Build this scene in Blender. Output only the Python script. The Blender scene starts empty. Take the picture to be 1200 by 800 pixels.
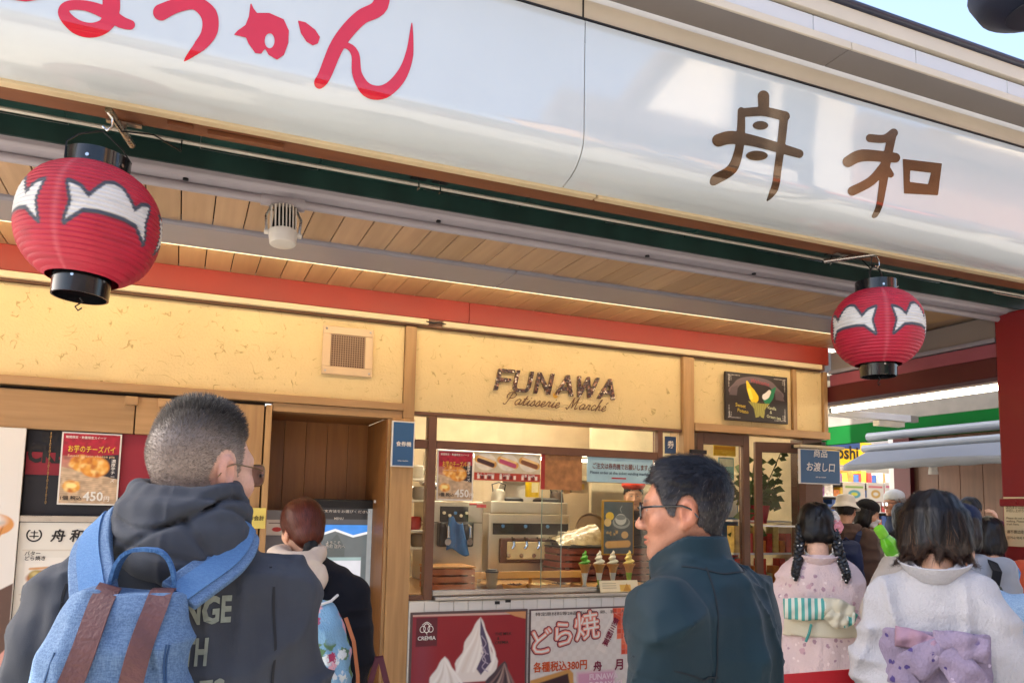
import bpy, bmesh, math, random
import numpy as np
from mathutils import Vector, Matrix
from mathutils.bvhtree import BVHTree
from mathutils.geometry import tessellate_polygon

random.seed(7)
rng = np.random.default_rng(7)
scene = bpy.context.scene
COL = scene.collection
R_ = math.radians

# ------------------------------------------------------------------ camera
FPX, PCX, PCY = 921.0, 600.0, 500.0            # focal length and principal point of the photograph, pixels of 1200x800
_ax = np.array([2200., 140., FPX]); _ax /= np.linalg.norm(_ax)
_ay = np.array([-391., 88., FPX]); _ay -= _ax * (_ay @ _ax); _ay /= np.linalg.norm(_ay)
_az = np.cross(_ax, _ay)
ROT = np.array([_ax, _ay, _az])                # rows: world axes seen from the camera (right, down, forward)
CAM = np.array([0., 0., 1.6])
cam_data = bpy.data.cameras.new('camera')
cam = bpy.data.objects.new('camera', cam_data)
COL.objects.link(cam)
_r, _d, _f = ROT[:, 0], ROT[:, 1], ROT[:, 2]
cam.matrix_world = Matrix(((_r[0], -_d[0], -_f[0], CAM[0]), (_r[1], -_d[1], -_f[1], CAM[1]), (_r[2], -_d[2], -_f[2], CAM[2]), (0, 0, 0, 1)))
cam_data.sensor_width = 36
cam_data.lens = FPX / 1200 * 36
cam_data.shift_y = (PCY - 400) / 1200
cam_data.clip_start = 0.05
cam_data.clip_end = 600
scene.camera = cam

# ------------------------------------------------------------------ world, sun, exposure
SUN_EL, SUN_AZ = R_(43), R_(-58)               # the sun stands behind the shop, so that its front and the queue are in open shade
world = bpy.data.worlds.new('World')
scene.world = world
world.use_nodes = True
wn = world.node_tree.nodes
bg = wn['Background']
sky = wn.new('ShaderNodeTexSky')
sky.sky_type = 'NISHITA'
sky.sun_disc = False
sky.sun_elevation = SUN_EL
sky.sun_rotation = SUN_AZ
sky.air_density = 1.0
sky.dust_density = 5.0
sky.ozone_density = 1.0
world.node_tree.links.new(sky.outputs['Color'], bg.inputs['Color'])
bg.inputs['Strength'].default_value = 0.15
sun_data = bpy.data.lights.new('sun', 'SUN')
sun_data.energy = 4.0
sun_data.angle = R_(0.5)
sun_data.color = (1.0, 0.94, 0.86)
sun = bpy.data.objects.new('sun', sun_data)
COL.objects.link(sun)
_sd = Vector((math.sin(SUN_AZ) * math.cos(SUN_EL), math.cos(SUN_AZ) * math.cos(SUN_EL), math.sin(SUN_EL)))
sun.rotation_euler = _sd.to_track_quat('Z', 'Y').to_euler()
sun.location = _sd * 40
scene.view_settings.view_transform = 'Standard'
scene.view_settings.look = 'None'
scene.view_settings.gamma = 1.0
scene.view_settings.exposure = 2.0
scene.view_settings.use_curve_mapping = False
scene.render.engine = 'CYCLES'
scene.cycles.max_bounces = 8
scene.cycles.transparent_max_bounces = 12
scene.cycles.use_denoising = True

# ------------------------------------------------------------------ colour and materials
def lin(c):
    c = np.asarray(c, float)
    return np.where(c <= 0.04045, c / 12.92, ((c + 0.055) / 1.055) ** 2.4)

def S(h):
    h = h.lstrip('#')
    return tuple(lin([int(h[i:i + 2], 16) / 255 for i in (0, 2, 4)]))

_mats = {}
def M(name, col, rough=.5, metal=0., spec=.5, var=.12, vscale=6., bump=0., bscale=60., col2=None, stretch=(1, 1, 1), coat=0., rnd=False, sheen=0., detail=4.):
    """A procedural surface: base colour broken up by noise, fine bump, a little roughness variation."""
    if name in _mats: return _mats[name]
    m = bpy.data.materials.new(name); m.use_nodes = True
    nt = m.node_tree; N = nt.nodes; L = nt.links
    b = N['Principled BSDF']
    c = S(col) if isinstance(col, str) else tuple(col)
    tc = N.new('ShaderNodeTexCoord'); mp = N.new('ShaderNodeMapping')
    mp.inputs['Scale'].default_value = stretch
    L.new(tc.outputs['Object'], mp.inputs['Vector'])
    if rnd:
        oi = N.new('ShaderNodeObjectInfo'); vm = N.new('ShaderNodeVectorMath'); vm.operation = 'SCALE'
        vm.inputs[0].default_value = (13.7, 7.3, 19.1)
        L.new(oi.outputs['Random'], vm.inputs['Scale']); L.new(vm.outputs['Vector'], mp.inputs['Location'])
    nz = N.new('ShaderNodeTexNoise'); nz.inputs['Scale'].default_value = vscale; nz.inputs['Detail'].default_value = detail
    L.new(mp.outputs['Vector'], nz.inputs['Vector'])
    ramp = N.new('ShaderNodeValToRGB')
    ramp.color_ramp.elements[0].position = .3; ramp.color_ramp.elements[1].position = .7
    if col2 is not None:
        a, z = c, (S(col2) if isinstance(col2, str) else tuple(col2))
    else:
        a, z = tuple(x * (1 - var) for x in c), tuple(min(1, x * (1 + var)) for x in c)
    ramp.color_ramp.elements[0].color = (*a, 1); ramp.color_ramp.elements[1].color = (*z, 1)
    L.new(nz.outputs['Fac'], ramp.inputs['Fac'])
    out = ramp.outputs['Color']
    if rnd:
        hs = N.new('ShaderNodeHueSaturation'); mr = N.new('ShaderNodeMapRange')
        mr.inputs['To Min'].default_value = .85; mr.inputs['To Max'].default_value = 1.12
        L.new(oi.outputs['Random'], mr.inputs['Value']); L.new(mr.outputs['Result'], hs.inputs['Value'])
        L.new(out, hs.inputs['Color']); out = hs.outputs['Color']
    L.new(out, b.inputs['Base Color'])
    b.inputs['Metallic'].default_value = metal
    b.inputs['Specular IOR Level'].default_value = spec
    b.inputs['Coat Weight'].default_value = coat
    b.inputs['Coat Roughness'].default_value = .05
    b.inputs['Sheen Weight'].default_value = sheen
    rr = N.new('ShaderNodeMapRange'); rr.inputs['To Min'].default_value = max(0, rough * .85); rr.inputs['To Max'].default_value = min(1, rough * 1.15)
    L.new(nz.outputs['Fac'], rr.inputs['Value']); L.new(rr.outputs['Result'], b.inputs['Roughness'])
    if bump:
        n2 = N.new('ShaderNodeTexNoise'); n2.inputs['Scale'].default_value = bscale; n2.inputs['Detail'].default_value = 3
        L.new(mp.outputs['Vector'], n2.inputs['Vector'])
        bp = N.new('ShaderNodeBump'); bp.inputs['Strength'].default_value = bump; bp.inputs['Distance'].default_value = .01
        L.new(n2.outputs['Fac'], bp.inputs['Height']); L.new(bp.outputs['Normal'], b.inputs['Normal'])
    _mats[name] = m
    return m

def nodes_of(m):
    return m.node_tree.nodes, m.node_tree.links, m.node_tree.nodes['Principled BSDF']

def emit(name, col, strength):
    if name in _mats: return _mats[name]
    m = bpy.data.materials.new(name); m.use_nodes = True
    N, L, b = nodes_of(m)
    c = S(col) if isinstance(col, str) else col
    b.inputs['Base Color'].default_value = (*c, 1)
    b.inputs['Emission Color'].default_value = (*c, 1)
    b.inputs['Emission Strength'].default_value = strength
    _mats[name] = m
    return m

def glass(name, tint=(.96, .98, .97), refl=1.0):
    if name in _mats: return _mats[name]
    m = bpy.data.materials.new(name); m.use_nodes = True
    N, L = m.node_tree.nodes, m.node_tree.links
    N.remove(N['Principled BSDF'])
    t = N.new('ShaderNodeBsdfTransparent'); t.inputs['Color'].default_value = (*tint, 1)
    g = N.new('ShaderNodeBsdfGlossy'); g.inputs['Roughness'].default_value = .02
    fr = N.new('ShaderNodeFresnel'); fr.inputs['IOR'].default_value = 1.45
    mu = N.new('ShaderNodeMath'); mu.operation = 'MULTIPLY'; mu.inputs[1].default_value = refl
    mx = N.new('ShaderNodeMixShader')
    L.new(fr.outputs['Fac'], mu.inputs[0]); L.new(mu.outputs[0], mx.inputs['Fac'])
    L.new(t.outputs[0], mx.inputs[1]); L.new(g.outputs[0], mx.inputs[2])
    L.new(mx.outputs[0], N['Material Output'].inputs['Surface'])
    _mats[name] = m
    return m

def vcol(name, rough=.5, coat=0., bump=0., bscale=200., metal=0., spec=.5):
    """Colour from the mesh's painted attribute: flat print, dyed cloth, mottled skin."""
    if name in _mats: return _mats[name]
    m = bpy.data.materials.new(name); m.use_nodes = True
    N, L, b = nodes_of(m)
    a = N.new('ShaderNodeAttribute'); a.attribute_name = 'Col'
    L.new(a.outputs['Color'], b.inputs['Base Color'])
    b.inputs['Roughness'].default_value = rough; b.inputs['Coat Weight'].default_value = coat; b.inputs['Metallic'].default_value = metal
    b.inputs['Specular IOR Level'].default_value = spec
    if bump:
        tc = N.new('ShaderNodeTexCoord')
        n2 = N.new('ShaderNodeTexNoise'); n2.inputs['Scale'].default_value = bscale
        L.new(tc.outputs['Object'], n2.inputs['Vector'])
        bp = N.new('ShaderNodeBump'); bp.inputs['Strength'].default_value = bump; bp.inputs['Distance'].default_value = .004
        L.new(n2.outputs['Fac'], bp.inputs['Height']); L.new(bp.outputs['Normal'], b.inputs['Normal'])
    _mats[name] = m
    return m

# ------------------------------------------------------------------ helpers: objects
def tag(o, label=None, cat=None, group=None, kind=None):
    if label: o['label'] = label
    if cat: o['category'] = cat
    if group: o['group'] = group
    if kind: o['kind'] = kind
    return o

def thing(name, loc, label, cat, group=None, rz=0., kind=None):
    o = bpy.data.objects.new(name, None); COL.objects.link(o)
    o.location = loc; o.rotation_euler = (0, 0, rz); o.empty_display_size = .1
    return tag(o, label, cat, group, kind)

def _origin(p):
    v = Vector((0, 0, 0))
    while p is not None:
        v = v + p.location; p = p.parent
    return v

def link(name, me, mat, parent=None, loc=None, rot=None):
    o = bpy.data.objects.new(name, me); COL.objects.link(o)
    if mat is not None and not me.materials: me.materials.append(mat)
    if parent is not None: o.parent = parent
    if loc is not None: o.location = loc
    if rot is not None: o.rotation_euler = rot
    return o

def copy_tree(o, parent=None):
    c = o.copy(); COL.objects.link(c)
    if parent is not None: c.parent = parent
    for ch in list(o.children): copy_tree(ch, c)
    return c

def mesh_np(name, v, f, smooth=True):
    me = bpy.data.meshes.new(name)
    v = np.asarray(v, np.float32); f = np.asarray(f, np.int32)
    me.vertices.add(len(v)); me.vertices.foreach_set('co', v.ravel())
    k = f.shape[1]
    me.loops.add(f.size); me.loops.foreach_set('vertex_index', f.ravel())
    me.polygons.add(len(f)); me.polygons.foreach_set('loop_start', np.arange(0, f.size, k, dtype=np.int32))
    me.polygons.foreach_set('use_smooth', np.full(len(f), smooth, bool))
    me.update(calc_edges=True); me.validate()
    return me

def paint(me, col):
    a = me.color_attributes.new('Col', 'FLOAT_COLOR', 'POINT')
    c = np.ones((len(me.vertices), 4), np.float32); c[:, :3] = col
    a.data.foreach_set('color', c.ravel())

class MB:
    """Collects verts and faces in world space (or local space) and links them as one mesh."""
    def __init__(s): s.v = []; s.f = []
    def add(s, v, f):
        n = len(s.v); s.v += [tuple(p) for p in v]; s.f += [tuple(i + n for i in q) for q in f]; return s
    def box(s, x0, x1, y0, y1, z0, z1, m=None):
        v = [(x0, y0, z0), (x1, y0, z0), (x1, y1, z0), (x0, y1, z0), (x0, y0, z1), (x1, y0, z1), (x1, y1, z1), (x0, y1, z1)]
        if m is not None: v = [m @ Vector(p) for p in v]
        return s.add(v, [(0, 3, 2, 1), (4, 5, 6, 7), (0, 1, 5, 4), (1, 2, 6, 5), (2, 3, 7, 6), (3, 0, 4, 7)])
    def cyl(s, p, q, r, r2=None, n=16, cap=True):
        p, q = Vector(p), Vector(q); r2 = r if r2 is None else r2
        d = (q - p).normalized(); a = d.orthogonal().normalized(); b = d.cross(a)
        v = []
        for c, rr in ((p, r), (q, r2)):
            for i in range(n):
                t = 2 * math.pi * i / n; v.append(c + a * (rr * math.cos(t)) + b * (rr * math.sin(t)))
        f = [(i, (i + 1) % n, n + (i + 1) % n, n + i) for i in range(n)]
        if cap: f += [tuple(reversed(range(n))), tuple(range(n, 2 * n))]
        return s.add(v, f)
    def tube(s, pts, r, n=8, close=False):
        pts = [Vector(p) for p in pts]; k = len(pts); v = []; f = []
        ref = None
        for i, p in enumerate(pts):
            if close: d = pts[(i + 1) % k] - pts[i - 1]
            else: d = pts[min(i + 1, k - 1)] - pts[max(i - 1, 0)]
            d.normalize()
            if ref is None: a = d.orthogonal().normalized()
            else:
                a = ref - d * ref.dot(d)
                a = a.normalized() if a.length > 1e-6 else d.orthogonal().normalized()
            ref = a; b = d.cross(a); rr = r[i] if hasattr(r, '__len__') else r
            for j in range(n):
                t = 2 * math.pi * j / n; v.append(p + a * (rr * math.cos(t)) + b * (rr * math.sin(t)))
        for i in range(k if close else k - 1):
            i2 = (i + 1) % k
            f += [(i * n + j, i * n + (j + 1) % n, i2 * n + (j + 1) % n, i2 * n + j) for j in range(n)]
        if not close: f += [tuple(reversed(range(n))), tuple(range((k - 1) * n, k * n))]
        return s.add(v, f)
    def lathe(s, prof, c=(0, 0, 0), n=32, sx=1., sy=1.):
        v = []; k = len(prof); c = Vector(c)
        for (r, z) in prof:
            for j in range(n):
                t = 2 * math.pi * j / n; v.append(c + Vector((sx * r * math.cos(t), sy * r * math.sin(t), z)))
        f = [(i * n + j, i * n + (j + 1) % n, (i + 1) * n + (j + 1) % n, (i + 1) * n + j) for i in range(k - 1) for j in range(n)]
        f += [tuple(reversed(range(n))), tuple(range((k - 1) * n, k * n))]
        return s.add(v, f)
    def ribbon(s, pts, w, nrm, t):
        """A flat strap along pts: half width w, thickness t along nrm (one per point)."""
        pts = [Vector(p) for p in pts]; nrm = [Vector(p).normalized() for p in nrm]; k = len(pts); v = []; f = []
        for i, p in enumerate(pts):
            d = (pts[min(i + 1, k - 1)] - pts[max(i - 1, 0)]).normalized(); b = d.cross(nrm[i]).normalized()
            ww = w[i] if hasattr(w, '__len__') else w
            v += [p - b * ww, p + b * ww, p + b * ww + nrm[i] * t, p - b * ww + nrm[i] * t]
        for i in range(k - 1):
            for j in range(4): f.append((i * 4 + j, i * 4 + (j + 1) % 4, i * 4 + 4 + (j + 1) % 4, i * 4 + 4 + j))
        f += [(3, 2, 1, 0), (k * 4 - 4, k * 4 - 3, k * 4 - 2, k * 4 - 1)]
        return s.add(v, f)
    def prism(s, poly, fn, d0, d1):
        """Extrude a flat outline: fn(u, v, depth) -> point."""
        n = len(poly)
        tri = tessellate_polygon([[Vector((p[0], p[1], 0)) for p in poly]])
        v = [fn(p[0], p[1], d0) for p in poly] + [fn(p[0], p[1], d1) for p in poly]
        f = [t for t in tri] + [tuple(n + i for i in reversed(t)) for t in tri] + [(i, n + i, n + (i + 1) % n, (i + 1) % n) for i in range(n)]
        return s.add(v, f)
    def sphere(s, c, r, n=12, m=8):
        r = r if hasattr(r, '__len__') else (r, r, r); v = []; c = Vector(c)
        for i in range(m + 1):
            a = math.pi * i / m
            for j in range(n):
                t = 2 * math.pi * j / n; v.append(c + Vector((r[0] * math.sin(a) * math.cos(t), r[1] * math.sin(a) * math.sin(t), -r[2] * math.cos(a))))
        f = [(i * n + j, i * n + (j + 1) % n, (i + 1) * n + (j + 1) % n, (i + 1) * n + j) for i in range(m) for j in range(n)]
        return s.add(v, f)
    def build(s, name, mat, parent=None, smooth=False, bevel=0., local=False, seg=2):
        o = _origin(parent) if (parent is not None and not local) else Vector((0, 0, 0))
        me = bpy.data.meshes.new(name)
        me.from_pydata([(p[0] - o.x, p[1] - o.y, p[2] - o.z) for p in s.v], [], s.f)
        bm = bmesh.new(); bm.from_mesh(me)
        bmesh.ops.remove_doubles(bm, verts=bm.verts, dist=1e-6)
        bmesh.ops.recalc_face_normals(bm, faces=bm.faces)
        if bevel:
            ed = [e for e in bm.edges if len(e.link_faces) == 2 and e.calc_face_angle(0) > .5]
            bmesh.ops.bevel(bm, geom=ed, offset=bevel, segments=seg, affect='EDGES', profile=.5, clamp_overlap=True)
        for fc in bm.faces: fc.smooth = smooth
        if smooth:
            for e in bm.edges:
                if len(e.link_faces) == 2 and e.calc_face_angle(0) > .7: e.smooth = False
        bm.to_mesh(me); bm.free(); me.update()
        return link(name, me, mat, parent)

def BX(name, x0, x1, y0, y1, z0, z1, mat, parent=None, bevel=.003):
    return MB().box(x0, x1, y0, y1, z0, z1).build(name, mat, parent, bevel=bevel)

# ------------------------------------------------------------------ helpers: where a pixel of the photograph stands
def at(px, py, y):
    r = ROT @ np.array([px - PCX, py - PCY, FPX])
    return Vector(CAM + r * ((y - CAM[1]) / r[1]))
def atx(px, py, x):
    r = ROT @ np.array([px - PCX, py - PCY, FPX])
    return Vector(CAM + r * ((x - CAM[0]) / r[0]))
def dist(px, py, d):
    r = ROT @ np.array([px - PCX, py - PCY, FPX])
    return Vector(CAM + r * (d / FPX))
def rect(px0, py0, px1, py1, y):
    a, b = at(px0, (py0 + py1) / 2, y), at(px1, (py0 + py1) / 2, y); c, d = at((px0 + px1) / 2, py0, y), at((px0 + px1) / 2, py1, y)
    return a.x, b.x, d.z, c.z

# ------------------------------------------------------------------ helpers: lettering
WALL = Matrix(((1, 0, 0, 0), (0, 0, -1, 0), (0, 1, 0, 0), (0, 0, 0, 1)))      # text plane onto a wall that faces the street
def text_geo(body, bold=0., shear=0., res=2, ext=0.):
    c = bpy.data.curves.new('text', 'FONT'); c.body = body; c.offset = bold; c.shear = shear; c.resolution_u = res; c.extrude = ext
    o = bpy.data.objects.new('text', c)
    me = bpy.data.meshes.new_from_object(o)
    v = np.zeros(len(me.vertices) * 3); me.vertices.foreach_get('co', v); v = v.reshape(-1, 3)
    f = [tuple(p.vertices) for p in me.polygons]
    bpy.data.objects.remove(o); bpy.data.curves.remove(c); bpy.data.meshes.remove(me)
    return v, f

def lettering(body, x0, x1, z0, z1, y, mat, parent, bold=.01, shear=0., rot=0., fit=False, align='L', ext=.002, name='lettering', vertical=False, face=None):
    """Letters standing on a wall at depth y, fitted into the rectangle x0..x1, z0..z1; face(u, v, d) places them elsewhere."""
    if vertical: body = '\n'.join(body)
    cjk = any(ord(c) > 0x2e80 for c in body); bb = bold if cjk else 0.
    v, f = text_geo(body, 0. if cjk else bold, shear)
    if not len(v): return None
    lay = np.zeros(len(v))
    if bb:                                            # heavier strokes: the same glyphs struck five times, each a hair further out
        n0 = len(v); v = np.concatenate([v + np.array((a * bb * .9, b * bb * .9, 0)) for a, b in ((0, 0), (1, 0), (-1, 0), (0, 1), (0, -1))]); f = [tuple(i + k * n0 for i in q) for k in range(5) for q in f]; lay = np.repeat(np.arange(5), n0) * .00015
    lo, hi = v.min(0), v.max(0); w, h = max(hi[0] - lo[0], 1e-6), max(hi[1] - lo[1], 1e-6)
    sx, sz = (x1 - x0) / w, (z1 - z0) / h
    if not fit: sx = sz = min(sx, sz)
    u = (v[:, 0] - lo[0]) * sx; q = (v[:, 1] - lo[1]) * sz
    ou = 0 if align == 'L' else ((x1 - x0) - w * sx) / 2
    u += ou; q += ((z1 - z0) - h * sz) / 2
    if rot:
        cu, cv = (x1 - x0) / 2, (z1 - z0) / 2; c, s = math.cos(rot), math.sin(rot)
        u, q = cu + (u - cu) * c - (q - cv) * s, cv + (u - cu) * s + (q - cv) * c
    mb = MB()
    if face is None: mb.v = [(x0 + a, y - ext - c, z0 + b) for a, b, c in zip(u, q, lay)]
    else: mb.v = [tuple(face(x0 + a, z0 + b, ext + c)) for a, b, c in zip(u, q, lay)]
    mb.f = f
    return mb.build(name, mat, parent)

# ------------------------------------------------------------------ helpers: outlines from strokes
def seg2(P, a, b, ra, rb):
    a = np.array(a, float); b = np.array(b, float); d = b - a
    t = np.clip(((P - a) @ d) / max(d @ d, 1e-9), 0, 1)
    return np.linalg.norm(P - a - t[:, None] * d, axis=1) - (ra + (rb - ra) * t)
def stroke(P, pts, w):
    if len(pts) > 2:
        p = np.array(pts, float); t = np.arange(len(p)); tt = np.linspace(0, len(p) - 1, (len(p) - 1) * 6 + 1)
        q = np.empty((len(tt), 2))
        for i, s in enumerate(tt):                       # Catmull-Rom through the points
            k = min(int(s), len(p) - 2); u = s - k
            p0, p1, p2, p3 = p[max(k - 1, 0)], p[k], p[k + 1], p[min(k + 2, len(p) - 1)]
            q[i] = .5 * (2 * p1 + (p2 - p0) * u + (2 * p0 - 5 * p1 + 4 * p2 - p3) * u * u + (3 * p1 - p0 - 3 * p2 + p3) * u ** 3)
        w = np.interp(tt, t, w); pts = q
    d = np.full(len(P), 1e9)
    for i in range(len(pts) - 1): d = np.minimum(d, seg2(P, pts[i], pts[i + 1], w[i] / 2, w[i + 1] / 2))
    return d
def poly2(P, poly):
    poly = np.array(poly, float); d = np.full(len(P), 1e9); ins = np.zeros(len(P), bool)
    for i in range(len(poly)):
        a, b = poly[i - 1], poly[i]
        d = np.minimum(d, seg2(P, a, b, 0, 0))
        c = ((a[1] > P[:, 1]) != (b[1] > P[:, 1])) & (P[:, 0] < (b[0] - a[0]) * (P[:, 1] - a[1]) / ((b[1] - a[1]) or 1e-9) + a[0])
        ins ^= c
    return np.where(ins, -d, d)
def ell2(P, c, r, rot=0.):
    q = P - np.array(c, float); c_, s_ = math.cos(rot), math.sin(rot)
    q = np.stack([q[:, 0] * c_ + q[:, 1] * s_, -q[:, 0] * s_ + q[:, 1] * c_], 1) / np.array(r, float)
    return (np.linalg.norm(q, axis=1) - 1) * min(r)

def outline_mesh(f, x0, x1, y0, y1, h, place):
    """Mesh of the region f < 0 (marching squares); place(u, v) -> world point."""
    nx, ny = int((x1 - x0) / h) + 2, int((y1 - y0) / h) + 2
    gx, gy = x0 + h * np.arange(nx), y0 + h * np.arange(ny)
    X, Y = np.meshgrid(gx, gy, indexing='ij')
    D = f(np.stack([X.ravel(), Y.ravel()], 1)).reshape(nx, ny)
    mb = MB(); vid = {}
    def vert(key, u, v):
        if key not in vid: vid[key] = len(mb.v); mb.v.append(tuple(place(u, v)))
        return vid[key]
    I = D < 0
    anyin = I[:-1, :-1] | I[1:, :-1] | I[1:, 1:] | I[:-1, 1:]
    for i, j in np.argwhere(anyin):
        cs = [(i, j), (i + 1, j), (i + 1, j + 1), (i, j + 1)]; out = []
        for k in range(4):
            a, b = cs[k], cs[(k + 1) % 4]
            if I[a]: out.append(vert(a, gx[a[0]], gy[a[1]]))
            if I[a] != I[b]:
                t = D[a] / (D[a] - D[b]); key = (min(a, b), max(a, b))
                out.append(vert(key, gx[a[0]] + t * (gx[b[0]] - gx[a[0]]), gy[a[1]] + t * (gy[b[1]] - gy[a[1]])))
        if len(out) > 2: mb.f.append(tuple(out))
    return mb

# ------------------------------------------------------------------ helpers: printed pictures
class Canvas:
    """A flat print painted point by point on a fine sheet; metres, origin bottom left."""
    def __init__(s, w, h, res=.004, col='#ffffff'):
        s.w, s.h = w, h; s.nx, s.ny = max(2, int(w / res) + 1), max(2, int(h / res) + 1)
        X, Y = np.meshgrid(np.linspace(0, w, s.nx), np.linspace(0, h, s.ny), indexing='ij')
        s.P = np.stack([X.ravel(), Y.ravel()], 1); s.c = np.tile(np.array(S(col)), (len(s.P), 1)); s.res = res
    def put(s, d, col, soft=None, alpha=1.):
        a = np.clip(.5 - d / (soft or s.res), 0, 1)[:, None] * alpha
        c = np.array(S(col)) if isinstance(col, str) else col
        s.c = s.c * (1 - a) + c * a
    def rect(s, x0, y0, x1, y1, col, soft=None, alpha=1.):
        q = np.abs(s.P - np.array([(x0 + x1) / 2, (y0 + y1) / 2])) - np.array([(x1 - x0) / 2, (y1 - y0) / 2])
        s.put(q.max(1), col, soft, alpha)
    def ell(s, c, r, col, rot=0., soft=None, alpha=1.): s.put(ell2(s.P, c, r, rot), col, soft, alpha)
    def poly(s, p, col, soft=None, alpha=1.): s.put(poly2(s.P, p), col, soft, alpha)
    def line(s, pts, w, col, soft=None, alpha=1.): s.put(stroke(s.P, pts, [w] * len(pts) if not hasattr(w, '__len__') else w), col, soft, alpha)
    def grad(s, y0, y1, c0, c1):
        t = np.clip((s.P[:, 1] - y0) / (y1 - y0), 0, 1)[:, None]; s.c = np.array(S(c0)) * (1 - t) + np.array(S(c1)) * t
    def blobs(s, c, r, n, cols, size, seed=1):
        """Food texture: many small overlapping dabs inside an ellipse."""
        g = np.random.default_rng(seed)
        for i in range(n):
            a = g.uniform(0, 2 * math.pi); q = math.sqrt(g.uniform(0, 1)) * .9
            s.ell((c[0] + r[0] * q * math.cos(a), c[1] + r[1] * q * math.sin(a)), (size * g.uniform(.5, 1.2), size * g.uniform(.4, 1.)), cols[int(g.integers(len(cols)))], g.uniform(0, 3), soft=size * .8, alpha=.8)
    def mottle(s, amt, scale, seed=3):
        s.c = np.clip(s.c * (1 + amt * vnoise(np.c_[s.P * scale, np.full(len(s.P), seed * 3.1)])[:, None]), 0, 1)
    def build(s, name, place, parent, mat=None):
        v = np.array([place(p[0], p[1]) for p in s.P]) - np.array(_origin(parent) if parent is not None else (0, 0, 0))
        i = np.arange(s.nx * s.ny).reshape(s.nx, s.ny)
        f = np.stack([i[:-1, :-1].ravel(), i[1:, :-1].ravel(), i[1:, 1:].ravel(), i[:-1, 1:].ravel()], 1)
        me = mesh_np(name, v, f, False); paint(me, s.c)
        return link(name, me, mat or vcol('printed_paper', .45), parent)

def vnoise(P):
    """Smooth value noise in -1..1 at the points P (N,3)."""
    P = np.asarray(P, np.float64); i = np.floor(P).astype(np.int64); f = P - i; f = f * f * (3 - 2 * f)
    out = 0.
    for dx in (0, 1):
        for dy in (0, 1):
            for dz in (0, 1):
                h = ((i[:, 0] + dx) * 73856093) ^ ((i[:, 1] + dy) * 19349663) ^ ((i[:, 2] + dz) * 83492791)
                h = (h ^ (h >> 13)) * 1274126177; h = (h ^ (h >> 16)) & 0xffff
                wt = (f[:, 0] if dx else 1 - f[:, 0]) * (f[:, 1] if dy else 1 - f[:, 1]) * (f[:, 2] if dz else 1 - f[:, 2])
                out = out + wt * (h / 32767.5 - 1)
    return out
def fbm(P, n=3):
    o = 0.; a = 1.; t = 0.
    for k in range(n): o = o + a * vnoise(np.asarray(P) * 2 ** k + 17.3 * k); t += a; a *= .5
    return o / t
# ================================================================== materials of the place
WOOD_H = M('oak_board_horizontal', '#a27d50', .5, col2='#b48d60', vscale=2.2, stretch=(1, 14, 14), bump=.06, bscale=14, rnd=True)
WOOD_V = M('oak_board_vertical', '#a07a4e', .5, col2='#b8915f', vscale=2.2, stretch=(14, 14, 1), bump=.06, bscale=14, rnd=True)
PLANK = M('recess_plank', '#8a5a2c', .5, col2='#a06c38', vscale=2., stretch=(12, 12, 1), bump=.06, bscale=12, rnd=True)
CEIL_W = M('ceiling_board_wood', '#9c8068', .42, col2='#ae9278', vscale=1.6, stretch=(16, 1, 4), bump=.05, bscale=12, rnd=True)
BROWN = M('brown_frame', '#6b4733', .45, var=.1, vscale=9, bump=.04)
LAV = M('painted_beam', '#9a959b', .4, var=.06, vscale=3, bump=.03)
RED_F = M('red_fascia_paint', '#8c2412', .5, var=.08, vscale=2.5, bump=.03)
IVORY = M('ivory_duct', '#c9b792', .45, var=.08, vscale=4, bump=.03)
STEEL = M('brushed_steel', '#b9b6b0', .28, 1., var=.1, vscale=3, stretch=(1, 30, 30), bump=.03, bscale=20)
CHROME = M('chrome', '#c9c9c9', .15, 1., var=.05)
DARK = M('dark_plastic', '#17181a', .4, var=.15)
BLACKMETAL = M('black_metal', '#202326', .3, .6, var=.2)
WHITE_P = M('white_paint', '#d9d8d4', .5, var=.04, vscale=5, bump=.02)
CONCRETE = M('street_stone', '#98948d', .8, var=.2, vscale=3, bump=.2, bscale=40)
GLASS = glass('window_glass', refl=.9)

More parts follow.
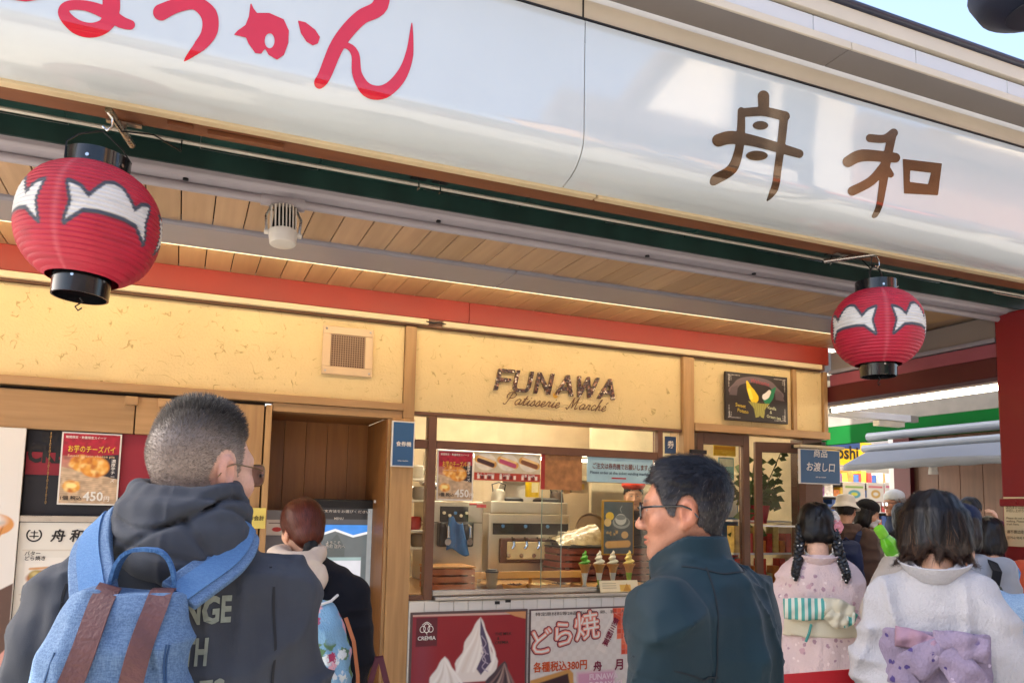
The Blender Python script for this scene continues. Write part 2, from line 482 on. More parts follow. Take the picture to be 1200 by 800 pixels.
def stucco():
    m = M('ochre_stucco', '#d8c08c', .85, var=.08, vscale=2.2)
    N, L, b = nodes_of(m)
    tc = N.new('ShaderNodeTexCoord')
    warp = N.new('ShaderNodeTexNoise'); warp.inputs['Scale'].default_value = 9; warp.inputs['Detail'].default_value = 2
    L.new(tc.outputs['Object'], warp.inputs['Vector'])
    lines = N.new('ShaderNodeTexNoise'); lines.inputs['Scale'].default_value = 7; lines.inputs['Detail'].default_value = 1.5; lines.inputs['Distortion'].default_value = 1.5
    L.new(tc.outputs['Object'], lines.inputs['Vector'])
    d = N.new('ShaderNodeMath'); d.operation = 'SUBTRACT'; d.inputs[1].default_value = .5; L.new(lines.outputs['Fac'], d.inputs[0])
    ab = N.new('ShaderNodeMath'); ab.operation = 'ABSOLUTE'; L.new(d.outputs[0], ab.inputs[0])
    mr = N.new('ShaderNodeMapRange'); mr.inputs['From Min'].default_value = .003; mr.inputs['From Max'].default_value = .011; mr.inputs['To Min'].default_value = 1; mr.inputs['To Max'].default_value = 0
    L.new(ab.outputs[0], mr.inputs['Value'])
    msk = N.new('ShaderNodeTexNoise'); msk.inputs['Scale'].default_value = 14; msk.inputs['Detail'].default_value = 1; L.new(tc.outputs['Object'], msk.inputs['Vector'])
    gt = N.new('ShaderNodeMapRange'); gt.inputs['From Min'].default_value = .52; gt.inputs['From Max'].default_value = .57; L.new(msk.outputs['Fac'], gt.inputs['Value'])
    mu = N.new('ShaderNodeMath'); mu.operation = 'MULTIPLY'; L.new(mr.outputs[0], mu.inputs[0]); L.new(gt.outputs[0], mu.inputs[1])
    mix = N.new('ShaderNodeMix'); mix.data_type = 'RGBA'; src = b.inputs['Base Color'].links[0].from_socket
    L.new(src, mix.inputs['A']); mix.inputs['B'].default_value = (*S('#9b8347'), 1)
    sc = N.new('ShaderNodeMath'); sc.operation = 'MULTIPLY'; sc.inputs[1].default_value = .55; L.new(mu.outputs[0], sc.inputs[0]); L.new(sc.outputs[0], mix.inputs['Factor'])
    L.new(mix.outputs['Result'], b.inputs['Base Color'])
    fine = N.new('ShaderNodeTexNoise'); fine.inputs['Scale'].default_value = 70; fine.inputs['Detail'].default_value = 4; L.new(tc.outputs['Object'], fine.inputs['Vector'])
    h = N.new('ShaderNodeMath'); h.operation = 'MULTIPLY_ADD'; h.inputs[1].default_value = -1.8; L.new(mu.outputs[0], h.inputs[0]); L.new(fine.outputs['Fac'], h.inputs[2])
    bp = N.new('ShaderNodeBump'); bp.inputs['Strength'].default_value = .5; bp.inputs['Distance'].default_value = .01
    L.new(h.outputs[0], bp.inputs['Height']); L.new(bp.outputs['Normal'], b.inputs['Normal'])
    return m
STUCCO = stucco()

# ================================================================== ground
g = MB(); g.add([(-150, -150, 0), (150, -150, 0), (150, 150, 0), (-150, 150, 0)], [(0, 1, 2, 3)])
tag(g.build('street_ground', CONCRETE), 'grey stone paving of the shopping street', kind='structure')

# ================================================================== the shop
shop = thing('shop_building', (2, 5, 0), 'sweet shop front with yellow stucco, oak frames and a serving window', 'building')
BX('stucco_panel', -2.4, 1.318, 5.0, 5.1, 2.272, 2.79, STUCCO, shop)
BX('stucco_panel', 1.397, 3.500, 5.0, 5.1, 2.228, 2.79, STUCCO, shop)
BX('stucco_panel', 3.602, 4.578, 5.0, 5.1, 2.284, 2.79, STUCCO, shop)
BX('stucco_panel', 4.622, 4.905, 5.0, 5.1, 2.284, 2.79, STUCCO, shop)
BX('wooden_post', 1.320, 1.395, 4.975, 5.15, 2.172, 2.79, WOOD_V, shop)
BX('wooden_post', 1.247, 1.395, 4.965, 5.15, 0, 2.17, WOOD_V, shop)
BX('wooden_post', 1.225, 1.245, 4.985, 5.60, 0, 2.165, WOOD_V, shop)
BX('wooden_post', 3.502, 3.600, 4.965, 5.15, 0, 2.79, WOOD_V, shop)
BX('wooden_post', 4.580, 4.620, 4.975, 5.15, 2.284, 2.79, WOOD_V, shop)
BX('wooden_post', 4.907, 4.950, 4.975, 5.2, 2.284, 2.79, WOOD_V, shop)
BX('wooden_post', .462, .498, 4.975, 5.60, 0, 2.203, WOOD_V, shop)
BX('lintel', -2.4, 1.318, 4.965, 5.1, 2.222, 2.270, WOOD_H, shop)
BX('lintel', .500, 1.318, 4.985, 5.1, 2.168, 2.220, WOOD_H, shop)
BX('lintel', 3.602, 4.950, 4.955, 5.1, 2.222, 2.282, WOOD_H, shop)
BX('lintel', 1.397, 3.500, 4.985, 5.1, 2.205, 2.226, BROWN, shop)
BX('red_fascia', -2.4, 1.75, 4.955, 5.1, 2.846, 2.992, RED_F, shop)
BX('red_fascia', 1.753, 4.95, 4.957, 5.1, 2.846, 2.992, RED_F, shop)
BX('cable_duct', -2.4, 1.46, 4.925, 5.0, 2.800, 2.838, IVORY, shop, .006)
BX('cable_duct', 1.56, 4.85, 4.925, 5.0, 2.796, 2.836, IVORY, shop, .006)
BX('duct_rail', -2.4, 4.9, 4.95, 5.05, 2.792, 2.844, BROWN, shop)
MB().tube([(1.44, 4.93, 2.82), (1.49, 4.92, 2.812), (1.53, 4.925, 2.822), (1.58, 4.93, 2.815)], .006).build('cable', DARK, shop)
# recess for the ticket machine
for i in range(5):
    BX('wall_plank', .500 + i * .145, .643 + i * .145, 5.55 - .003 * (i % 2), 5.6, 0, 2.2, PLANK, shop, .002)
BX('recess_ceiling', .500, 1.223, 5.0, 5.6, 2.17, 2.2, PLANK, shop)
BX('recess_side', .498, .506, 5.1, 5.55, 0, 2.165, PLANK, shop, 0)
BX('recess_side', 1.217, 1.2235, 4.99, 5.55, 0, 2.165, PLANK, shop, 0)
# interior shell
INT = M('kitchen_wall', '#b7a284', .6, var=.08)
BX('kitchen_wall', 1.3, 4.95, 7.2, 7.3, 0, 2.7, INT, shop)
BX('kitchen_wall', 1.296, 1.396, 5.16, 7.2, 0, 2.7, INT, shop)
BX('kitchen_ceiling', 1.3, 4.95, 5.1, 7.2, 2.6, 2.7, WHITE_P, shop)
BX('kitchen_floor', 1.3, 4.95, 5.1, 7.2, 0, .05, INT, shop)
BX('side_wall', 4.90, 4.95, 5.2, 7.2, 0, 2.79, M('pantry_cream', '#cbbd9f', .6), shop)
BX('sun_block_roof', -2.4, 4.95, 5.0, 9.5, 3.0, 6.8, WHITE_P, shop)  # unseen block over the shop, raised to keep sun off the side street
# serving counter with white tiles
TILE = M('white_tile', '#dad6cc', .25, var=.03, vscale=3, coat=.2)
ctr = BX('counter_front', 1.397, 3.500, 4.965, 5.1, 0, .998, M('grout', '#bdb8ac', .8), shop, 0)
tile_me = MB().box(0, .097, -.008, 0, 0, .097).build('tile', TILE, ctr, bevel=.003, local=True)
first = True
for i in range(21):
    for j in range(10):
        o = tile_me if first else tile_me.copy()
        if not first: COL.objects.link(o)
        first = False
        o.parent = ctr; o.location = (1.399 + i * .100 - 2, 4.965 - 5 + rng.uniform(-.0006, .0006), .0015 + j * .0995)
BX('counter_ledge', 1.56, 3.500, 4.93, 5.09, 1.000, 1.022, STEEL, shop, .004)
BX('counter_rail', 1.56, 3.285, 4.99, 5.03, 1.024, 1.060, STEEL, shop, .004)
# window frame
BX('window_mullion', 1.500, 1.556, 4.985, 5.06, 1.0, 2.203, BROWN, shop)
BX('window_mullion', 3.287, 3.330, 4.985, 5.06, 1.024, 2.203, BROWN, shop)
BX('window_transom', 1.558, 3.285, 4.990, 5.06, 1.985, 2.042, BROWN, shop)
BX('window_rail', 1.397, 1.498, 4.990, 5.06, 1.985, 2.042, BROWN, shop)
BX('window_rail', 1.397, 1.498, 4.990, 5.06, 1.0, 1.03, BROWN, shop)
for a in ((1.397, 1.499, 1.03, 1.985, 5.03), (1.397, 1.499, 2.042, 2.204, 5.03), (1.557, 2.50, 1.06, 1.984, 5.015), (2.36, 3.286, 1.06, 1.984, 5.035), (1.557, 3.286, 2.042, 2.204, 5.03), (3.331, 3.50, 1.03, 2.204, 5.03)):
    BX('window_pane', a[0], a[1], a[4], a[4] + .006, a[2], a[3], GLASS, shop, 0)
EDGE = M('glass_edge', '#8fa39a', .1, var=.1)
BX('pane_edge', 2.500, 2.504, 5.013, 5.023, 1.06, 1.984, EDGE, shop, 0)
BX('pane_edge', 2.356, 2.360, 5.033, 5.043, 1.06, 1.984, EDGE, shop, 0)
TUBE = emit('lit_tube', (1.0, .86, .66), 9.)
BX('light_tube', 1.6, 3.26, 5.075, 5.095, 1.95, 1.97, TUBE, shop, .005)
for y in (5.9, 6.6):  # two unseen ceiling tubes added to light the kitchen
    BX('light_tube', 1.8, 4.4, y, y + .05, 2.54, 2.575, TUBE, shop, .008)
# door
DOORB = M('door_frame_brown', '#5d3f2e', .4, var=.1, vscale=8, bump=.03)
for a in ((3.652, 3.71, 0, 2.218), (4.09, 4.150, 0, 2.218)): BX('door_post', a[0], a[1], 5.0, 5.06, a[2], a[3], DOORB, shop)
BX('door_head', 3.712, 4.088, 5.0, 5.06, 2.13, 2.218, DOORB, shop)
BX('door_pane', 3.712, 4.088, 5.03, 5.036, .3, 2.13, GLASS, shop, 0)
BX('door_kick_plate', 3.712, 4.088, 5.0, 5.05, .02, .3, DOORB, shop)
BX('door_hinge', 3.55, 3.70, 4.945, 4.962, 2.045, 2.075, DARK, shop)
leaf_m = Matrix.Translation((4.215, 5.02, 0)) @ Matrix.Rotation(R_(-14), 4, 'Z')
leaf = MB()
leaf.box(0, .055, -.02, .02, .05, 2.17, leaf_m); leaf.box(.37, .43, -.02, .02, .05, 2.17, leaf_m); leaf.box(.055, .37, -.02, .02, 2.09, 2.17, leaf_m); leaf.box(.055, .37, -.02, .02, .05, .3, leaf_m)
dl = leaf.build('open_door', DOORB, shop, bevel=.003)
MB().box(.055, .37, -.003, .003, .3, 2.09, leaf_m).build('pane', GLASS, dl)
MB().box(.055, .37, -.012, .012, 1.50, 1.512, leaf_m).build('rail', WHITE_P, dl)
MB().box(.055, .37, -.012, .012, 1.05, 1.062, leaf_m).build('rail', WHITE_P, dl)
MB().cyl(leaf_m @ Vector((.40, -.04, 2.13)), leaf_m @ Vector((.40, -.015, 2.13)), .02).build('knob', CHROME, dl, True)
BX('door_post', 4.70, 4.90, 5.0, 5.15, 0, 2.22, DOORB, shop)

# ================================================================== awning over the shop front
aw = thing('shop_awning', (2, 4, 2.95), 'wood boarded awning with grey beams over the shop front', 'awning')
XL, XR = -2.4, 5.3
cb = MB().box(0, .1395, 0, .58, 0, .012).build('ceiling_board', CEIL_W, aw, bevel=.003, local=True)
cb2 = MB().box(0, .1395, 0, .545, 0, .012).build('ceiling_board', M('ceiling_board_rear', '#b08a60', .42, col2='#be986c', vscale=1.6, stretch=(16, 1, 4), bump=.05, bscale=12, rnd=True), aw, bevel=.003, local=True)
for src, y, z, off in ((cb, 3.50, 2.972, .0), (cb2, 4.42, 2.992, -.012)):
    for i in range(53):
        x = -2.4 + .1445 * i + .078 - .055 + off
        if x > 5.15: break
        o = src if i == 0 else src.copy()
        if i: COL.objects.link(o)
        o.location = (x - 2, y - 4, z - 2.95 + rng.uniform(-.0012, .0012)); o.parent = aw
BX('sun_block_slab', XL, 4.95, 2.80, 4.99, 3.77, 3.99, WHITE_P, aw, 0)  # unseen slabs added to stop sun leaking in above the sign
BX('sun_block_slab', 4.955, XR, 2.80, 4.99, 3.40, 3.60, WHITE_P, aw, 0)
BX('ceiling_backing', XL, XR, 3.40, 4.97, 3.010, 3.03, M('dark_backing', '#1c1612', .9), aw, 0)
def beam(name, x0, x1, sec, mat):
    mb = MB(); n = len(sec)
    for x in (x0, x1): mb.v += [(x, y, z) for y, z in sec]
    mb.f = [(i, (i + 1) % n, n + (i + 1) % n, n + i) for i in range(n)] + [tuple(range(n)), tuple(range(n, 2 * n))]
    return mb.build(name, mat, aw, bevel=.004)
GREY_B = M('grey_beam', '#85858f', .4, var=.07, vscale=2.5, bump=.03)
for a, b in ((XL, 1.72), (1.724, XR)):
    beam('rear_beam', a, b, ((4.075, 3.005), (4.075, 2.958), (4.10, 2.952), (4.41, 2.952), (4.425, 2.962), (4.425, 3.005)), GREY_B)
beam('front_beam', XL, XR, ((3.40, 3.06), (3.40, 2.955), (3.41, 2.942), (3.47, 2.935), (3.497, 2.955), (3.497, 3.009), (3.45, 3.06)), LAV)
for a, b in ((XL, .255), (.44, XR)):
    MB().cyl((a, 3.475, 2.918), (b, 3.475, 2.918), .019, n=14).build('conduit', LAV, aw, True)
for a, b, r in ((.255, .345, .026), (.345, .44, .031)):
    MB().cyl((a, 3.475, 2.918), (b, 3.475, 2.918), r, n=16).build('conduit_joint', LAV, aw, True)
MB().cyl((4.05, 3.475, 2.918), (4.12, 3.475, 2.918), .03, n=16).build('conduit_joint', LAV, aw, True)
for x in (-.05, 1.05, 2.2, 2.9, 3.95):
    MB().cyl((x, 3.44, 2.942), (x, 3.44, 2.932), .012, n=10).build('screw_cap', BLACKMETAL, aw, True)
LEDM = emit('led_strip', (1.0, .82, .58), 14.)
BX('led_strip', XL, XR - .3, 4.428, 4.440, 2.9645, 2.976, LEDM, aw, .0)
BX('led_diffuser', XL, XR - .3, 4.4255, 4.4275, 2.9535, 2.9615, emit('led_diffuser', (1.0, .88, .55), .32), aw, 0)
EAVE = M('brown_soffit', '#6d4027', .5, col2='#7d4c2e', vscale=2, stretch=(1, 12, 12), bump=.05)
BX('brown_soffit', XL, XR, 2.975, 3.07, 3.002, 3.03, EAVE, aw)
BX('brown_soffit', XL, XR, 3.075, 3.165, 3.010, 3.03, EAVE, aw)
GREENM = M('green_shutter_box', '#1d3b36', .35, var=.35, vscale=1.2, stretch=(3, 1, 1))
for i in range(16):
    x = XL + i * .48
    BX('shutter_slot', x, x + .477, 3.20, 3.40, 3.055 + .006 * (i % 2), 3.08, GREENM, aw, .002)
BX('shutter_slot', XL, XR, 3.166, 3.20, 3.025, 3.08, GREENM, aw)
BX('slot_back', XL, XR, 3.386, 3.398, 2.975, 3.054, M('green_slot_back', '#16302c', .4, var=.4, vscale=1.5, stretch=(3, 1, 1)), aw, 0)
# curtain rod with hooks
rod = MB().cyl((XL, 3.27, 3.022), (XR, 3.27, 3.022), .0085, n=10).build('curtain_rod', M('rod_paint', '#b9b3a6', .35, .3), aw, True)
for x in (.9, 1.0, 3.3):
    MB().tube([(x, 3.27, 3.055), (x, 3.262, 3.03), (x, 3.262, 3.005), (x, 3.28, 3.002)], .004).build('rod_hook', CHROME, aw, True)
    BX('hook_plate', x - .035, x + .035, 3.25, 3.285, 3.048, 3.054, BLACKMETAL, aw, 0)
BX('hinge_plate', .02, .30, 3.085, 3.11, 2.99, 3.008, EAVE, aw, .002)
BX('hinge_plate', -.12, -.03, 3.055, 3.08, 2.985, 3.0, EAVE, aw, .002)
# access hatch in the ceiling near the pillar
BX('access_hatch', 4.45, 4.85, 3.62, 4.0, 2.962, 2.970, M('hatch_paint', '#a98c66', .5), aw)

# ================================================================== roof edge above the sign
eave = thing('roof_edge', (2, 2.7, 3.7), 'grey and white metal roof edge running above the shop sign', 'roof')
OFFW = M('cream_metal', '#c8bfae', .4, var=.05, vscale=3)
BX('cream_band', XL, XR, 2.778, 2.80, 3.652, 3.755, OFFW, eave)
BX('cream_band_joint', 1.452, 1.46, 2.7765, 2.80, 3.652, 3.755, DARK, eave, 0)
SOFF = M('grey_soffit', '#7d7774', .5, var=.06, vscale=2)
for a, b in ((XL, 2.77), (2.774, XR)):
    BX('soffit_panel', a, b, 2.604, 2.765, 3.770, 3.79, SOFF, eave)
    BX('drip_edge', a, b, 2.590, 2.603, 3.762, 3.798, OFFW, eave)
x = XL + .09; PAN = M('white_panel', '#cfd2d6', .35, var=.03, vscale=2, coat=.2, rnd=True)
edges = [XL, -.78, -.15, .48, 1.11, 1.92, 2.55, 3.20, 3.86, 4.5, XR]
for a, b in zip(edges[:-1], edges[1:]):
    BX('white_panel', a + .002, b - .002, 2.600, 2.63, 3.800, 3.876, PAN, eave)
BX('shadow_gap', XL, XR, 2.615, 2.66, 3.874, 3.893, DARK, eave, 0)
BX('cream_gutter', XL, XR, 2.585, 2.66, 3.890, 3.962, OFFW, eave)
MB().cyl((XL, 2.585, 3.982), (XR, 2.585, 3.982), .02, n=14).build('navy_edge_pipe', M('navy_paint', '#262a3c', .35), eave, True)

# ================================================================== the long white sign
SY = 2.75
prof = [(3.642, SY + .02), (3.640, SY + .004), (3.632, SY)]
prof += [(3.632 - k * .03, SY + .0015 * math.sin(k / 17 * math.pi)) for k in range(1, 17)]
for k in range(0, 13):
    a = k / 12 * R_(84); prof.append((3.14 - .155 * math.sin(a) * .95, SY + .155 * (1 - math.cos(a)) * 1.15))
prof += [(2.985, SY + .19), (2.985, SY + .205)]
pz = np.array([p[0] for p in prof])[::-1]; py_ = np.array([p[1] for p in prof])[::-1]
def sign_face(x, z, d=.0):
    return (x, float(np.interp(z, pz, py_)) - d, z)
SIGNM = M('sign_acrylic', '#c3cccf', .04, var=.03, vscale=1.5, coat=1., bump=.02, bscale=2.6)
sign = thing('shop_sign', (2, 2.75, 3.0), 'long glossy white shop sign with red and bronze brush characters', 'sign')
for a, b in ((XL, 1.4505), (1.4535, XR)):
    n = 60; xs = np.linspace(a, b, n); v = [(x, q[1], q[0]) for x in xs for q in prof]; k = len(prof)
    f = [(i * k + j, i * k + j + 1, (i + 1) * k + j + 1, (i + 1) * k + j) for i in range(n - 1) for j in range(k - 1)]
    mb = MB(); mb.v = v; mb.f = f; mb.build('sign_panel', SIGNM, sign, True)
BX('sign_back', XL, XR, 2.90, 2.96, 3.0, 3.66, OFFW, sign, 0)
BX('sign_top_rail', XL, XR, 2.752, 2.90, 3.644, 3.652, DARK, sign, 0)
BX('sign_bottom_edge', XL, 1.62, 2.945, 2.985, 2.972, 2.990, IVORY, sign, .003)
BX('sign_bottom_edge', 1.63, XR, 2.945, 2.985, 2.972, 2.990, IVORY, sign, .003)
SIGNRED = M('sign_red', '#c8142f', .12, var=.03, coat=.5)
SIGNBRZ = M('sign_bronze', '#5a4632', .14, .75, var=.25, vscale=4, coat=.6, spec=.8)
def on_sign(u, v):
    p = at(u, v, SY); return sign_face(p.x, p.z, .002)
def strokes(*items):
    def f(P):
        d = np.full(len(P), 1e9)
        for it in items: d = np.minimum(d, it(P))
        return d
    return f
k = 1 / 2.9625
def sc(pts, ox=0., oy=0.): return [(ox + x * k, oy + y * k) for x, y in pts]
def ST(pts, w, ox=0.): return lambda P: stroke(P, sc(pts, ox), [x * k for x in w])
def PG(pts, ox=0.): return lambda P: poly2(P, sc(pts, ox))
def EL(c, r, ox=0., rot=0.): return lambda P: ell2(P, sc([c], ox)[0], (r[0] * k, r[1] * k), rot)
def sub(a, b): return lambda P: np.maximum(a(P), -b(P))
yo = strokes(ST([(388, -170), (384, -60), (386, 30), (370, 85), (320, 104), (262, 90), (222, 50), (236, 22), (300, 22), (372, 48), (420, 78), (452, 88)], [56, 58, 62, 50, 46, 46, 40, 34, 36, 46, 42, 34]), ST([(390, -90), (440, -98), (500, -112)], [40, 44, 30]), ST([(20, -14), (90, -6), (170, -16)], [16, 26, 14]))
u_ = strokes(ST([(560, 44), (610, 22), (676, 12), (724, 50), (728, 108), (696, 158), (640, 206)], [58, 50, 46, 58, 56, 44, 4]), ST([(600, -120), (670, -108), (720, -80)], [34, 44, 30]))
ka = strokes(sub(PG([(870, 8), (880, 30), (892, 46), (935, 46), (985, 68), (1003, 108), (1001, 150), (986, 192), (962, 209), (932, 192), (920, 170), (907, 188), (886, 186), (862, 152), (854, 132), (812, 122), (824, 108), (852, 88), (864, 58)]), EL((936, 143), (17, 26))), PG([(1034, 72), (1060, 78), (1094, 104), (1111, 130), (1104, 152), (1086, 159), (1064, 146), (1044, 116)]))
n_ = strokes(ST([(150, -90), (135, 20), (70, 60), (20, 110), (-20, 170), (-58, 262), (-74, 285)], [40, 56, 52, 52, 50, 46, 40], 400), ST([(-20, 168), (20, 160), (48, 190), (55, 260), (90, 312), (150, 318), (205, 268), (236, 190), (245, 80)], [10, 22, 28, 34, 44, 46, 40, 28, 3], 400))
for f, bb, nm in ((yo, (-5, -60, 175, 50), 'red_character'), (u_, (175, -60, 265, 78), 'red_character'), (ka, (268, -2, 382, 78), 'red_character'), (n_, (365, -30, 490, 120), 'red_character')):
    outline_mesh(f, bb[0], bb[2], bb[1], bb[3], 1.2, on_sign).build(nm, SIGNRED, sign)
fune = strokes(ST([(280, 335), (281, 366)], [40, 38], 800), ST([(206, 392), (282, 388), (355, 404)], [30, 32, 34], 800), ST([(203, 385), (203, 440), (196, 515), (172, 585), (122, 618)], [24, 28, 30, 36, 36], 800), ST([(352, 405), (342, 500), (328, 600), (322, 660), (315, 686)], [30, 28, 26, 26, 4], 800), EL((270, 436), (27, 15), 800), EL((257, 541), (38, 17), 800), ST([(124, 488), (170, 478), (255, 492), (404, 534)], [44, 46, 38, 30], 800))
wa = strokes(ST([(650, 480), (700, 482), (732, 462)], [28, 28, 30], 800), ST([(574, 562), (625, 540), (738, 548)], [38, 42, 34], 800), ST([(728, 465), (712, 540), (695, 640), (678, 742)], [30, 30, 28, 20], 800), ST([(702, 572), (655, 628), (588, 664)], [30, 32, 32], 800), ST([(714, 590), (722, 606)], [20, 22], 800), sub(PG([(764, 552), (900, 568), (886, 678), (768, 672)], 800), PG([(790, 592), (862, 600), (852, 640), (788, 632)], 800)))
for f, bb in ((fune, (830, 98, 945, 236)), (wa, (985, 145, 1112, 256))):
    outline_mesh(f, bb[0], bb[2], bb[1], bb[3], 1.2, on_sign).build('bronze_character', SIGNBRZ, sign)

# ================================================================== lanterns
def lantern(loc, label, rz, tilt, big_hook):
    L_ = thing('paper_lantern', loc, label, 'lantern', 'red paper lanterns under the shop sign')
    n, kk = 280, 250; zz = np.linspace(-.215, .215, kk); TH, Z = np.meshgrid(np.linspace(0, 2 * math.pi, n, endpoint=False), zz)
    prof = .2535 * np.sqrt(np.clip(1 - (np.abs(zz) / .238) ** 2.25, 0, 1)) ** .92
    rib = .007 * np.abs(np.sin(zz / .43 * math.pi * 25)) ** .6
    rr = np.maximum(prof + rib, .1)
    RRR = rr[:, None] * (1 + .011 * vnoise(np.c_[np.cos(TH).ravel() * 3, np.sin(TH).ravel() * 3, Z.ravel() * 12]).reshape(TH.shape))
    v = np.stack([RRR * np.sin(TH), -RRR * np.cos(TH), Z], -1).reshape(-1, 3)
    i = np.arange(kk * n).reshape(kk, n); f = np.stack([i[:-1], np.roll(i, -1, 1)[:-1], np.roll(i, -1, 1)[1:], i[1:]], -1).reshape(-1, 4)
    me = mesh_np('paper_body', v, f)
    col = np.tile(np.array(S('#ad1a36')), (len(v), 1))
    col *= (1 + .10 * fbm(np.c_[v * 9], 3))[:, None]
    emb = [(-.97, -.85), (-.86, -.1), (-1.0, .66), (-.72, .5), (-.52, .16), (-.38, .5), (-.2, .86), (.0, .95), (.2, .86), (.38, .5), (.52, .16), (.72, .5), (1.0, .66), (.86, -.1), (.97, -.85), (.76, -.56), (.6, -.32), (.3, -.26), (-.3, -.26), (-.6, -.32), (-.76, -.56)]
    ang = np.degrees(TH.ravel())
    for c in (0, 90, 180, 270):
        du = (ang - c + 180) % 360 - 180
        P = np.c_[du / 35 * 2.2, (Z.ravel() - .008) / .098]
        d = poly2(P, [(a * 2.2, b) for a, b in emb])
        w = np.clip((-d) / .06, 0, 1)[:, None]; o_ = np.clip((.17 - d) / .06, 0, 1)[:, None]
        col = col * (1 - o_) + np.array(S('#3f4654')) * o_
        col = col * (1 - w) + np.array(S('#d0cfcd')) * w
    # random darker streaks round the paper; a paler glue seam runs down it
    col *= (1 - .25 * np.clip(vnoise(np.c_[v[:, :2] * 14, v[:, 2] * 70]), 0, 1))[:, None]
    seam = np.clip(1 - np.abs((ang - 318 + 180) % 360 - 180) / 4, 0, 1)[:, None] * .25
    col = col * (1 - seam) + np.array(S('#d88088')) * seam
    paint(me, np.clip(col, 0, 1))
    body = link('paper_body', me, vcol('lantern_paper', .55, bump=.25, bscale=150), L_)
    CAPM = M('lantern_cap', '#16181c', .22, .35, var=.4, vscale=5, coat=.4)
    t = MB().lathe([(.100, .195), (.118, .197), (.118, .278), (.112, .278), (.108, .210), (.02, .208)], n=48).build('top_cap', CAPM, L_, True, local=True)
    MB().lathe([(.02, -.212), (.098, -.21), (.104, -.206), (.101, -.284), (.094, -.284), (.092, -.222), (.02, -.220)], n=48).build('bottom_cap', CAPM, L_, True, local=True)
    MB().lathe([(.0195, -.2225), (.092, -.224), (.092, -.2235), (.0195, -.222)], n=32).build('bottom_board', M('lantern_inner', '#5c2a1e', .6), L_, local=True)
    for a in (-.6, .5, 2.2):
        MB().cyl((.1175 * math.sin(a), -.1175 * math.cos(a), .235), (.123 * math.sin(a), -.123 * math.cos(a), .235), .007, n=8).build('rivet', CHROME, L_, local=True)
        MB().cyl((.102 * math.sin(a), -.102 * math.cos(a), -.225), (.107 * math.sin(a), -.107 * math.cos(a), -.225), .006, n=8).build('rivet', CHROME, L_, local=True)
    h = .40 if not big_hook else .36
    hd = MB().tube([(-.118, 0, .235), (-.12, 0, .30), (-.08, 0, .345), (0, 0, h - .01), (.08, 0, .345), (.12, 0, .30), (.118, 0, .235)] if not big_hook else [(-.055, 0, .27), (-.055, 0, .335), (-.035, 0, .36), (0, 0, .368), (.035, 0, .36), (.055, 0, .335), (.055, 0, .27)], .0035 if not big_hook else .0065).build('handle', BLACKMETAL, L_, True, local=True)
    MB().tube([(0, 0, -.285), (.012, 0, -.297), (0, 0, -.31), (-.012, 0, -.322), (0, 0, -.335), (.012, 0, -.322)], .003).build('end_hook', BLACKMETAL, L_, True, local=True)
    L_.rotation_euler = (0, R_(tilt), R_(rz)); L_.scale = (.88, .88, .90)
    return L_
lantern((-.338, 3.0, 2.542), 'larger red paper lantern with white crest hanging at the left end', 22, 3, False)
lantern((3.336, 3.0, 2.580), 'smaller looking red paper lantern hanging beside the red pillar', 6, 0, True)
def hanger(x, y0, z, label, ang):
    h = thing('lantern_bracket', (x, 3.0, z), label, 'bracket', 'steel brackets that carry the lanterns')
    d = Vector((math.sin(ang), math.cos(ang), 0)); p = Vector((x, 3.0, z))
    MB().cyl(p, p + d * .26 + Vector((0, 0, -.01)), .013, n=12).build('tube', STEEL, h, True)
    MB().tube([p + Vector((0, 0, -.012)), p + Vector((.016, 0, -.03)), p + Vector((.016, 0, -.06)), p + Vector((0, 0, -.078)), p + Vector((-.014, 0, -.066))], .0045).build('hook', CHROME, h, True)
    q = p + d * .16
    MB().box(q.x - .06, q.x + .06, q.y - .014, q.y + .014, 2.996, 3.001).box(q.x - .008, q.x + .008, q.y - .012, q.y + .012, z + .01, 2.997).build('mount', STEEL, h)
    MB().tube([p + d * .02 + Vector((0, 0, -.01)), p + d * .05 + Vector((.03, 0, -.05)), p + d * .1 + Vector((.12, 0, -.02)), p + d * .16 + Vector((.2, 0, -.04)), p + d * .2 + Vector((.19, 0, .02))], .003).build('wire', BLACKMETAL, h, True)
hanger(-.308, 3.0, 2.972, 'steel bracket tube above the lantern at the left end', .25)
hanger(3.345, 3.0, 2.985, 'steel bracket tube above the lantern beside the red pillar', -.75)

# ================================================================== spotlight under the conduit
sp = thing('spotlight', (.36, 3.45, 2.90), 'pale grey finned spotlight hanging from the conduit', 'light')
FIN = M('spot_paint', '#c9c4ba', .4, var=.06)
c = Vector((.35, 3.44, 2.775)); ax = Vector((.02, -.10, -1)).normalized()
MB().cyl(c, c + ax * .06, .062, .055, 28).build('lamp_head', FIN, sp, True, bevel=.004)
MB().cyl(c - ax * .10, c, .035, .05, 20).build('fin_core', BLACKMETAL, sp, True)
for i in range(8):
    x = (i - 3.5) * .0145; hw = math.sqrt(max(.0001, .058 ** 2 - x * x))
    fm = Matrix.Translation(c) @ Vector((0, 0, 1)).rotation_difference(-ax).to_matrix().to_4x4()
    MB().box(x - .0025, x + .0025, -hw, hw, -.004, .105, fm).build('cooling_fin', FIN, sp)
MB().tube([c + Vector((-.068, 0, -.01)), c + Vector((-.074, 0, .06)), c + Vector((-.05, .01, .115)), c + Vector((0, .02, .13)), c + Vector((.05, .01, .115)), c + Vector((.074, 0, .06)), c + Vector((.068, 0, -.01))], .006).build('yoke', STEEL, sp, True)
MB().tube([c + Vector((0, .02, .13)), (.35, 3.46, 2.915)], .009).build('stem', STEEL, sp, True)
MB().tube([c + Vector((-.02, .03, .08)), c + Vector((-.07, .04, .13)), (.32, 3.46, 2.905)], .004).build('cord', DARK, sp, True)
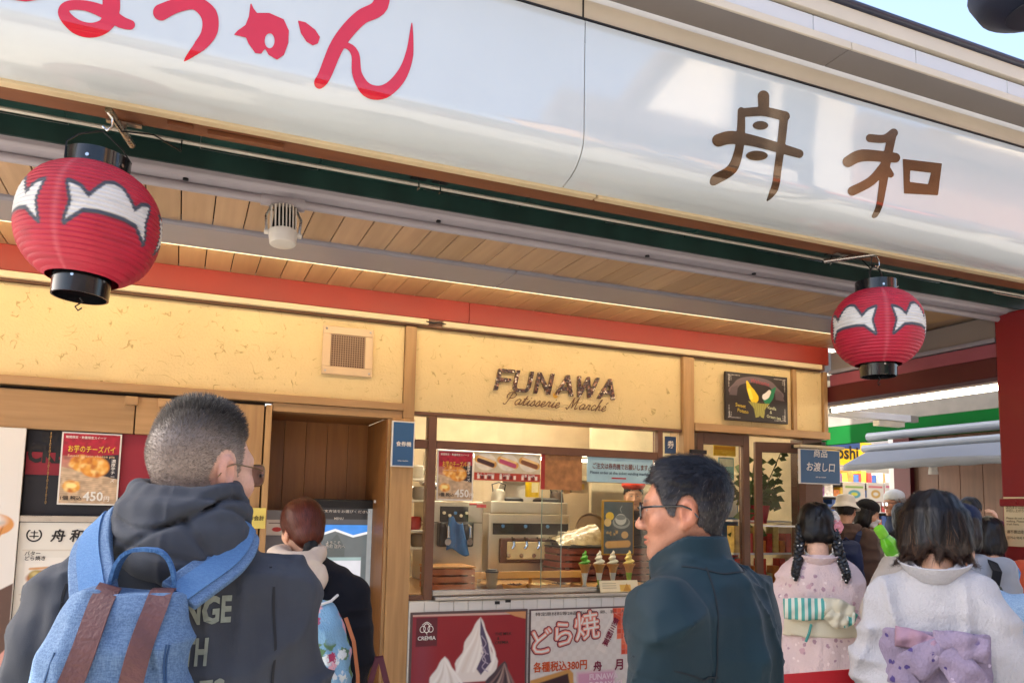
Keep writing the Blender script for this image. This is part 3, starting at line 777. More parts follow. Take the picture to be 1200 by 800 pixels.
for s in (-1, 1): MB().cyl(c + Vector((s * .058, 0, -.01)), c + Vector((s * .078, 0, -.01)), .012, n=10).build('knob', FIN, sp, True)
# ================================================================== print and paint colours
INK = M('black_ink', '#1b1718', .5); REDINK = M('red_ink', '#b3202a', .5); WHITEINK = M('white_ink', '#e8e4da', .5)
YELINK = M('yellow_ink', '#e8c43a', .5); DBROWN = M('dark_brown_ink', '#3a2722', .5); MAROON = M('maroon_ink', '#7d1f3a', .5)
PAPER = M('white_card', '#e2ded4', .5, var=.03); ORANGEINK = M('orange_ink', '#c9521f', .5)
def front(x0, z0, y, d=0.):
    """place(u, v) on a sheet at depth y whose lower left corner is x0, z0."""
    return lambda u, v: (x0 + u, y - d, z0 + v)

# ================================================================== letters on the stucco
fn = thing('shop_name_letters', (2.45, 4.99, 2.48), 'dark glittering FUNAWA letters over a small script line on stucco', 'sign')
def glint_paint():
    m = M('glint_painted_tiles', '#3b2016', .25, coat=.6)
    N, L, b = nodes_of(m); tc = N.new('ShaderNodeTexCoord'); vo = N.new('ShaderNodeTexVoronoi'); vo.inputs['Scale'].default_value = 90
    L.new(tc.outputs['Object'], vo.inputs['Vector'])
    sp = N.new('ShaderNodeSeparateColor'); L.new(vo.outputs['Color'], sp.inputs[0])
    rp = N.new('ShaderNodeValToRGB'); e = rp.color_ramp.elements
    e[0].position = .0; e[0].color = (*S('#2a150e'), 1); e[1].position = 1; e[1].color = (*S('#f4e6cf'), 1)  # pale cells paint the rhinestones' sparkle into the colour
    for p, c in ((.6, '#43241a'), (.84, '#6d4230'), (.91, '#b07c5a'), (.965, '#f4e6cf')):
        x = e.new(p); x.color = (*S(c), 1)
    L.new(sp.outputs[0], rp.inputs['Fac']); L.new(rp.outputs['Color'], b.inputs['Base Color'])
    bp = N.new('ShaderNodeBump'); bp.inputs['Strength'].default_value = .6; bp.inputs['Distance'].default_value = .006; L.new(vo.outputs['Distance'], bp.inputs['Height']); L.new(bp.outputs['Normal'], b.inputs['Normal'])
    return m
GLIT = glint_paint()
def letter_strokes(ch):
    w = .036
    return {'F': ([(0, 0), (0, 1)], [(0, .95), (.6, .95)], [(0, .5), (.52, .5)]), 'U': ([(0, 1), (0, .28), (.1, .07), (.32, .04), (.54, .07), (.64, .28), (.64, 1)],), 'N': ([(0, 0), (0, 1)], [(0, .97), (.62, .03)], [(.62, 0), (.62, 1)]), 'A': ([(0, 0), (.36, .98)], [(.36, .98), (.72, 0)], [(.16, .32), (.56, .32)]), 'W': ([(0, 1), (.2, .03)], [(.2, .03), (.45, .95)], [(.45, .95), (.7, .03)], [(.7, .03), (.92, 1)])}[ch]
x = 1.968
for ch, w in zip('FUNAWA', (.135, .165, .165, .150, .195, .150)):
    st = letter_strokes(ch); hx, hz = .165, .145
    fnn = lambda P: np.minimum.reduce([np.max(np.stack([stroke(P, [(a_ * hx, b_ * hz) for a_, b_ in q_], [.027] * len(q_)), -P[:, 1] - .004, P[:, 1] - hz - .004]), 0) for q_ in st])
    o = outline_mesh(fnn, -.03, .2, -.03, .18, .0045, lambda u, v: (x + u + v * .22, 4.978, 2.413 + v)).build('letter', GLIT, fn)
    so = o.modifiers.new('depth', 'SOLIDIFY'); so.thickness = .02; so.offset = -1
    x += w
CURS = {'P': (([(.05, .55), (0, .75), (.15, .98), (.5, 1), (.75, .82), (.6, .58), (.25, .5)], [(.38, .95), (.25, .4), (.12, .02), (-.08, .06)]), .75), 'a': (([(.5, .42), (.25, .48), (.05, .25), (.15, .02), (.35, .1), (.5, .42), (.42, .08), (.6, .08)],), .55), 't': (([(0, .1), (.28, .8), (.16, .1), (.3, .03), (.42, .12)], [(.05, .55), (.4, .55)]), .36), 'i': (([(0, .1), (.2, .45), (.12, .08), (.24, .02), (.36, .12)], [(.26, .65), (.28, .68)]), .32), 's': (([(0, .08), (.25, .48), (.34, .2), (.2, .0), (.05, .06)], [(.2, .0), (.4, .12)]), .4), 'e': (([(0, .1), (.3, .3), (.28, .46), (.12, .4), (.06, .12), (.22, .0), (.42, .14)],), .4), 'r': (([(0, .1), (.16, .48), (.22, .4), (.36, .42), (.28, .1), (.42, .08)],), .42), 'M': (([(-.1, .1), (.1, .02), (.32, .9), (.38, .96)], [(.34, .95), (.42, .1)], [(.42, .1), (.78, .97)], [(.78, .97), (.74, .05), (.95, .1)]), .95), 'c': (([(.38, .4), (.22, .48), (.05, .25), (.16, .02), (.4, .12)],), .4), 'h': (([(0, .1), (.25, .75), (.3, .98), (.2, .9), (.08, 0)], [(.1, .2), (.32, .47), (.34, .1), (.5, .08)]), .5), 'é': (([(0, .1), (.3, .3), (.28, .46), (.12, .4), (.06, .12), (.22, .0), (.42, .14)], [(.25, .62), (.38, .78)]), .4), ' ': ((), .6)}
cx, SCRM = 2.03, M('script_bronze', '#76553f', .3, .4)
for ch in 'Patisserie Marché':
    st, adv = CURS[ch]; hs = .085
    if st: outline_mesh(lambda P: np.minimum.reduce([stroke(P, [(a_ * hs, b_ * hs) for a_, b_ in q_], [.0075] * len(q_)) for q_ in st]), -.03, .11, -.02, .1, .003, lambda u, v: (cx + u + v * .45, 4.985, 2.318 + v)).build('script_letter', SCRM, fn)
    cx += adv * hs * 1.16
MB().lathe([(.001, 0), (.018, .001), (.02, .003), (.012, .006), (.001, .007)], n=16).build('gold_mark', M('gold_mark', '#d9a53a', .4), fn, local=True).location = (-.02, .006, -.072)
[o for o in fn.children if o.name.startswith('gold_mark')][0].rotation_euler = (R_(90), 0, 0)

# ================================================================== vent grille
vt = thing('wall_vent', (.945, 4.99, 2.58), 'square cream vent with fine rusty mesh set in the stucco', 'vent')
VF = M('vent_frame', '#cdb28d', .45, var=.06)
x0, x1, z0, z1 = .785, 1.105, 2.425, 2.735
for a in ((x0, x1, z1 - .05, z1), (x0, x1, z0, z0 + .05)): BX('frame_rail', a[0], a[1], 4.978, 5.0, a[2], a[3], VF, vt, .004)
for a in ((x0, x0 + .05), (x1 - .05, x1)): BX('frame_rail', a[0], a[1], 4.978, 5.0, z0 + .051, z1 - .051, VF, vt, .004)
BX('mesh_backing', x0 + .05, x1 - .05, 4.994, 4.998, z0 + .05, z1 - .05, M('vent_rust', '#5b3a2e', .8), vt, 0)
mb = MB()
for i in range(15):
    u = x0 + .055 + i * .015; mb.box(u - .0025, u + .0025, 4.986, 4.990, z0 + .05, z1 - .05)
    w = z0 + .055 + i * .0143; mb.box(x0 + .05, x1 - .05, 4.989, 4.993, w - .0025, w + .0025)
tag(mb.build('mesh_wires', M('vent_wire', '#a58a70', .5, .3), vt), kind='stuff')
for a in (x0 + .02, x1 - .02):
    for c_ in (z0 + .02, z1 - .02): MB().cyl((a, 4.978, c_), (a, 4.974, c_), .007, n=10).build('screw', STEEL, vt)

# ================================================================== chalkboard with two cones
cbd = thing('chalkboard_sign', (4.2, 4.97, 2.32), 'dark chalkboard with crossed ice cream cones and a ribbon on stucco', 'sign')
x0, x1, z0, z1 = 3.885, 4.505, 2.322, 2.705
BX('board', x0, x1, 4.955, 4.975, z0, z1, M('chalkboard', '#2c2320', .6), cbd, .004)
cv = Canvas(x1 - x0 - .01, z1 - z0 - .01, .003, '#2c2320'); W, H = cv.w, cv.h
cv.mottle(.15, 20)
rb = [(.08, .62), (.15, .72), (.2, .80), (.3, .86), (.45, .89), (.6, .87), (.72, .82), (.8, .72), (.9, .6)]
cv.line([(a * W, b * H) for a, b in rb], .05, '#6b5b5d'); cv.poly([(.05 * W, .52 * H), (.17 * W, .52 * H), (.19 * W, .74 * H), (.08 * W, .68 * H)], '#5d4f51'); cv.poly([(.8 * W, .5 * H), (.95 * W, .48 * H), (.9 * W, .66 * H), (.79 * W, .72 * H)], '#5d4f51')
def blob(pts, w, col): cv.line([(a * W, b * H) for a, b in pts], [q * W for q in w], col)
blob([(.335, .84), (.37, .7), (.41, .6), (.45, .5)], [.02, .08, .12, .14], '#f0c81f')
blob([(.37, .66), (.4, .5)], [.05, .06], '#f7e04a')
blob([(.80, .76), (.75, .66), (.71, .56), (.66, .48)], [.02, .07, .11, .12], '#1f7d52')
blob([(.7, .66), (.66, .58), (.62, .54)], [.05, .08, .08], '#ded9d2')
for p in ([(.35, .42), (.6, .38), (.62, .2), (.60, .08), (.56, .1)], [(.7, .4), (.44, .38), (.46, .14), (.47, .08), (.52, .1)]): cv.poly([(a * W, b * H) for a, b in p], '#a8a04c')
for i in range(7):
    cv.line([((.40 + .045 * i) * W, .42 * H), ((.47 + .02 * i) * W, .12 * H)], .003, '#6f6a2e')
for sx_, sy_ in ((0, 0), (1, 0), (0, 1), (1, 1)):
    for i in range(9):
        for p in ((.04 + i * .022, .05), (.045, .06 + i * .03), (.06 + .02 * math.sin(i * 2.), .07 + .012 * i)):
            cv.ell(((1 - p[0] if sx_ else p[0]) * W, (1 - p[1] if sy_ else p[1]) * H), (.0035 + .002 * (i % 3 == 0), .0035), '#b9b2a8')
cv.build('chalk_drawing', front(x0 + .005, z0 + .005, 4.9535), cbd)
lettering('Welcome', x0 + .24, x0 + .43, z0 + .295, z0 + .345, 4.952, M('chalk_pink', '#b0525a', .7), cbd, rot=-.1)
lettering('Sweet\n  Potato', x0 + .09, x0 + .22, z0 + .065, z0 + .135, 4.952, M('chalk_yellow', '#c9b040', .7), cbd, rot=-.1)
lettering('Vanilla\n   &\nGreen tea', x0 + .40, x0 + .56, z0 + .035, z0 + .13, 4.952, M('chalk_cream', '#c9cba0', .7), cbd, rot=-.1)

# ================================================================== blue signs
BLUE = M('sign_blue', '#2d5a86', .45, var=.06)
def blue_sign(name, x0, x1, z0, z1, y, label, body, small, col=BLUE):
    t = thing(name, ((x0 + x1) / 2, y, z0), label, 'sign')
    BX('board', x0, x1, y, y + .02, z0, z1, PAPER, t, .002)
    BX('face', x0 + .008, x1 - .008, y - .0025, y, z0 + .008, z1 - .008, col, t, 0)
    return t
t = blue_sign('ticket_sign', 1.235, 1.385, 1.853, 2.147, 4.915, 'narrow blue ticket sign hung on the oak post beside the recess', None, None)
lettering('食券機', 1.262, 1.362, 1.965, 2.035, 4.911, WHITEINK, t, bold=.02, align='C'); lettering('ticket machine', 1.275, 1.345, 1.885, 1.90, 4.911, WHITEINK, t, align='C')
BX('bracket', 1.26, 1.30, 4.93, 4.965, 2.10, 2.12, DARK, t)
# pick-up sign stands out from the corner of the shop
a = at(937, 525, 4.6); b_ = at(985, 568, 4.6)
t = blue_sign('pickup_counter_sign', a.x, b_.x, b_.z, a.z, 4.6, 'blue hanging sign with white pick-up writing at the shop corner', None, None, M('sign_blue_grey', '#3a6286', .45, var=.06))
w_ = b_.x - a.x
lettering('商品', a.x + w_ * .33, a.x + w_ * .67, b_.z + .20, b_.z + .275, 4.596, WHITEINK, t, bold=.02, shear=.12, align='C')
lettering('お渡し口', a.x + w_ * .13, a.x + w_ * .87, b_.z + .095, b_.z + .165, 4.596, WHITEINK, t, bold=.02, shear=.12, align='C')
lettering('pick up counter', a.x + w_ * .35, a.x + w_ * .65, b_.z + .045, b_.z + .06, 4.596, WHITEINK, t, align='C')
BX('top_plate', a.x - .02, b_.x + .02, 4.57, 4.64, a.z + .006, a.z + .028, IVORY, t)
BX('arm', b_.x - .18, b_.x - .14, 4.60, 4.99, a.z + .03, a.z + .06, DARK, t)

# ================================================================== left wall: cabinet, posters, menu
cab = thing('oak_cabinet', (-.6, 5, 0), 'tall oak cabinet with sliding header boards left of the recess', 'cabinet')
BX('header_board', -2.4, -.262, 4.99, 5.05, 1.985, 2.200, WOOD_H, cab)
BX('header_board', -.255, .06, 4.993, 5.05, 1.985, 2.200, WOOD_H, cab)
BX('side_door', .064, .452, 4.988, 5.04, .05, 2.200, WOOD_V, cab)
BX('base_board', -2.4, .06, 4.99, 5.05, 0, .5, WOOD_H, cab)
BX('cabinet_back', -2.4, .462, 5.06, 5.1, 0, 2.22, M('cabinet_dark', '#241a16', .6), cab, 0)
for x in (-.28, -.105): BX('wood_stop', x - .035, x + .035, 4.965, 4.992, 2.148, 2.198, WOOD_H, cab, .004)
# black and red cloth banner behind the poster
bn = thing('cloth_banner', (-.4, 5.03, 1.5), 'black and dark red banner with big dark letters behind the pie poster', 'banner')
BX('black_cloth', -.785, .06, 5.035, 5.045, 1.50, 1.985, M('black_cloth', '#25252c', .7, var=.2), bn, 0)
BX('red_cloth', -.785, .06, 5.030, 5.034, 1.735, 1.86, M('dark_red_cloth', '#8c1d2e', .6, var=.15, vscale=3), bn, 0)
BX('red_cloth', -.32, .06, 5.028, 5.033, 1.62, 1.984, M('dark_red_cloth', '#8c1d2e', .6), bn, 0)
lettering('CKE', -.78, -.60, 1.80, 1.90, 5.0295, INK, bn, bold=.04, fit=True); lettering('av', -.72, -.63, 1.915, 1.975, 5.0295, INK, bn, bold=.03, fit=True)
BX('shelf_edge', -.79, .06, 4.99, 5.05, 1.478, 1.512, STEEL, bn, .002)
mb = MB()
for i in range(20): mb.tube([(-.672 + .003 * math.cos(q) * (1 if i % 2 else .2), 5.0 + .003 * math.sin(q), 1.965 - i * .02 + .009 * math.sin(q)) for q in np.linspace(0, 2 * math.pi, 8)[:-1]], .0018, 5, True)
tag(mb.build('hanging_chain', M('brass', '#a3875a', .35, .8), bn), kind='stuff')

def pie_poster(x0, x1, z0, z1, y, label):
    t = thing('pie_poster', ((x0 + x1) / 2, y, z0), label, 'poster')
    BX('card', x0, x1, y, y + .004, z0, z1, PAPER, t, 0)
    W, H = x1 - x0 - .016, z1 - z0 - .016
    c = Canvas(W, H, .003, '#9c1c33')
    c.grad(0, H, '#c9b394', '#a5182f'); c.rect(0, H * .68, W, H, '#a5182f'); c.poly([(W * .6, H * .35), (W, H * .3), (W, H * .72), (W * .7, H * .7)], '#26222c')
    c.poly([(0, 0), (W, 0), (W, H * .36), (0, H * .52)], '#c3a888'); c.mottle(.35, 60)
    for i in range(14): c.line([(0, H * (.02 + .03 * i)), (W, H * (.0 + .026 * i))], .002, '#8f7254', alpha=.6)
    for cx, cy, rx, ry in ((.34, .58, .2, .13), (.58, .53, .26, .17), (.2, .24, .14, .09)):
        c.ell((cx * W, cy * H), (rx * W, ry * H * .9), '#d98a2c', soft=.01)
        c.blobs((cx * W, cy * H), (rx * W * .9, ry * H * .75), 46, ['#f0bf62', '#e09a36', '#f6d488', '#b9661c', '#e9ac4c'], .016 * W / .3, int(cx * 100))
    c.ell((.2 * W, .25 * H), (.09 * W, .035 * H), '#f3e08f', soft=.005)
    c.build('print', front(x0 + .008, z0 + .008, y - .0015), t)
    lettering('お芋のチーズパイ', x0 + .035, x1 - .03, z1 - .112, z1 - .072, y - .003, YELINK, t, bold=.008, fit=True)
    lettering('Sweet potato cheese pie', x0 + .035, x1 - .03, z1 - .142, z1 - .124, y - .003, M('gold_ink', '#d9b48a', .5), t, bold=.01, fit=True)
    lettering('期間限定・数量限定スイーツ', x0 + .02, x0 + .22, z1 - .035, z1 - .02, y - .003, WHITEINK, t, fit=True)
    lettering('1個 税込', x0 + .015, x0 + .12, z0 + .025, z0 + .05, y - .003, INK, t, bold=.02, fit=True)
    lettering('450', x0 + .125, x0 + .225, z0 + .022, z0 + .075, y - .003, WHITEINK, t, bold=.02, fit=True); lettering('円', x0 + .23, x0 + .26, z0 + .022, z0 + .05, y - .003, WHITEINK, t, bold=.02)
    lettering('濃厚芋チーズ', x1 - .045, x1 - .022, z0 + .13, z0 + .26, y - .003, WHITEINK, t, vertical=True, fit=True)
    return t
pie_poster(-.618, -.318, 1.574, 1.978, 5.0, 'cheese pie poster with yellow title on the black and red banner')
pie_poster(1.572, 1.826, 1.648, 1.981, 5.006, 'cheese pie poster stuck inside the serving window glass')

mn = thing('menu_board', (-.3, 5.0, .5), 'white shop menu board with rows of pictured sweets below the banner', 'menu')
x0, x1, z0, z1 = -.785, .06, .45, 1.474
BX('board', x0, x1, 5.0, 5.02, z0, z1, PAPER, mn, .002)
W, H = x1 - x0, z1 - z0; c = Canvas(W, H, .004, '#dcd8cc')
def dish(cx, cy, kind):
    c.rect(cx - .105, cy - .10, cx + .105, cy + .10, '#e6e1d6')
    if kind == 'bun':
        c.ell((cx, cy - .01), (.095, .045), '#a9673a', soft=.008)
        for q in (-.05, .0, .05): c.ell((cx + q, cy + .005), (.033, .03), '#a08a4a', soft=.012); c.ell((cx + q - .006, cy + .012), (.015, .012), '#c9b777', soft=.012)
        c.line([(cx - .08, cy + .04), (cx + .07, cy + .05)], .012, '#c99661')
    elif kind == 'red': c.ell((cx, cy), (.085, .05), '#57292a', soft=.012); c.ell((cx - .02, cy + .015), (.03, .016), '#8b5a4a', soft=.012)
    elif kind == 'bar':
        c.poly([(cx - .08, cy - .06), (cx - .02, cy - .06), (cx + .1, cy + .03), (cx + .04, cy + .06), (cx - .07, cy - .0)], '#c07a3e', soft=.006); c.poly([(cx - .08, cy - .06), (cx - .02, cy - .065), (cx - .02, cy - .02), (cx - .08, cy - .01)], '#e8d05e', soft=.005); c.rect(cx - .1, cy - .1, cx - .04, cy - .08, '#b8323a')
    else:
        c.ell((cx, cy), (.08, .055), '#8d8b3a', soft=.01); c.blobs((cx, cy), (.07, .045), 20, ['#c0b84e', '#7e8436', '#d7cd72'], .02, 4); c.rect(cx - .105, cy - .1, cx + .105, cy - .075, '#b0457d')
for i, (a, q) in enumerate((('bun', 0), ('red', 1), ('bar', 0), ('bun', 1), ('tea', 0), ('bar', 1))):
    dish(.145 + .24 * q, H - .29 - .235 * (i // 2) - (.01 if i // 2 else 0), a)
for i in range(4): c.line([(.025, H - .15 - .235 * i), (.56, H - .15 - .235 * i)], .003, '#b5a389')
c.line([(.262, H - .15), (.262, H - .86)], .003, '#b5a389')
c.build('print', front(x0, z0, 4.9985), mn)
lettering('舟 和', x0 + .15, x0 + .38, z1 - .105, z1 - .035, 4.997, INK, mn, bold=.03, shear=.15)
outline_mesh(lambda P: np.minimum(np.maximum(np.abs(ell2(P, (.072, .068), (.034, .034))) - .004, (P[:, 1] - .095)), np.minimum(stroke(P, [(.052, .06), (.092, .06)], [.006, .006]), np.minimum(stroke(P, [(.072, .05), (.072, .09)], [.006, .006]), stroke(P, [(.056, .08), (.088, .08)], [.005, .005])))), .02, .12, .02, .12, .003, lambda u, v: (x0 + u, 4.997, z1 - .135 + v)).build('crest', INK, mn)
for body, u, v, w, h in (('バター\nどら焼き', .035, .155, .10, .05), ('小倉バター\nどら焼き', .275, .155, .11, .05), ('380円', .15, .375, .09, .028), ('芋ようかん', .03, .40, .12, .03), ('ようかん\nソフトクリーム', .03, .63, .13, .055), ('380円', .4, .375, .09, .028)):
    lettering(body, x0 + u, x0 + u + w, z1 - v - h, z1 - v, 4.997, INK, mn, bold=.015)
lm = thing('ice_cream_banner', (-1.0, 4.97, .3), 'white upright banner with a giant soft ice cream cone at the far left edge', 'banner')
x0, x1 = -1.5, -.787
BX('panel', x0, x1, 4.97, 4.99, .2, 1.984, PAPER, lm, .002)
c = Canvas(x1 - x0, 1.78, .005, '#ddd8cf'); W = c.w
c.poly([(W - .35, .75), (W - .0, .95), (W, 0), (W - .4, 0)], '#5b4035'); c.poly([(W - .12, 0), (W, 0), (W, .62), (W - .1, .5)], '#d79a8c'); c.rect(W - .11, 0, W, .16, '#2a62a8')
c.poly([(W - .45, 1.25), (W - .055, 1.25), (W - .28, .74)], '#c9823f'); c.ell((W - .12, 1.26), (.10, .06), '#d2904c')
for i in range(6): c.line([(W - .42 + .07 * i, 1.25), (W - .3 + .02 * i, .8)], .006, '#a5652c')
for i in range(5): c.ell((W - .23 + .012 * i, 1.28 + .085 * i), (.165 - .028 * i, .06), '#dcd9d4', soft=.02); c.line([(W - .38 + .03 * i, 1.25 + .085 * i), (W - .2, 1.235 + .085 * i), (W - .07 - .03 * i, 1.27 + .085 * i)], .01, '#b3aea8', soft=.02)
c.build('print', front(x0, .202, 4.9685), lm)

ck = thing('checkout_note', (.43, 4.97, 1.456), 'small yellow checkout note taped to the oak post', 'sign')
BX('card', .372, .490, 4.962, 4.966, 1.452, 1.575, M('pale_yellow_card', '#e3d06a', .5), ck, 0)
lettering('お会計', .392, .482, 1.495, 1.535, 4.9605, INK, ck, bold=.02)

# ================================================================== ticket machine in the recess
km = thing('ticket_machine', (.95, 5.3, .4), 'black touch screen ticket machine standing inside the wooden recess', 'ticket machine')
a = at(352, 583, 5.3); b_ = at(440, 735, 5.3); x0, x1, z1 = .72, b_.x, a.z - .003; z0 = 1.0
BX('housing', x0, x1, 5.30, 5.46, .45, z1, DARK, km, .012)
SCR = None
W, H = x1 - x0 - .10, z1 - z0 - .12
c = Canvas(W, H, .003, '#3a3f42'); c.rect(0, H * .86, W, H, '#2b2e30'); c.rect(0, H * .80, W, H * .86, '#4c4f52')
c.rect(0, H * .45, W, H * .79, '#3f86d6'); c.poly([(0, H * .55), (W * .18, H * .66), (W * .45, H * .74), (W * .72, H * .66), (W, H * .72), (W, 0), (0, 0)], '#dfe3e5'); c.poly([(0, H * .52), (W * .18, H * .63), (W * .45, H * .71), (W * .72, H * .63), (W, H * .69), (W, 0), (0, 0)], '#5e6668')
c.poly([(W * .3, H * .5), (W * .48, H * .68), (W * .6, H * .5), (W * .6, H * .38), (W * .3, H * .38)], '#525a5a'); c.rect(W * .35, H * .02, W * .85, H * .34, '#c9ccd2'); c.rect(W * .35, H * .34, W * .85, H * .38, '#8fa8a8'); c.rect(W * .93, 0, W, H, '#8b8f90'); c.mottle(.06, 30)
lum = emit('screen_glow', (.5, .5, .5), .0)
sm = vcol('screen_print', .08, coat=.6)
N, L, bb = nodes_of(sm); L.new([n for n in N if n.type == 'ATTRIBUTE'][0].outputs['Color'], bb.inputs['Emission Color']); bb.inputs['Emission Strength'].default_value = .22
c.build('screen', front(x0 + .05, z0 + .06, 5.2985), km, sm)
lettering('ご注文方法をお選びください', x0 + .12, x1 - .07, z1 - .09, z1 - .07, 5.297, WHITEINK, km, fit=True)
lettering('MENU', x0 + .24, x0 + .30, z1 - .14, z1 - .115, 5.297, WHITEINK, km)
lettering('ようこそ\n舟和 店内へ', x0 + .19, x0 + .32, z1 - .33, z1 - .27, 5.297, WHITEINK, km)
MB().cyl((x1 - .022, 5.30, z0 + .27), (x1 - .022, 5.29, z0 + .27), .008).build('sensor', DARK, km)
BX('slot_panel', x0 + .06, x1 - .06, 5.285, 5.30, .62, .92, M('machine_grey', '#3b3f45', .4), km, .005)
BX('receipt_slot', x1 - .16, x1 - .08, 5.278, 5.285, .80, .86, M('slot_red', '#b0483c', .5), km, .002)
BX('shelf_panel', .507, .70, 5.33, 5.50, .4, 1.56, M('grey_cabinet', '#84868a', .5), km, .004)
nt_ = thing('notice_card', (.58, 5.32, 1.43), 'small white card with red print beside the ticket machine', 'sign')
BX('card', .515, .66, 5.315, 5.325, 1.40, 1.50, PAPER, nt_, 0)
c = Canvas(.14, .095, .003, '#dcd6cc'); c.ell((.08, .035), (.03, .015), '#c23a34'); c.line([(.03, .075), (.12, .075)], .006, '#7a6a66'); c.build('print', front(.5175, 1.4025, 5.3135), nt_)
MB().cyl((1.216, 5.22, 1.63), (1.206, 5.22, 1.63), .01).build('wall_button', WHITE_P, shop)

# ================================================================== posters on the counter
pc = thing('cone_poster', (1.81, 4.94, .2), 'framed dark red poster with three swirled soft ice creams on the counter', 'poster')
x0, x1, z0, z1 = 1.405, 2.222, .10, .930
BX('frame', x0, x1, 4.945, 4.956, z0, z1, M('poster_frame', '#5b4a48', .4), pc, .003)
W, H = x1 - x0 - .03, z1 - z0 - .03; c = Canvas(W, H, .004, '#8f1d26'); c.rect(0, 0, W * .16, H, '#8a3340', soft=.1); c.rect(W * .03, H - .2, W * .21, H - .02, '#5f1f2a')
c.line([(0, H - .004), (W, H - .012)], .014, '#c9a597'); c.poly([(W * .8, H), (W, H), (W, H - .05), (W * .9, H - .03)], '#c98e5e')
def swirl(cx, tip, base, wd, cols, lean):
    H_ = tip - base; ts = np.linspace(0, 1, 15); hw = [wd * (.56 * (1 - t) ** .8 * (1 + .10 * math.sin(t * 15)) + .004) for t in ts]
    c.poly([(cx + lean * t ** 2 + w_, base + H_ * t) for t, w_ in zip(ts, hw)][::-1] + [(cx + wd * .5, base - .1), (cx - wd * .5, base - .1)][::-1][::-1] + [(cx + lean * t ** 2 - w_, base + H_ * t) for t, w_ in zip(ts, hw)], cols[0], soft=.01)
    for i in range(7):
        u = (i - 3) / 3.; c.line([(cx + lean * .95, tip - .02), (cx + lean * .4 + u * wd * .20 + .02, base + (tip - base) * .55), (cx + u * wd * .42 + .015, base + (tip - base) * .2), (cx + u * wd * .44 - .02, base - .03)], [.003, .012, .02, .02], cols[1 + i % (len(cols) - 1)], soft=.012)
swirl(W * .56, H - .03, H - .34, .26, ['#e6ddd2', '#f2ece2', '#e2d6c8', '#f0e9de'], .02)
c.poly([(W * .585, H - .035), (W * .66, H - .2), (W * .69, H - .32), (W * .6, H - .40), (W * .56, H - .36), (W * .62, H - .26), (W * .585, H - .14)], '#4f4560', soft=.008)
for q in (.2, .26, .31): c.line([(W * .6, H - q + .05), (W * .64, H - q), (W * .61, H - q - .04), (W * .66, H - q - .07)], .006, '#b6a9b4', soft=.006)
swirl(W * .28, H - .27, H - .52, .27, ['#ebe4da', '#f4efe6', '#d9cfc2', '#f1ebe2'], -.0)
swirl(W * .75, H - .32, H - .55, .26, ['#4a3a40', '#8b6f68', '#3a2c34', '#b59a8c'], .05)
for cx in (.56, .28, .75): c.poly([(W * cx - .1, H - .60), (W * cx + .1, H - .60), (W * cx, .02)], '#d08a42', soft=.01)
c.build('print', front(x0 + .015, z0 + .015, 4.9435), pc)
lettering('CREMIA', x0 + .05, x0 + .17, z1 - .175, z1 - .15, 4.942, WHITEINK, pc, bold=.02, fit=True)
outline_mesh(lambda P: np.minimum.reduce([np.abs(ell2(P, (.0, .0), (.02, .028))) - .0022] + [np.abs(ell2(P, (.026 * s, -.006), (.017, .02), .4 * s)) - .002 for s in (-1, 1)] + [stroke(P, [(-.03, .02), (0, .038), (.03, .02)], [.004, .005, .004]), stroke(P, [(0, -.03), (.004, -.045)], [.004, .003])]), -.06, .06, -.06, .06, .0025, lambda u, v: (x0 + .108 + u, 4.942, z1 - .10 + v)).build('logo', WHITEINK, pc)
lettering('THE MILK\n  &\nCREMIA', x0 + .58, x0 + .70, z1 - .23, z1 - .14, 4.942, DBROWN, pc)
pd = thing('pancake_poster', (2.65, 4.94, .2), 'white poster with puffy red Japanese title and a bean pancake on the counter', 'poster')
x0, x1, z0, z1 = 2.237, 3.070, .10, .926
BX('frame', x0, x1, 4.945, 4.956, z0, z1, M('poster_frame', '#5b4a48', .4), pd, .003)
W, H = x1 - x0 - .02, z1 - z0 - .02; c = Canvas(W, H, .004, '#d9d2c8')
for i in range(0, 24):
    for j in range(0, 24):
        if (i + j) % 2: c.rect(i * .035, H - j * .035 - .035, i * .035 + .035, H - j * .035, '#d2c9be', alpha=.6)
for i in range(5):
    for j in range(9):
        if i > j * .35 - 1: c.rect(W - .18 + i * .036, H - j * .036 - .036, W - .18 + i * .036 + .036, H - j * .036, ['#c9442a', '#e06a48', '#d8593a'][(i * 2 + j) % 3])
c.ell((W - .05, H - .2), (.045, .05), '#e58a72'); c.line([(W - .08, H - .2), (W - .02, H - .2)], .003, '#f3c3b3')
tg = Matrix.Rotation(-.5, 2); pts = [tg @ Vector(p) for p in ((-.035, -.14), (.035, -.14), (.035, .14), (-.035, .14))]
c.poly([(W - .21 + p.x, H - .17 + p.y) for p in pts], '#e2d8cc'); c.poly([(W - .21 + tg.to_4x4().to_2x2().row[0].dot(Vector((q, .09 + .05))) * 1, H - .17 + tg.row[1].dot(Vector((q, .09 + (.05 if k_ < 2 else -.02))))) for k_, q in enumerate((-.035, .035, .035, -.035))], '#c9442a')
c.poly([(0, H - .46), (W * .36, H - .40), (W * .40, H - .43), (W * .42, H - .7), (0, H - .75)], '#c8924e', soft=.01); c.poly([(W * .03, H - .49), (W * .35, H - .43), (W * .38, H - .55), (W * .36, H - .7), (W * .02, H - .75)], '#3d2227', soft=.01)
c.blobs((W * .19, H - .58), (.12, .08), 60, ['#5c3238', '#2c171c', '#704247', '#452830'], .014, 8); c.poly([(W * .2, H - .64), (W * .38, H - .58), (W * .38, H - .75), (W * .2, H - .75)], '#c9b56a', soft=.01)
c.rect(W * .44, H - .58, W * .8, H - .43, '#d39ab0', soft=.03); c.rect(W * .42, H - .66, W, H - .555, '#c01f33')
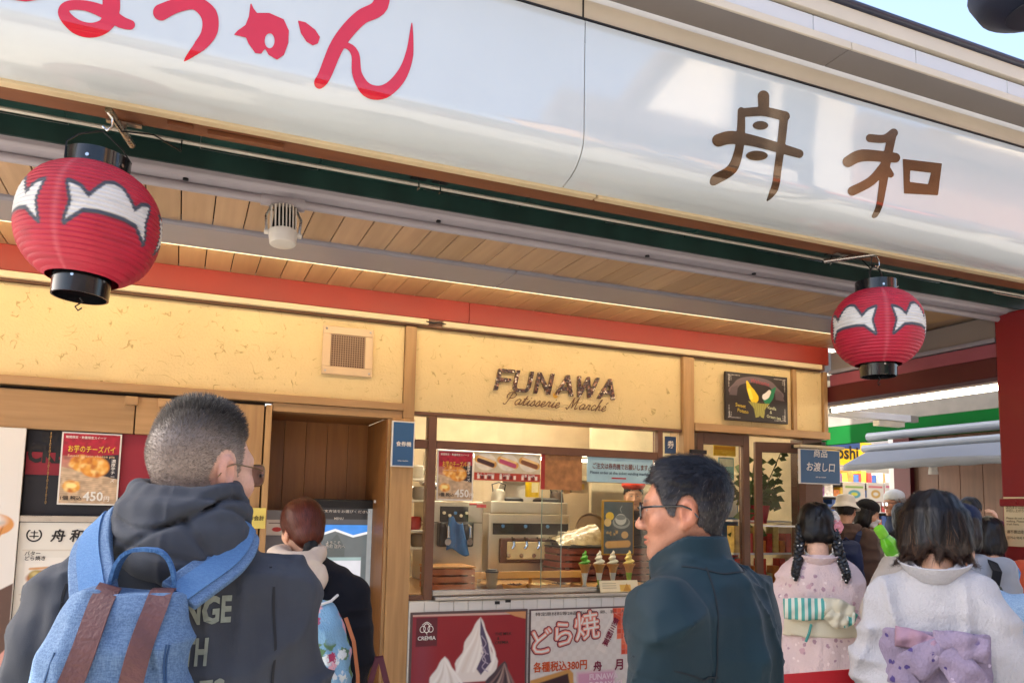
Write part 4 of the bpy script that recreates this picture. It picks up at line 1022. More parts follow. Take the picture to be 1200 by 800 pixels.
c.build('print', front(x0 + .01, z0 + .01, 4.9435), pd)
lettering('特定原材料等28品目(小麦、卵、乳、大豆)', x0 + .04, x1 - .04, z1 - .05, z1 - .022, 4.942, M('grey_ink', '#5d5552', .5), pd, fit=True)
for ch, u, v, s in (('ど', .02, .29, .16), ('ら', .19, .245, .155), ('焼', .34, .215, .19)):
    for rad, mt_, dd in ((.016, MAROON, 0.), (.0085, M('salmon_ink', '#e8927c', .5), .003), (.0, PAPER, .006)):
        n_ = 10 if rad else 1
        for j in range(n_):
            q_ = 2 * math.pi * j / n_; du, dv = rad * math.cos(q_), rad * math.sin(q_)
            lettering(ch, x0 + u + du, x0 + u + s + du, z1 - v + dv, z1 - v + s * .98 + dv, 4.942 - dd - .0002 * j, mt_, pd, bold=0., rot=.1, ext=0)
lettering('各種税込380円', x0 + .03, x0 + .44, z1 - .42, z1 - .35, 4.942, ORANGEINK, pd, bold=.03, fit=True)
lettering('舟', x0 + .49, x0 + .56, z1 - .44, z1 - .365, 4.942, MAROON, pd, bold=.035); lettering('月', x0 + .66, x0 + .73, z1 - .44, z1 - .365, 4.942, MAROON, pd, bold=.035)
lettering('第三製菓', x0 + .6, x0 + .66, z1 - .28, z1 - .07, 4.9405, MAROON, pd, bold=.03, rot=-.5, vertical=True)
lettering('FUNAWA\nDORAYAKI', x0 + .46, x0 + .72, z1 - .55, z1 - .455, 4.942, M('pale_pink', '#efd7dc', .5), pd, bold=.03, fit=True)
BX('counter_sticker', 1.985, 2.02, 4.954, 4.957, .965, .985, DARK, shop, 0); BX('counter_sticker', 2.06, 2.10, 4.954, 4.957, .975, .992, DARK, shop, 0)

# ================================================================== prints on the window glass
gp = thing('pancake_strip_poster', (2.07, 5.0, 1.79), 'row of filled pancake photographs stuck along the top of the window', 'poster')
x0, x1, z0, z1 = 1.832, 2.326, 1.788, 1.981; BX('card', x0, x1, 5.006, 5.010, z0, z1, PAPER, gp, 0)
W, H = x1 - x0, z1 - z0; c = Canvas(W, H, .003, '#cdbf9f'); c.rect(0, 0, W, H * .28, '#b13a26')
for i, col in enumerate(('#43282a', '#b14a6a', '#7a4a30')):
    cx = W * (.17 + .33 * i); c.ell((cx, H * .66), (W * .155, H * .3), '#e0d7c4'); c.line([(cx - .055, H * .75), (cx + .055, H * .58)], .05, '#d39a4c'); c.line([(cx - .05, H * .71), (cx + .05, H * .55)], .03, col); c.line([(cx - .05, H * .82), (cx + .06, H * .67)], .014, '#efc98a')
    for k_ in range(5): c.rect(cx - .06 + .026 * k_, H * .06, cx - .042 + .026 * k_, H * .2, ['#e9dccb', '#6a2018'][k_ % 2])
c.mottle(.12, 50); c.build('print', front(x0, z0, 5.0045), gp)
for i in range(3): lettering(('あんこ 200円', '苺 250円', '抹茶 250円')[i], x0 + .02 + .165 * i, x0 + .15 + .165 * i, z0 + .03, z0 + .05, 5.003, WHITEINK, gp)
gp2 = thing('red_pastry_poster', (2.45, 5.0, 1.79), 'small red edged pastry poster between the strip and the blue notice', 'poster')
BX('card', 2.335, 2.66, 5.012, 5.015, 1.74, 1.985, M('tan_print', '#a67243', .4, var=.3, vscale=20), gp2, 0); BX('edge', 2.335, 2.365, 5.010, 5.012, 1.74, 1.985, M('print_red', '#a82f28', .5), gp2, 0)
bnw = thing('order_notice', (2.97, 5.0, 1.8), 'pale blue order notice with two lines of writing on the window', 'sign')
BX('card', 2.697, 3.252, 5.004, 5.009, 1.805, 1.990, M('pale_blue_card', '#a9cdd6', .5), bnw, 0)
lettering('ご注文は券売機でお願いします。', 2.74, 3.22, 1.90, 1.945, 5.002, M('notice_red', '#7a4a44', .5), bnw, bold=.02, fit=True); lettering('Please order at the ticket vending machine', 2.72, 3.23, 1.858, 1.885, 5.002, M('navy_ink', '#2c3c55', .5), bnw, bold=.01, fit=True)
BX('red_line', 2.90, 3.02, 5.001, 5.0035, 1.832, 1.842, REDINK, bnw, 0)
sb = thing('side_pane_sign', (3.42, 5.0, 2.08), 'small blue sign in the narrow pane beside the thick oak post', 'sign')
BX('card', 3.37, 3.47, 5.02, 5.024, 2.04, 2.17, M('navy_card', '#2f4d72', .5), sb, 0); lettering('券', 3.39, 3.45, 2.08, 2.14, 5.018, WHITEINK, sb)

# ================================================================== inside the window
WOODC = M('crate_wood', '#a65a2c', .5, col2='#b96b38', vscale=3, stretch=(1, 12, 12), bump=.05, rnd=True)
def crate(name, label, x0, x1, y0, y1, z0, z1, rows, col, lid=None):
    t = thing(name, ((x0 + x1) / 2, (y0 + y1) / 2, z0), label, 'crate')
    h = (z1 - z0) / rows
    for i in range(rows):
        a, b = z0 + i * h + h * .12, z0 + (i + 1) * h - h * .12
        BX('slat', x0, x1, y0, y0 + .012, a, b, col, t, .002); BX('slat', x0, x1, y1 - .012, y1, a, b, col, t, .002); BX('slat', x0, x0 + .012, y0 + .013, y1 - .013, a, b, col, t, .002); BX('slat', x1 - .012, x1, y0 + .013, y1 - .013, a, b, col, t, .002)
    for x in (x0 + .02, x1 - .05):
        BX('corner_post', x, x + .03, y0 + .013, y0 + .03, z0, z1, col, t, .001); BX('corner_post', x, x + .03, y1 - .03, y1 - .013, z0, z1, col, t, .001)
    BX('bottom', x0 + .013, x1 - .013, y0 + .03, y1 - .03, z0, z0 + .01, col, t, 0)
    if lid: BX('lid', x0 - .005, x1 + .005, y0 - .005, y1 + .005, z1, z1 + .012, lid, t, .002)
    return t
a = rect(508, 661, 572, 690, 5.2)
BX('inner_worktop', 1.40, 3.49, 5.10, 6.35, 1.00, 1.03, M('worktop', '#b98b55', .35, col2='#c79a62', vscale=2, stretch=(1, 10, 1)), shop)
crate('open_crate', 'orange wooden crate at the left end of the counter', 1.62, 1.93, 5.2, 5.5, 1.03, 1.185, 3, WOODC, M('crate_lid', '#c58a4a', .4, col2='#d09a58', vscale=2, stretch=(1, 10, 1)))
crate('dark_crate', 'dark slatted wooden box under the plastic wrapped tray', 2.80, 3.62, 5.62, 6.0, 1.03, 1.30, 5, M('dark_crate_wood', '#6e2f1c', .5, col2='#82402a', vscale=3, stretch=(1, 12, 12), rnd=True), DARK)
ld = thing('wooden_tray_shelf', (2.4, 5.5, 1.03), 'long pale wooden tray along the serving counter', 'tray')
BX('tray_front', 1.96, 2.86, 5.30, 5.315, 1.10, 1.15, M('tray_wood', '#c9964c', .4, col2='#d6a65c', vscale=2, stretch=(1, 12, 12)), ld); BX('tray_bottom', 1.96, 2.86, 5.316, 5.6, 1.10, 1.115, M('tray_wood', '#c9964c'), ld)
for x in (1.97, 2.40, 2.83): BX('tray_leg', x, x + .02, 5.32, 5.34, 1.03, 1.10, M('tray_wood', '#c9964c'), ld)
cup = thing('paper_cup', (1.93, 5.14, 1.06), 'beige paper cup with a dark lid on the serving counter', 'cup')
MB().lathe([(.001, 0), (.03, 0), (.031, .004), (.043, .13), (.001, .13)], n=28).build('cup_body', M('kraft_cup', '#a58e6c', .6, var=.05), cup, True, local=True); cup.location = at(576, 690, 5.10); cup.location.z = 1.031
MB().lathe([(.001, .131), (.046, .131), (.046, .142), (.041, .146), (.040, .153), (.001, .151)], n=28).build('cup_lid', M('lid_dark', '#39393a', .4), cup, True, local=True)
for i, (px, fill) in enumerate(((603, '#4a2a1c'), (630, '#e2cf9a'), (655, '#3c2418'))):
    p = at(px, 686, 5.18); fb = thing('snack_boat', (p.x, p.y, 1.031), ('paper boat of chocolate slices nearest the paper cup', 'paper boat of pale sweet pieces between two chocolate boats', 'paper boat of dark slices nearest the sample cones')[i], 'snack', 'paper boats of sample sweets')
    v = []; n = 20
    for r_, z in ((.05, 0), (.062, .012), (.075, .034), (.071, .034), (.055, .014)): v += [(1.05 * r_ * math.cos(q) * (1 + .25 * abs(math.cos(q)) ** 3), .62 * r_ * math.sin(q), z + .012 * (math.cos(q) ** 2) * (z > .02)) for q in np.linspace(0, 2 * math.pi, n, endpoint=False)]
    mb = MB(); mb.v = v; mb.f = [(k_ * n + j, k_ * n + (j + 1) % n, (k_ + 1) * n + (j + 1) % n, (k_ + 1) * n + j) for k_ in range(4) for j in range(n)] + [tuple(range(4 * n, 5 * n)), tuple(reversed(range(n)))]
    mb.build('boat', M('boat_card', '#c89a58', .5), fb, True, local=True)
    for j in range(5):
        m_ = Matrix.Translation((-.045 + .022 * j, .002 * (j % 2), .028)) @ Matrix.Rotation(.35 + .1 * j, 4, 'Y') @ Matrix.Rotation(.3 * (j % 3), 4, 'Z')
        MB().box(-.008, .012, -.022, .022, -.01, .016, m_).build('slice', M('sweet_%s' % fill[1:], fill, .5, var=.2, vscale=30, bump=.2), fb, bevel=.003, local=True)
CONEM = M('waffle', '#c98f4a', .6, var=.15, vscale=40, bump=.5, bscale=120)
for i, (px, c1, c2, lbl) in enumerate(((685, '#5fae2c', '#e2e2d6', 'bright green sample soft cone, first of the four in the window'), (702, '#e6dfcd', '#93b93f', 'white sample soft cone with a green tipped sleeve'), (718, '#ddd6bf', '#d9d9d4', 'ivory and green flecked sample soft cone in a white sleeve'), (737, '#e6cf72', '#8dbb2f', 'pale yellow sample soft cone, last of the four in the window'))):
    p = at(px, 684, 5.085); t = thing('sample_cone', (p.x, p.y, 1.065), lbl, 'ice cream', 'sample ice cream cones in the window')
    MB().lathe([(.001, 0), (.010, 0), (.024, .085), (.001, .085)], n=20).build('paper_sleeve', M('sleeve_%s' % c2[1:], '#dddcd4' if i != 3 else c2, .5), t, True, local=True)
    if i in (1,): MB().lathe([(.001, -.001), (.0105, -.001), (.0165, .035), (.001, .035)], n=20).build('sleeve_tip', M('sleeve_tip', c2, .5), t, True, local=True)
    MB().lathe([(.001, .086), (.024, .086), (.030, .120), (.045, .142), (.047, .150), (.036, .150), (.001, .146)], n=24).build('cone', CONEM, t, True, local=True)
    v = []; n = 28; kk = 40
    for a_ in range(kk):
        u = a_ / (kk - 1); z = .148 + .10 * u; r_ = .036 * (1 - u) ** .75 + .001
        for j in range(n):
            q = 2 * math.pi * j / n; v.append(((r_ * (1 + .22 * math.sin(q - u * 19))) * math.cos(q) + .004 * math.sin(u * 9), (r_ * (1 + .22 * math.sin(q - u * 19))) * math.sin(q), z))
    mb = MB(); mb.v = v; mb.f = [(a_ * n + j, a_ * n + (j + 1) % n, (a_ + 1) * n + (j + 1) % n, (a_ + 1) * n + j) for a_ in range(kk - 1) for j in range(n)] + [tuple(reversed(range(n))), tuple(range((kk - 1) * n, kk * n))]
    mb.build('ice_cream', M('cream_%s' % c1[1:], c1, .35, var=.06, vscale=20), t, True, local=True)
    MB().tube([(.012, .012, -.02), (.03, .02, .06), (.046, .012, .12)], .002).build('holder_wire', CHROME, t, True, local=True); MB().cyl((0, 0, -.036), (0, 0, 0), .018, n=14).build('holder', M('clear_stand', '#b7b7b0', .2), t, local=True)
cd = thing('price_card_stand', at(725, 690, 4.96), 'cream price card folded on the steel counter edge', 'card')
p = rect(703, 683, 748, 695, 4.965); cd.location = (p[0], 4.96, 1.022)
m_ = Matrix.Translation((p[0], 4.955, 1.024)) @ Matrix.Rotation(-.3, 4, 'X')
MB().box(0, p[1] - p[0], 0, .004, 0, .085, m_).build('card', M('cream_card', '#d9cda4', .5, var=.04), cd)
cc = Canvas(p[1] - p[0] - .006, .078, .003, '#ddd2ac'); cc.rect(.16, 0, .25, .05, '#d6ae4e'); cc.poly([(.18, .0), (.22, .06), (.25, 0)], '#b8862e')
for j in range(3): cc.line([(.02, .06 - .016 * j), (.13, .06 - .016 * j)], .004, '#8d8468')
cc.build('print', lambda u, v: m_ @ Vector((u + .003, -.0012, v + .003)), cd)

ss = M('machine_steel', '#c4bcae', .32, .85, var=.08, vscale=3, bump=.02)
p = rect(505, 587, 566, 668, 5.75)
sv = thing('soft_serve_machine', (1.85, 5.9, 1.03), 'steel soft serve machine with a blue cloth hanging on its black panel', 'machine')
BX('housing', p[0], p[1], 5.75, 6.25, 1.032, p[3], ss, sv, .012)
q = rect(516, 593, 549, 612, 5.74); BX('control_panel', q[0], q[1], 5.738, 5.752, q[2], q[3], DARK, sv, .004)
q2 = rect(512, 611, 552, 640, 5.74); BX('spout_block', q2[0], q2[1], 5.67, 5.752, q2[2], q2[3], M('spout_black', '#1d1f24', .35, var=.3), sv, .015)
for i in range(5):
    x = q[0] + (i + .6) * (q[1] - q[0]) / 5; MB().cyl((x, 5.738, q[3] - .05 - .02 * (i % 2)), (x, 5.725, q[3] - .05 - .02 * (i % 2)), .012, n=12).build('button', M('button_cream', '#d2c9b0', .4) if i != 2 else M('button_blue', '#5b8fc9', .4), sv)
for x in (q2[0] + .05, q2[1] - .05):
    MB().cyl((x, 5.66, q2[2] + .04), (x, 5.62, q2[2] + .04), .025, n=16).build('knob', CHROME, sv, True); MB().tube([(x, 5.66, q2[2] + .16), (x, 5.62, q2[2] + .15), (x, 5.61, q2[2] + .07)], .012).build('lever', CHROME, sv, True)
MB().cyl((p[0] + .3, 5.75, p[3] - .02), (p[0] + .36, 5.75, p[3] - .02), .008).build('red_tab', REDINK, sv)
BX('red_label', p[0] + .36, p[0] + .44, 5.745, 5.75, p[3] - .045, p[3] - .02, REDINK, sv, .001); BX('seam', p[0] + .01, p[1] - .01, 5.747, 5.75, p[2] + .36, p[2] + .365, DARK, sv, 0)
BX('drip_tray', p[0] + .05, p[1] - .05, 5.62, 5.75, 1.10, 1.12, ss, sv, .006)
clo = thing('blue_cloth', (q2[0] + .12, 5.66, q2[2]), 'blue cleaning cloth draped over the black machine panel', 'cloth')
v = []; nx, nz = 16, 18
for i in range(nx):
    for j in range(nz):
        u, w = i / (nx - 1), j / (nz - 1); v.append((q2[0] + .06 + .19 * u * (.55 + .45 * w) - .02 * w, 5.655 - .018 * math.sin(u * 9 + w) - .01, q2[3] + .03 - w * .24 - .03 * u + .02 * math.sin(u * 6)))
i = np.arange(nx * nz).reshape(nx, nz); f = np.stack([i[:-1, :-1], i[1:, :-1], i[1:, 1:], i[:-1, 1:]], -1).reshape(-1, 4)
me = mesh_np('cloth_sheet', np.array(v) - np.array(clo.location), f); o = link('cloth_sheet', me, M('cloth_blue', '#2e5f96', .8, var=.2, vscale=12, bump=.2), clo); so = o.modifiers.new('t', 'SOLIDIFY'); so.thickness = .004
p = rect(572, 602, 668, 668, 5.95)
cm = thing('multi_tap_machine', (2.6, 6.1, 1.03), 'wide steel dispenser with a row of hooked taps on a cream panel', 'machine')
BX('housing', p[0], p[1], 5.95, 6.45, 1.032, p[3], ss, cm, .01); BX('top_box', p[0] + .02, p[1] - .02, 5.96, 6.4, p[3] + .002, p[3] + .10, ss, cm, .008)
q = rect(578, 613, 666, 626, 5.94); BX('dark_band', q[0], q[1], 5.94, 5.952, q[2], q[3], DARK, cm, .002)
q = rect(585, 630, 664, 659, 5.94); BX('panel_rim', q[0], q[1], 5.925, 5.952, q[2], q[3], M('rim_brown', '#5a3d33', .4), cm, .03); BX('tap_panel', q[0] + .06, q[1] - .02, 5.915, 5.93, q[2] + .03, q[3] - .03, M('tap_cream', '#d3c49c', .4), cm, .02)
for i in range(5):
    x = q[0] + .10 + i * (q[1] - q[0] - .16) / 4; z = q[3] - .03
    MB().tube([(x, 5.915, z + .03), (x, 5.88, z + .02), (x, 5.87, z - .03), (x - .02, 5.87, z - .055)], .011).build('tap', CHROME, cm, True); MB().sphere((x, 5.87, z + .02), .016).build('tap_knob', M('knob_brown', '#4a2e22', .4), cm, True)
    MB().cyl((x - .03, 5.917, q[2] + .06), (x - .03, 5.905, q[2] + .06), .017, n=14).build('bolt', CHROME, cm, True)
for i in range(3): MB().cyl((p[0] + .12 + .2 * i, 5.94, p[3] - .1), (p[0] + .12 + .2 * i, 5.93, p[3] - .1), .014).build('dial', M('button_blue', '#5b8fc9', .4), cm)
hob = thing('gas_burner', (2.3, 6.1, p[3] + .1), 'black ringed burner set on top of the tap machine', 'burner')
for x in (p[0] + .25, p[0] + .62): MB().lathe([(.001, 0), (.13, 0), (.13, .02), (.1, .035), (.05, .03), (.001, .03)], (x, 6.15, p[3] + .103), 24).build('burner_ring', DARK, hob, True)
bo = at(626, 598, 6.0); bt = thing('yellow_bottle', (bo.x, 6.05, p[3] + .14), 'yellow squeeze bottle with a white cap among the machines', 'bottle')
MB().lathe([(.001, 0), (.055, 0), (.058, .01), (.058, .13), (.045, .16), (.02, .175), (.001, .175)], n=24).build('bottle_body', M('bottle_yellow', '#d8b41c', .35), bt, True, local=True); MB().lathe([(.001, .176), (.022, .176), (.02, .20), (.008, .215), (.001, .215)], n=16).build('cap', WHITE_P, bt, True, local=True)
BX('label', -.03, .03, -.0605, -.058, .04, .12, M('label_pale', '#e6dba8', .5), None, 0).parent = bt
BX('wall_shelf', 2.60, 4.2, 6.2, 6.5, 1.86, 1.90, M('shelf_beige', '#c3ad86', .5), shop)
pn = at(692, 622, 6.3); pl = thing('round_pan', (pn.x, 6.3, pn.z), 'large round pan leaning beside the tap machine', 'pan')
MB().lathe([(.001, 0), (.15, 0), (.165, .02), (.158, .022), (.145, .008), (.001, .008)], n=32).build('pan_body', M('pan_tan', '#8d7558', .4, .4), pl, True, local=True); pl.rotation_euler = (R_(80), 0, 0)
pn2 = at(604, 580, 6.7); pl2 = thing('steel_plate', (pn2.x, 6.7, pn2.z), 'pale round plate behind the yellow bottle', 'plate'); MB().lathe([(.001, 0), (.17, 0), (.19, .02), (.183, .022), (.165, .008), (.001, .008)], n=32).build('plate_body', ss, pl2, True, local=True); pl2.rotation_euler = (R_(84), 0, 0)
# plastic wrapped tray on the dark crate
wt = thing('wrapped_tray', (2.95, 5.8, 1.315), 'heap of sweets under crumpled clear plastic wrap', 'food'); nx, ny = 36, 20; v = []
for i in range(nx):
    for j in range(ny):
        u, w = i / (nx - 1), j / (ny - 1); h = .17 * math.sin(math.pi * w) ** .7 * (.25 + .75 * u ** .8); v.append((2.80 + .40 * u, 5.64 + .34 * w, 1.318 + h))
v = np.array(v); v[:, 2] += .018 * np.abs(fbm(v * 28, 3)); f = np.arange(nx * ny).reshape(nx, ny); f = np.stack([f[:-1, :-1], f[1:, :-1], f[1:, 1:], f[:-1, 1:]], -1).reshape(-1, 4)
link('wrapped_heap', mesh_np('wrapped_heap', v - np.array(wt.location), f), M('wrap_cream', '#85714f', .18, col2='#b7a582', vscale=18, coat=.8, bump=.5, bscale=30), wt)
fm = thing('framed_tea_picture', (3.2, 5.5, 1.31), 'gold framed picture of a tea cup and biscuits behind the sample cones', 'picture')
q = rect(706, 586, 743, 650, 5.5); BX('frame', q[0], q[1], 5.5, 5.52, q[2], q[3], M('gold_frame', '#b08a3a', .35, .5), fm, .004)
W, H = q[1] - q[0] - .024, q[3] - q[2] - .024; c = Canvas(W, H, .003, '#4d5a63'); c.mottle(.1, 20)
c.ell((W * .6, H * .60), (W * .3, H * .12), '#8d989c'); c.ell((W * .6, H * .62), (W * .25, H * .09), '#5b666c'); c.ell((W * .58, H * .66), (W * .19, H * .11), '#b9c0c2'); c.ell((W * .58, H * .70), (W * .17, H * .05), '#7b858a'); c.line([(W * .6, H * .8), (W * .56, H * .86), (W * .62, H * .92)], .006, '#8b979c')
c.ell((W * .2, H * .72), (W * .14, H * .08), '#d8b64a'); c.ell((W * .13, H * .6), (W * .12, H * .08), '#cfb27a'); c.line([(W * .15, H * .17), (W * .82, H * .19)], .055, '#cfa56a', soft=.01); c.ell((W * .72, H * .36), (W * .12, H * .07), '#c9a878'); c.blobs((W * .3, H * .4), (W * .2, H * .05), 12, ['#b89a66', '#8d7a55'], .01)
c.build('print', front(q[0] + .012, q[2] + .012, 5.4985), fm)
bx = rect(742, 610, 765, 652, 5.62); blk = thing('black_dispenser', ((bx[0] + bx[1]) / 2, 5.7, 1.315), 'matt black box beside the gold framed picture', 'box'); MB().box(bx[0], bx[1], 5.62, 5.85, 1.317, bx[3]).build('box_shell', DARK, blk, bevel=.012); BX('box_slot', bx[0] + .02, bx[1] - .02, 5.615, 5.62, 1.40, 1.42, BLACKMETAL, blk, 0)
# shelves and small goods seen through the left pane and the door
for i, (px, py, col) in enumerate(((487, 560, '#c9c2b2'), (492, 585, '#8a8276'), (484, 620, '#a5352c'), (490, 640, '#7d6a52'))):
    p = at(px, py, 5.9); t = thing('shelf_pot', (p.x, p.y, p.z), ('pale pot on the upper shelf behind the left pane', 'grey pot with a hooked handle behind the left pane', 'red tin behind the left pane', 'brown jar lowest behind the left pane')[i], 'pot')
    MB().lathe([(.001, 0), (.05, 0), (.06, .02), (.06, .09), (.05, .1), (.001, .1)], n=20).build('pot_body', M('pot_%d' % i, col, .4), t, True, local=True); MB().tube([(.055, 0, .03), (.09, 0, .05), (.055, 0, .08)], .006).build('handle', CHROME, t, True, local=True)
    BX('wall_shelf', 1.40, p.x + .09, 5.8, 6.0, p.z - .02, p.z - .002, ss, shop)
BX('pantry_wall', 3.605, 4.89, 6.6, 6.65, 0, 2.6, M('pantry_cream', '#cbbd9f', .6), shop)
for i, (px, py, qx, qy, col, lbl) in enumerate(((836, 522, 862, 534, '#d8b82a', 'yellow notice seen through the glass door'), (842, 536, 860, 562, '#7fb9cf', 'pale blue poster seen through the glass door'), (835, 583, 865, 640, '#3e7fae', 'blue poster low behind the glass door'), (846, 640, 866, 672, '#d6d2c4', 'white paper low behind the glass door'))):
    r_ = rect(px, py, qx, qy, 5.6); t = thing('door_notice', ((r_[0] + r_[1]) / 2, 5.6, r_[2]), lbl, 'notice'); BX('paper', r_[0], r_[1], 5.6, 5.604, r_[2], r_[3], M('notice_%d' % i, col, .5, var=.1, vscale=30), t, 0); BX('print_band', r_[0] + .01, r_[1] - .01, 5.598, 5.5995, (r_[2] * .4 + r_[3] * .6), r_[3] - .01, M('notice_band_%d' % i, ('#c89a1e', '#d9e4e4', '#c9d8df', '#b94a3a')[i], .5), t, 0)
# leafy plant behind the open door
pp = thing('potted_plant', (4.52, 5.35, 1.1), 'leafy trailing plant behind the open glass door', 'plant'); MB().lathe([(.001, 0), (.07, 0), (.1, .15), (.09, .15), (.001, .13)], (4.52, 5.35, 1.52), 20).build('pot', M('pot_red', '#b0303a', .5), pp, True)
stm = MB(); lf = MB(); g_ = np.random.default_rng(5)
for s_ in range(16):
    p0 = Vector((4.50 + g_.uniform(-.05, .05), 5.35 + g_.uniform(-.05, .05), 1.66)); dr = Vector((g_.uniform(-.30, .22), g_.uniform(-.12, .1), g_.uniform(.1, .55))); pts = [p0 + dr * u + Vector((0, 0, -.35 * u * u * (s_ % 3 == 0))) for u in np.linspace(0, 1, 6)]; stm.tube(pts, .004, 5)
    for u in np.linspace(.05, 1, 14):
        b0 = p0 + dr * u + Vector((0, 0, -.35 * u * u * (s_ % 3 == 0))); a_ = g_.uniform(0, 6.28); l_ = Vector((math.cos(a_), math.sin(a_) * .6, g_.uniform(-.5, .3))).normalized() * g_.uniform(.06, .11); w_ = l_.cross(Vector((.3, 1, .35))).normalized() * l_.length * .36
        lf.add([b0, b0 + l_ * .45 + w_, b0 + l_, b0 + l_ * .45 - w_ + Vector((0, 0, .008))], [(0, 1, 2), (0, 2, 3)])
stm.build('stem', M('stem_green', '#4a4a28', .6), pp, True); tag(lf.build('foliage', M('leaf_green', '#3f5a2c', .5, col2='#6d7f48', vscale=9), pp), kind='stuff')
rd = thing('goods_rack', (4.45, 5.45, .6), 'rack of small red and orange packets behind the open glass door', 'rack')
for j in range(4):
    BX('rack_shelf', 4.22, 4.86, 5.3, 5.6, .72 + .27 * j, .735 + .27 * j, WHITE_P, rd, .002)
mb = [MB() for _ in range(3)]
for j in range(3):
    for i in range(9): mb[(i * 2 + j) % 3].box(4.24 + i * .068, 4.295 + i * .068, 5.31, 5.4, .737 + .27 * j, .737 + .27 * j + .1 + .06 * ((i * 7 + j) % 3))
for m_, cl in zip(mb, ('#b3392a', '#c9772c', '#c2a45a')): tag(m_.build('packets', M('packet_%s' % cl[1:], cl, .4, var=.25, vscale=25), rd), kind='stuff')

# more kitchen clutter behind the glass
for i, (px, py, yy, kind, col, lbl) in enumerate(((650, 576, 6.35, 'cups', '#c9c2b4', 'tall stack of white cups on the wall shelf'), (664, 578, 6.35, 'cups', '#b58a5a', 'stack of brown cups on the wall shelf'), (676, 577, 6.35, 'box', '#b7a17c', 'kraft carton on the wall shelf beside the cups'), (560, 560, 6.6, 'box', '#d2c9b6', 'pale carton high behind the soft serve machine'), (584, 590, 6.1, 'jug', '#b9b4a8', 'steel jug on the burner left of the yellow bottle'), (652, 592, 6.1, 'jug', '#5a4a40', 'dark kettle on the right burner'), (668, 640, 5.85, 'box', '#d9d2c0', 'white napkin box between the taps and the wrapped tray'), (533, 580, 5.9, 'box', '#33302e', 'black box on top of the soft serve machine'))):
    p = at(px, py, yy); base_z = 1.902 if yy == 6.35 else None
    t = thing({'cups': 'cup_stack', 'box': 'carton', 'jug': 'kettle'}[kind], (p.x, yy, p.z), lbl, {'cups': 'cups', 'box': 'box', 'jug': 'kettle'}[kind]); mt_ = M('clutter_%d' % i, col, .4, .7 if kind == 'jug' else 0., var=.1)
    if kind == 'cups':
        for j in range(7): MB().lathe([(.001, j * .022), (.03, j * .022), (.042, j * .022 + .075), (.045, j * .022 + .08), (.04, j * .022 + .08), (.001, j * .022 + .01)], n=20).build('cup', mt_, t, True, local=True)
    elif kind == 'box':
        MB().box(-.08, .08, -.05, .07, 0, .12).build('carton_shell', mt_, t, bevel=.004, local=True); MB().box(-.05, .05, -.0515, -.05, .03, .08).build('print_label', M('clutter_label_%d' % i, ('#8f3a30', '#4f6a8a', '#c9a23a')[i % 3], .5), t, local=True)
    else:
        MB().lathe([(.001, 0), (.06, 0), (.065, .02), (.055, .10), (.04, .12), (.001, .125)], n=24).build('kettle_body', mt_, t, True, local=True); MB().tube([(-.05, 0, .1), (-.06, 0, .16), (0, 0, .18), (.06, 0, .16), (.05, 0, .1)], .006).build('handle', DARK, t, True, local=True)
for i in range(6):
    x = 1.75 + i * .12; t = thing('hanging_ladle', (x, 7.15, 2.1), 'steel ladle hanging on the back kitchen wall', 'ladle', 'ladles hanging on the back wall'); MB().cyl((x, 7.15, 2.12), (x, 7.15, 1.86 - .03 * (i % 3)), .006).build('handle', CHROME, t, True); MB().sphere((x, 7.14, 1.83 - .03 * (i % 3)), (.04, .02, .035), 12, 8).build('bowl', CHROME, t, True)
# ================================================================== side street on the right
REDP = M('pillar_red', '#7f1119', .4, var=.06, vscale=3, bump=.03, coat=.2)
pi_ = thing('red_pillar', (5.1, 3.35, 0), 'thick red steel pillar at the right edge carrying the awning', 'pillar')
BX('shaft', 4.95, 5.28, 3.2, 3.5, 0, 2.95, REDP, pi_, .012)
BX('joint_ring', 4.938, 5.292, 3.188, 3.512, 1.68, 1.73, REDP, pi_, .006)
MB().cyl((4.938, 3.40, 1.705), (4.930, 3.40, 1.705), .012, n=8).build('bolt', REDP, pi_)
nn = thing('pillar_notice', (4.94, 3.33, 1.47), 'cream paper notice with dark writing stuck on the red pillar', 'notice')
pa, pb = atx(1174, 582, 4.93), atx(1190, 640, 4.93)
y1, y0, zt, zb = pa.y, 3.21, pa.z, pb.z
BX('paper', 4.944, 4.948, y0, y1, zb, zt, M('old_cream_paper', '#d6c398', .6, var=.05), nn, 0)
fp = lambda u, v, d: (4.9432 - d, y1 - u, zb + v)
hh = zt - zb
for k_, (b_, w_) in enumerate((('食べ歩きはご遠慮ください', .2), ('店内または店頭にて\nお召し上がりください', .2), ('Please do not eat while\nwalking. Please dispose of\ntrash here.', .2), ('请不要边走边吃', .16), ('걷거나 먹지 마세요', .16))):
    h_ = (.10, .17, .22, .09, .09)[k_] * hh; top = hh * (.95, .84, .62, .34, .22)[k_]
    lettering(b_, .015, .015 + min(w_, y1 - y0 - .03), top - h_, top, 0, M('notice_brown', '#5a4428', .6), nn, face=lambda u, v, d: fp(u, v, d), ext=.001)
MAROONB = M('maroon_steel', '#4d1016', .45, var=.1, vscale=3)
cr = thing('alley_beam', (5.05, 4.3, 2.6), 'stacked maroon and mauve beam running back from the red pillar', 'beam')
BX('lower_beam', 4.96, 5.12, 3.505, 7.0, 2.535, 2.668, MAROONB, cr, .004)
BX('mauve_band', 4.972, 5.12, 3.505, 4.97, 2.671, 2.765, M('mauve_steel', '#8d4a58', .4, var=.08), cr, .003)
BX('grey_channel', 4.955, 5.12, 3.505, 4.97, 2.77, 2.80, GREY_B, cr, .003); BX('grey_channel', 4.985, 5.12, 3.505, 4.97, 2.803, 2.955, SOFF, cr, .003)
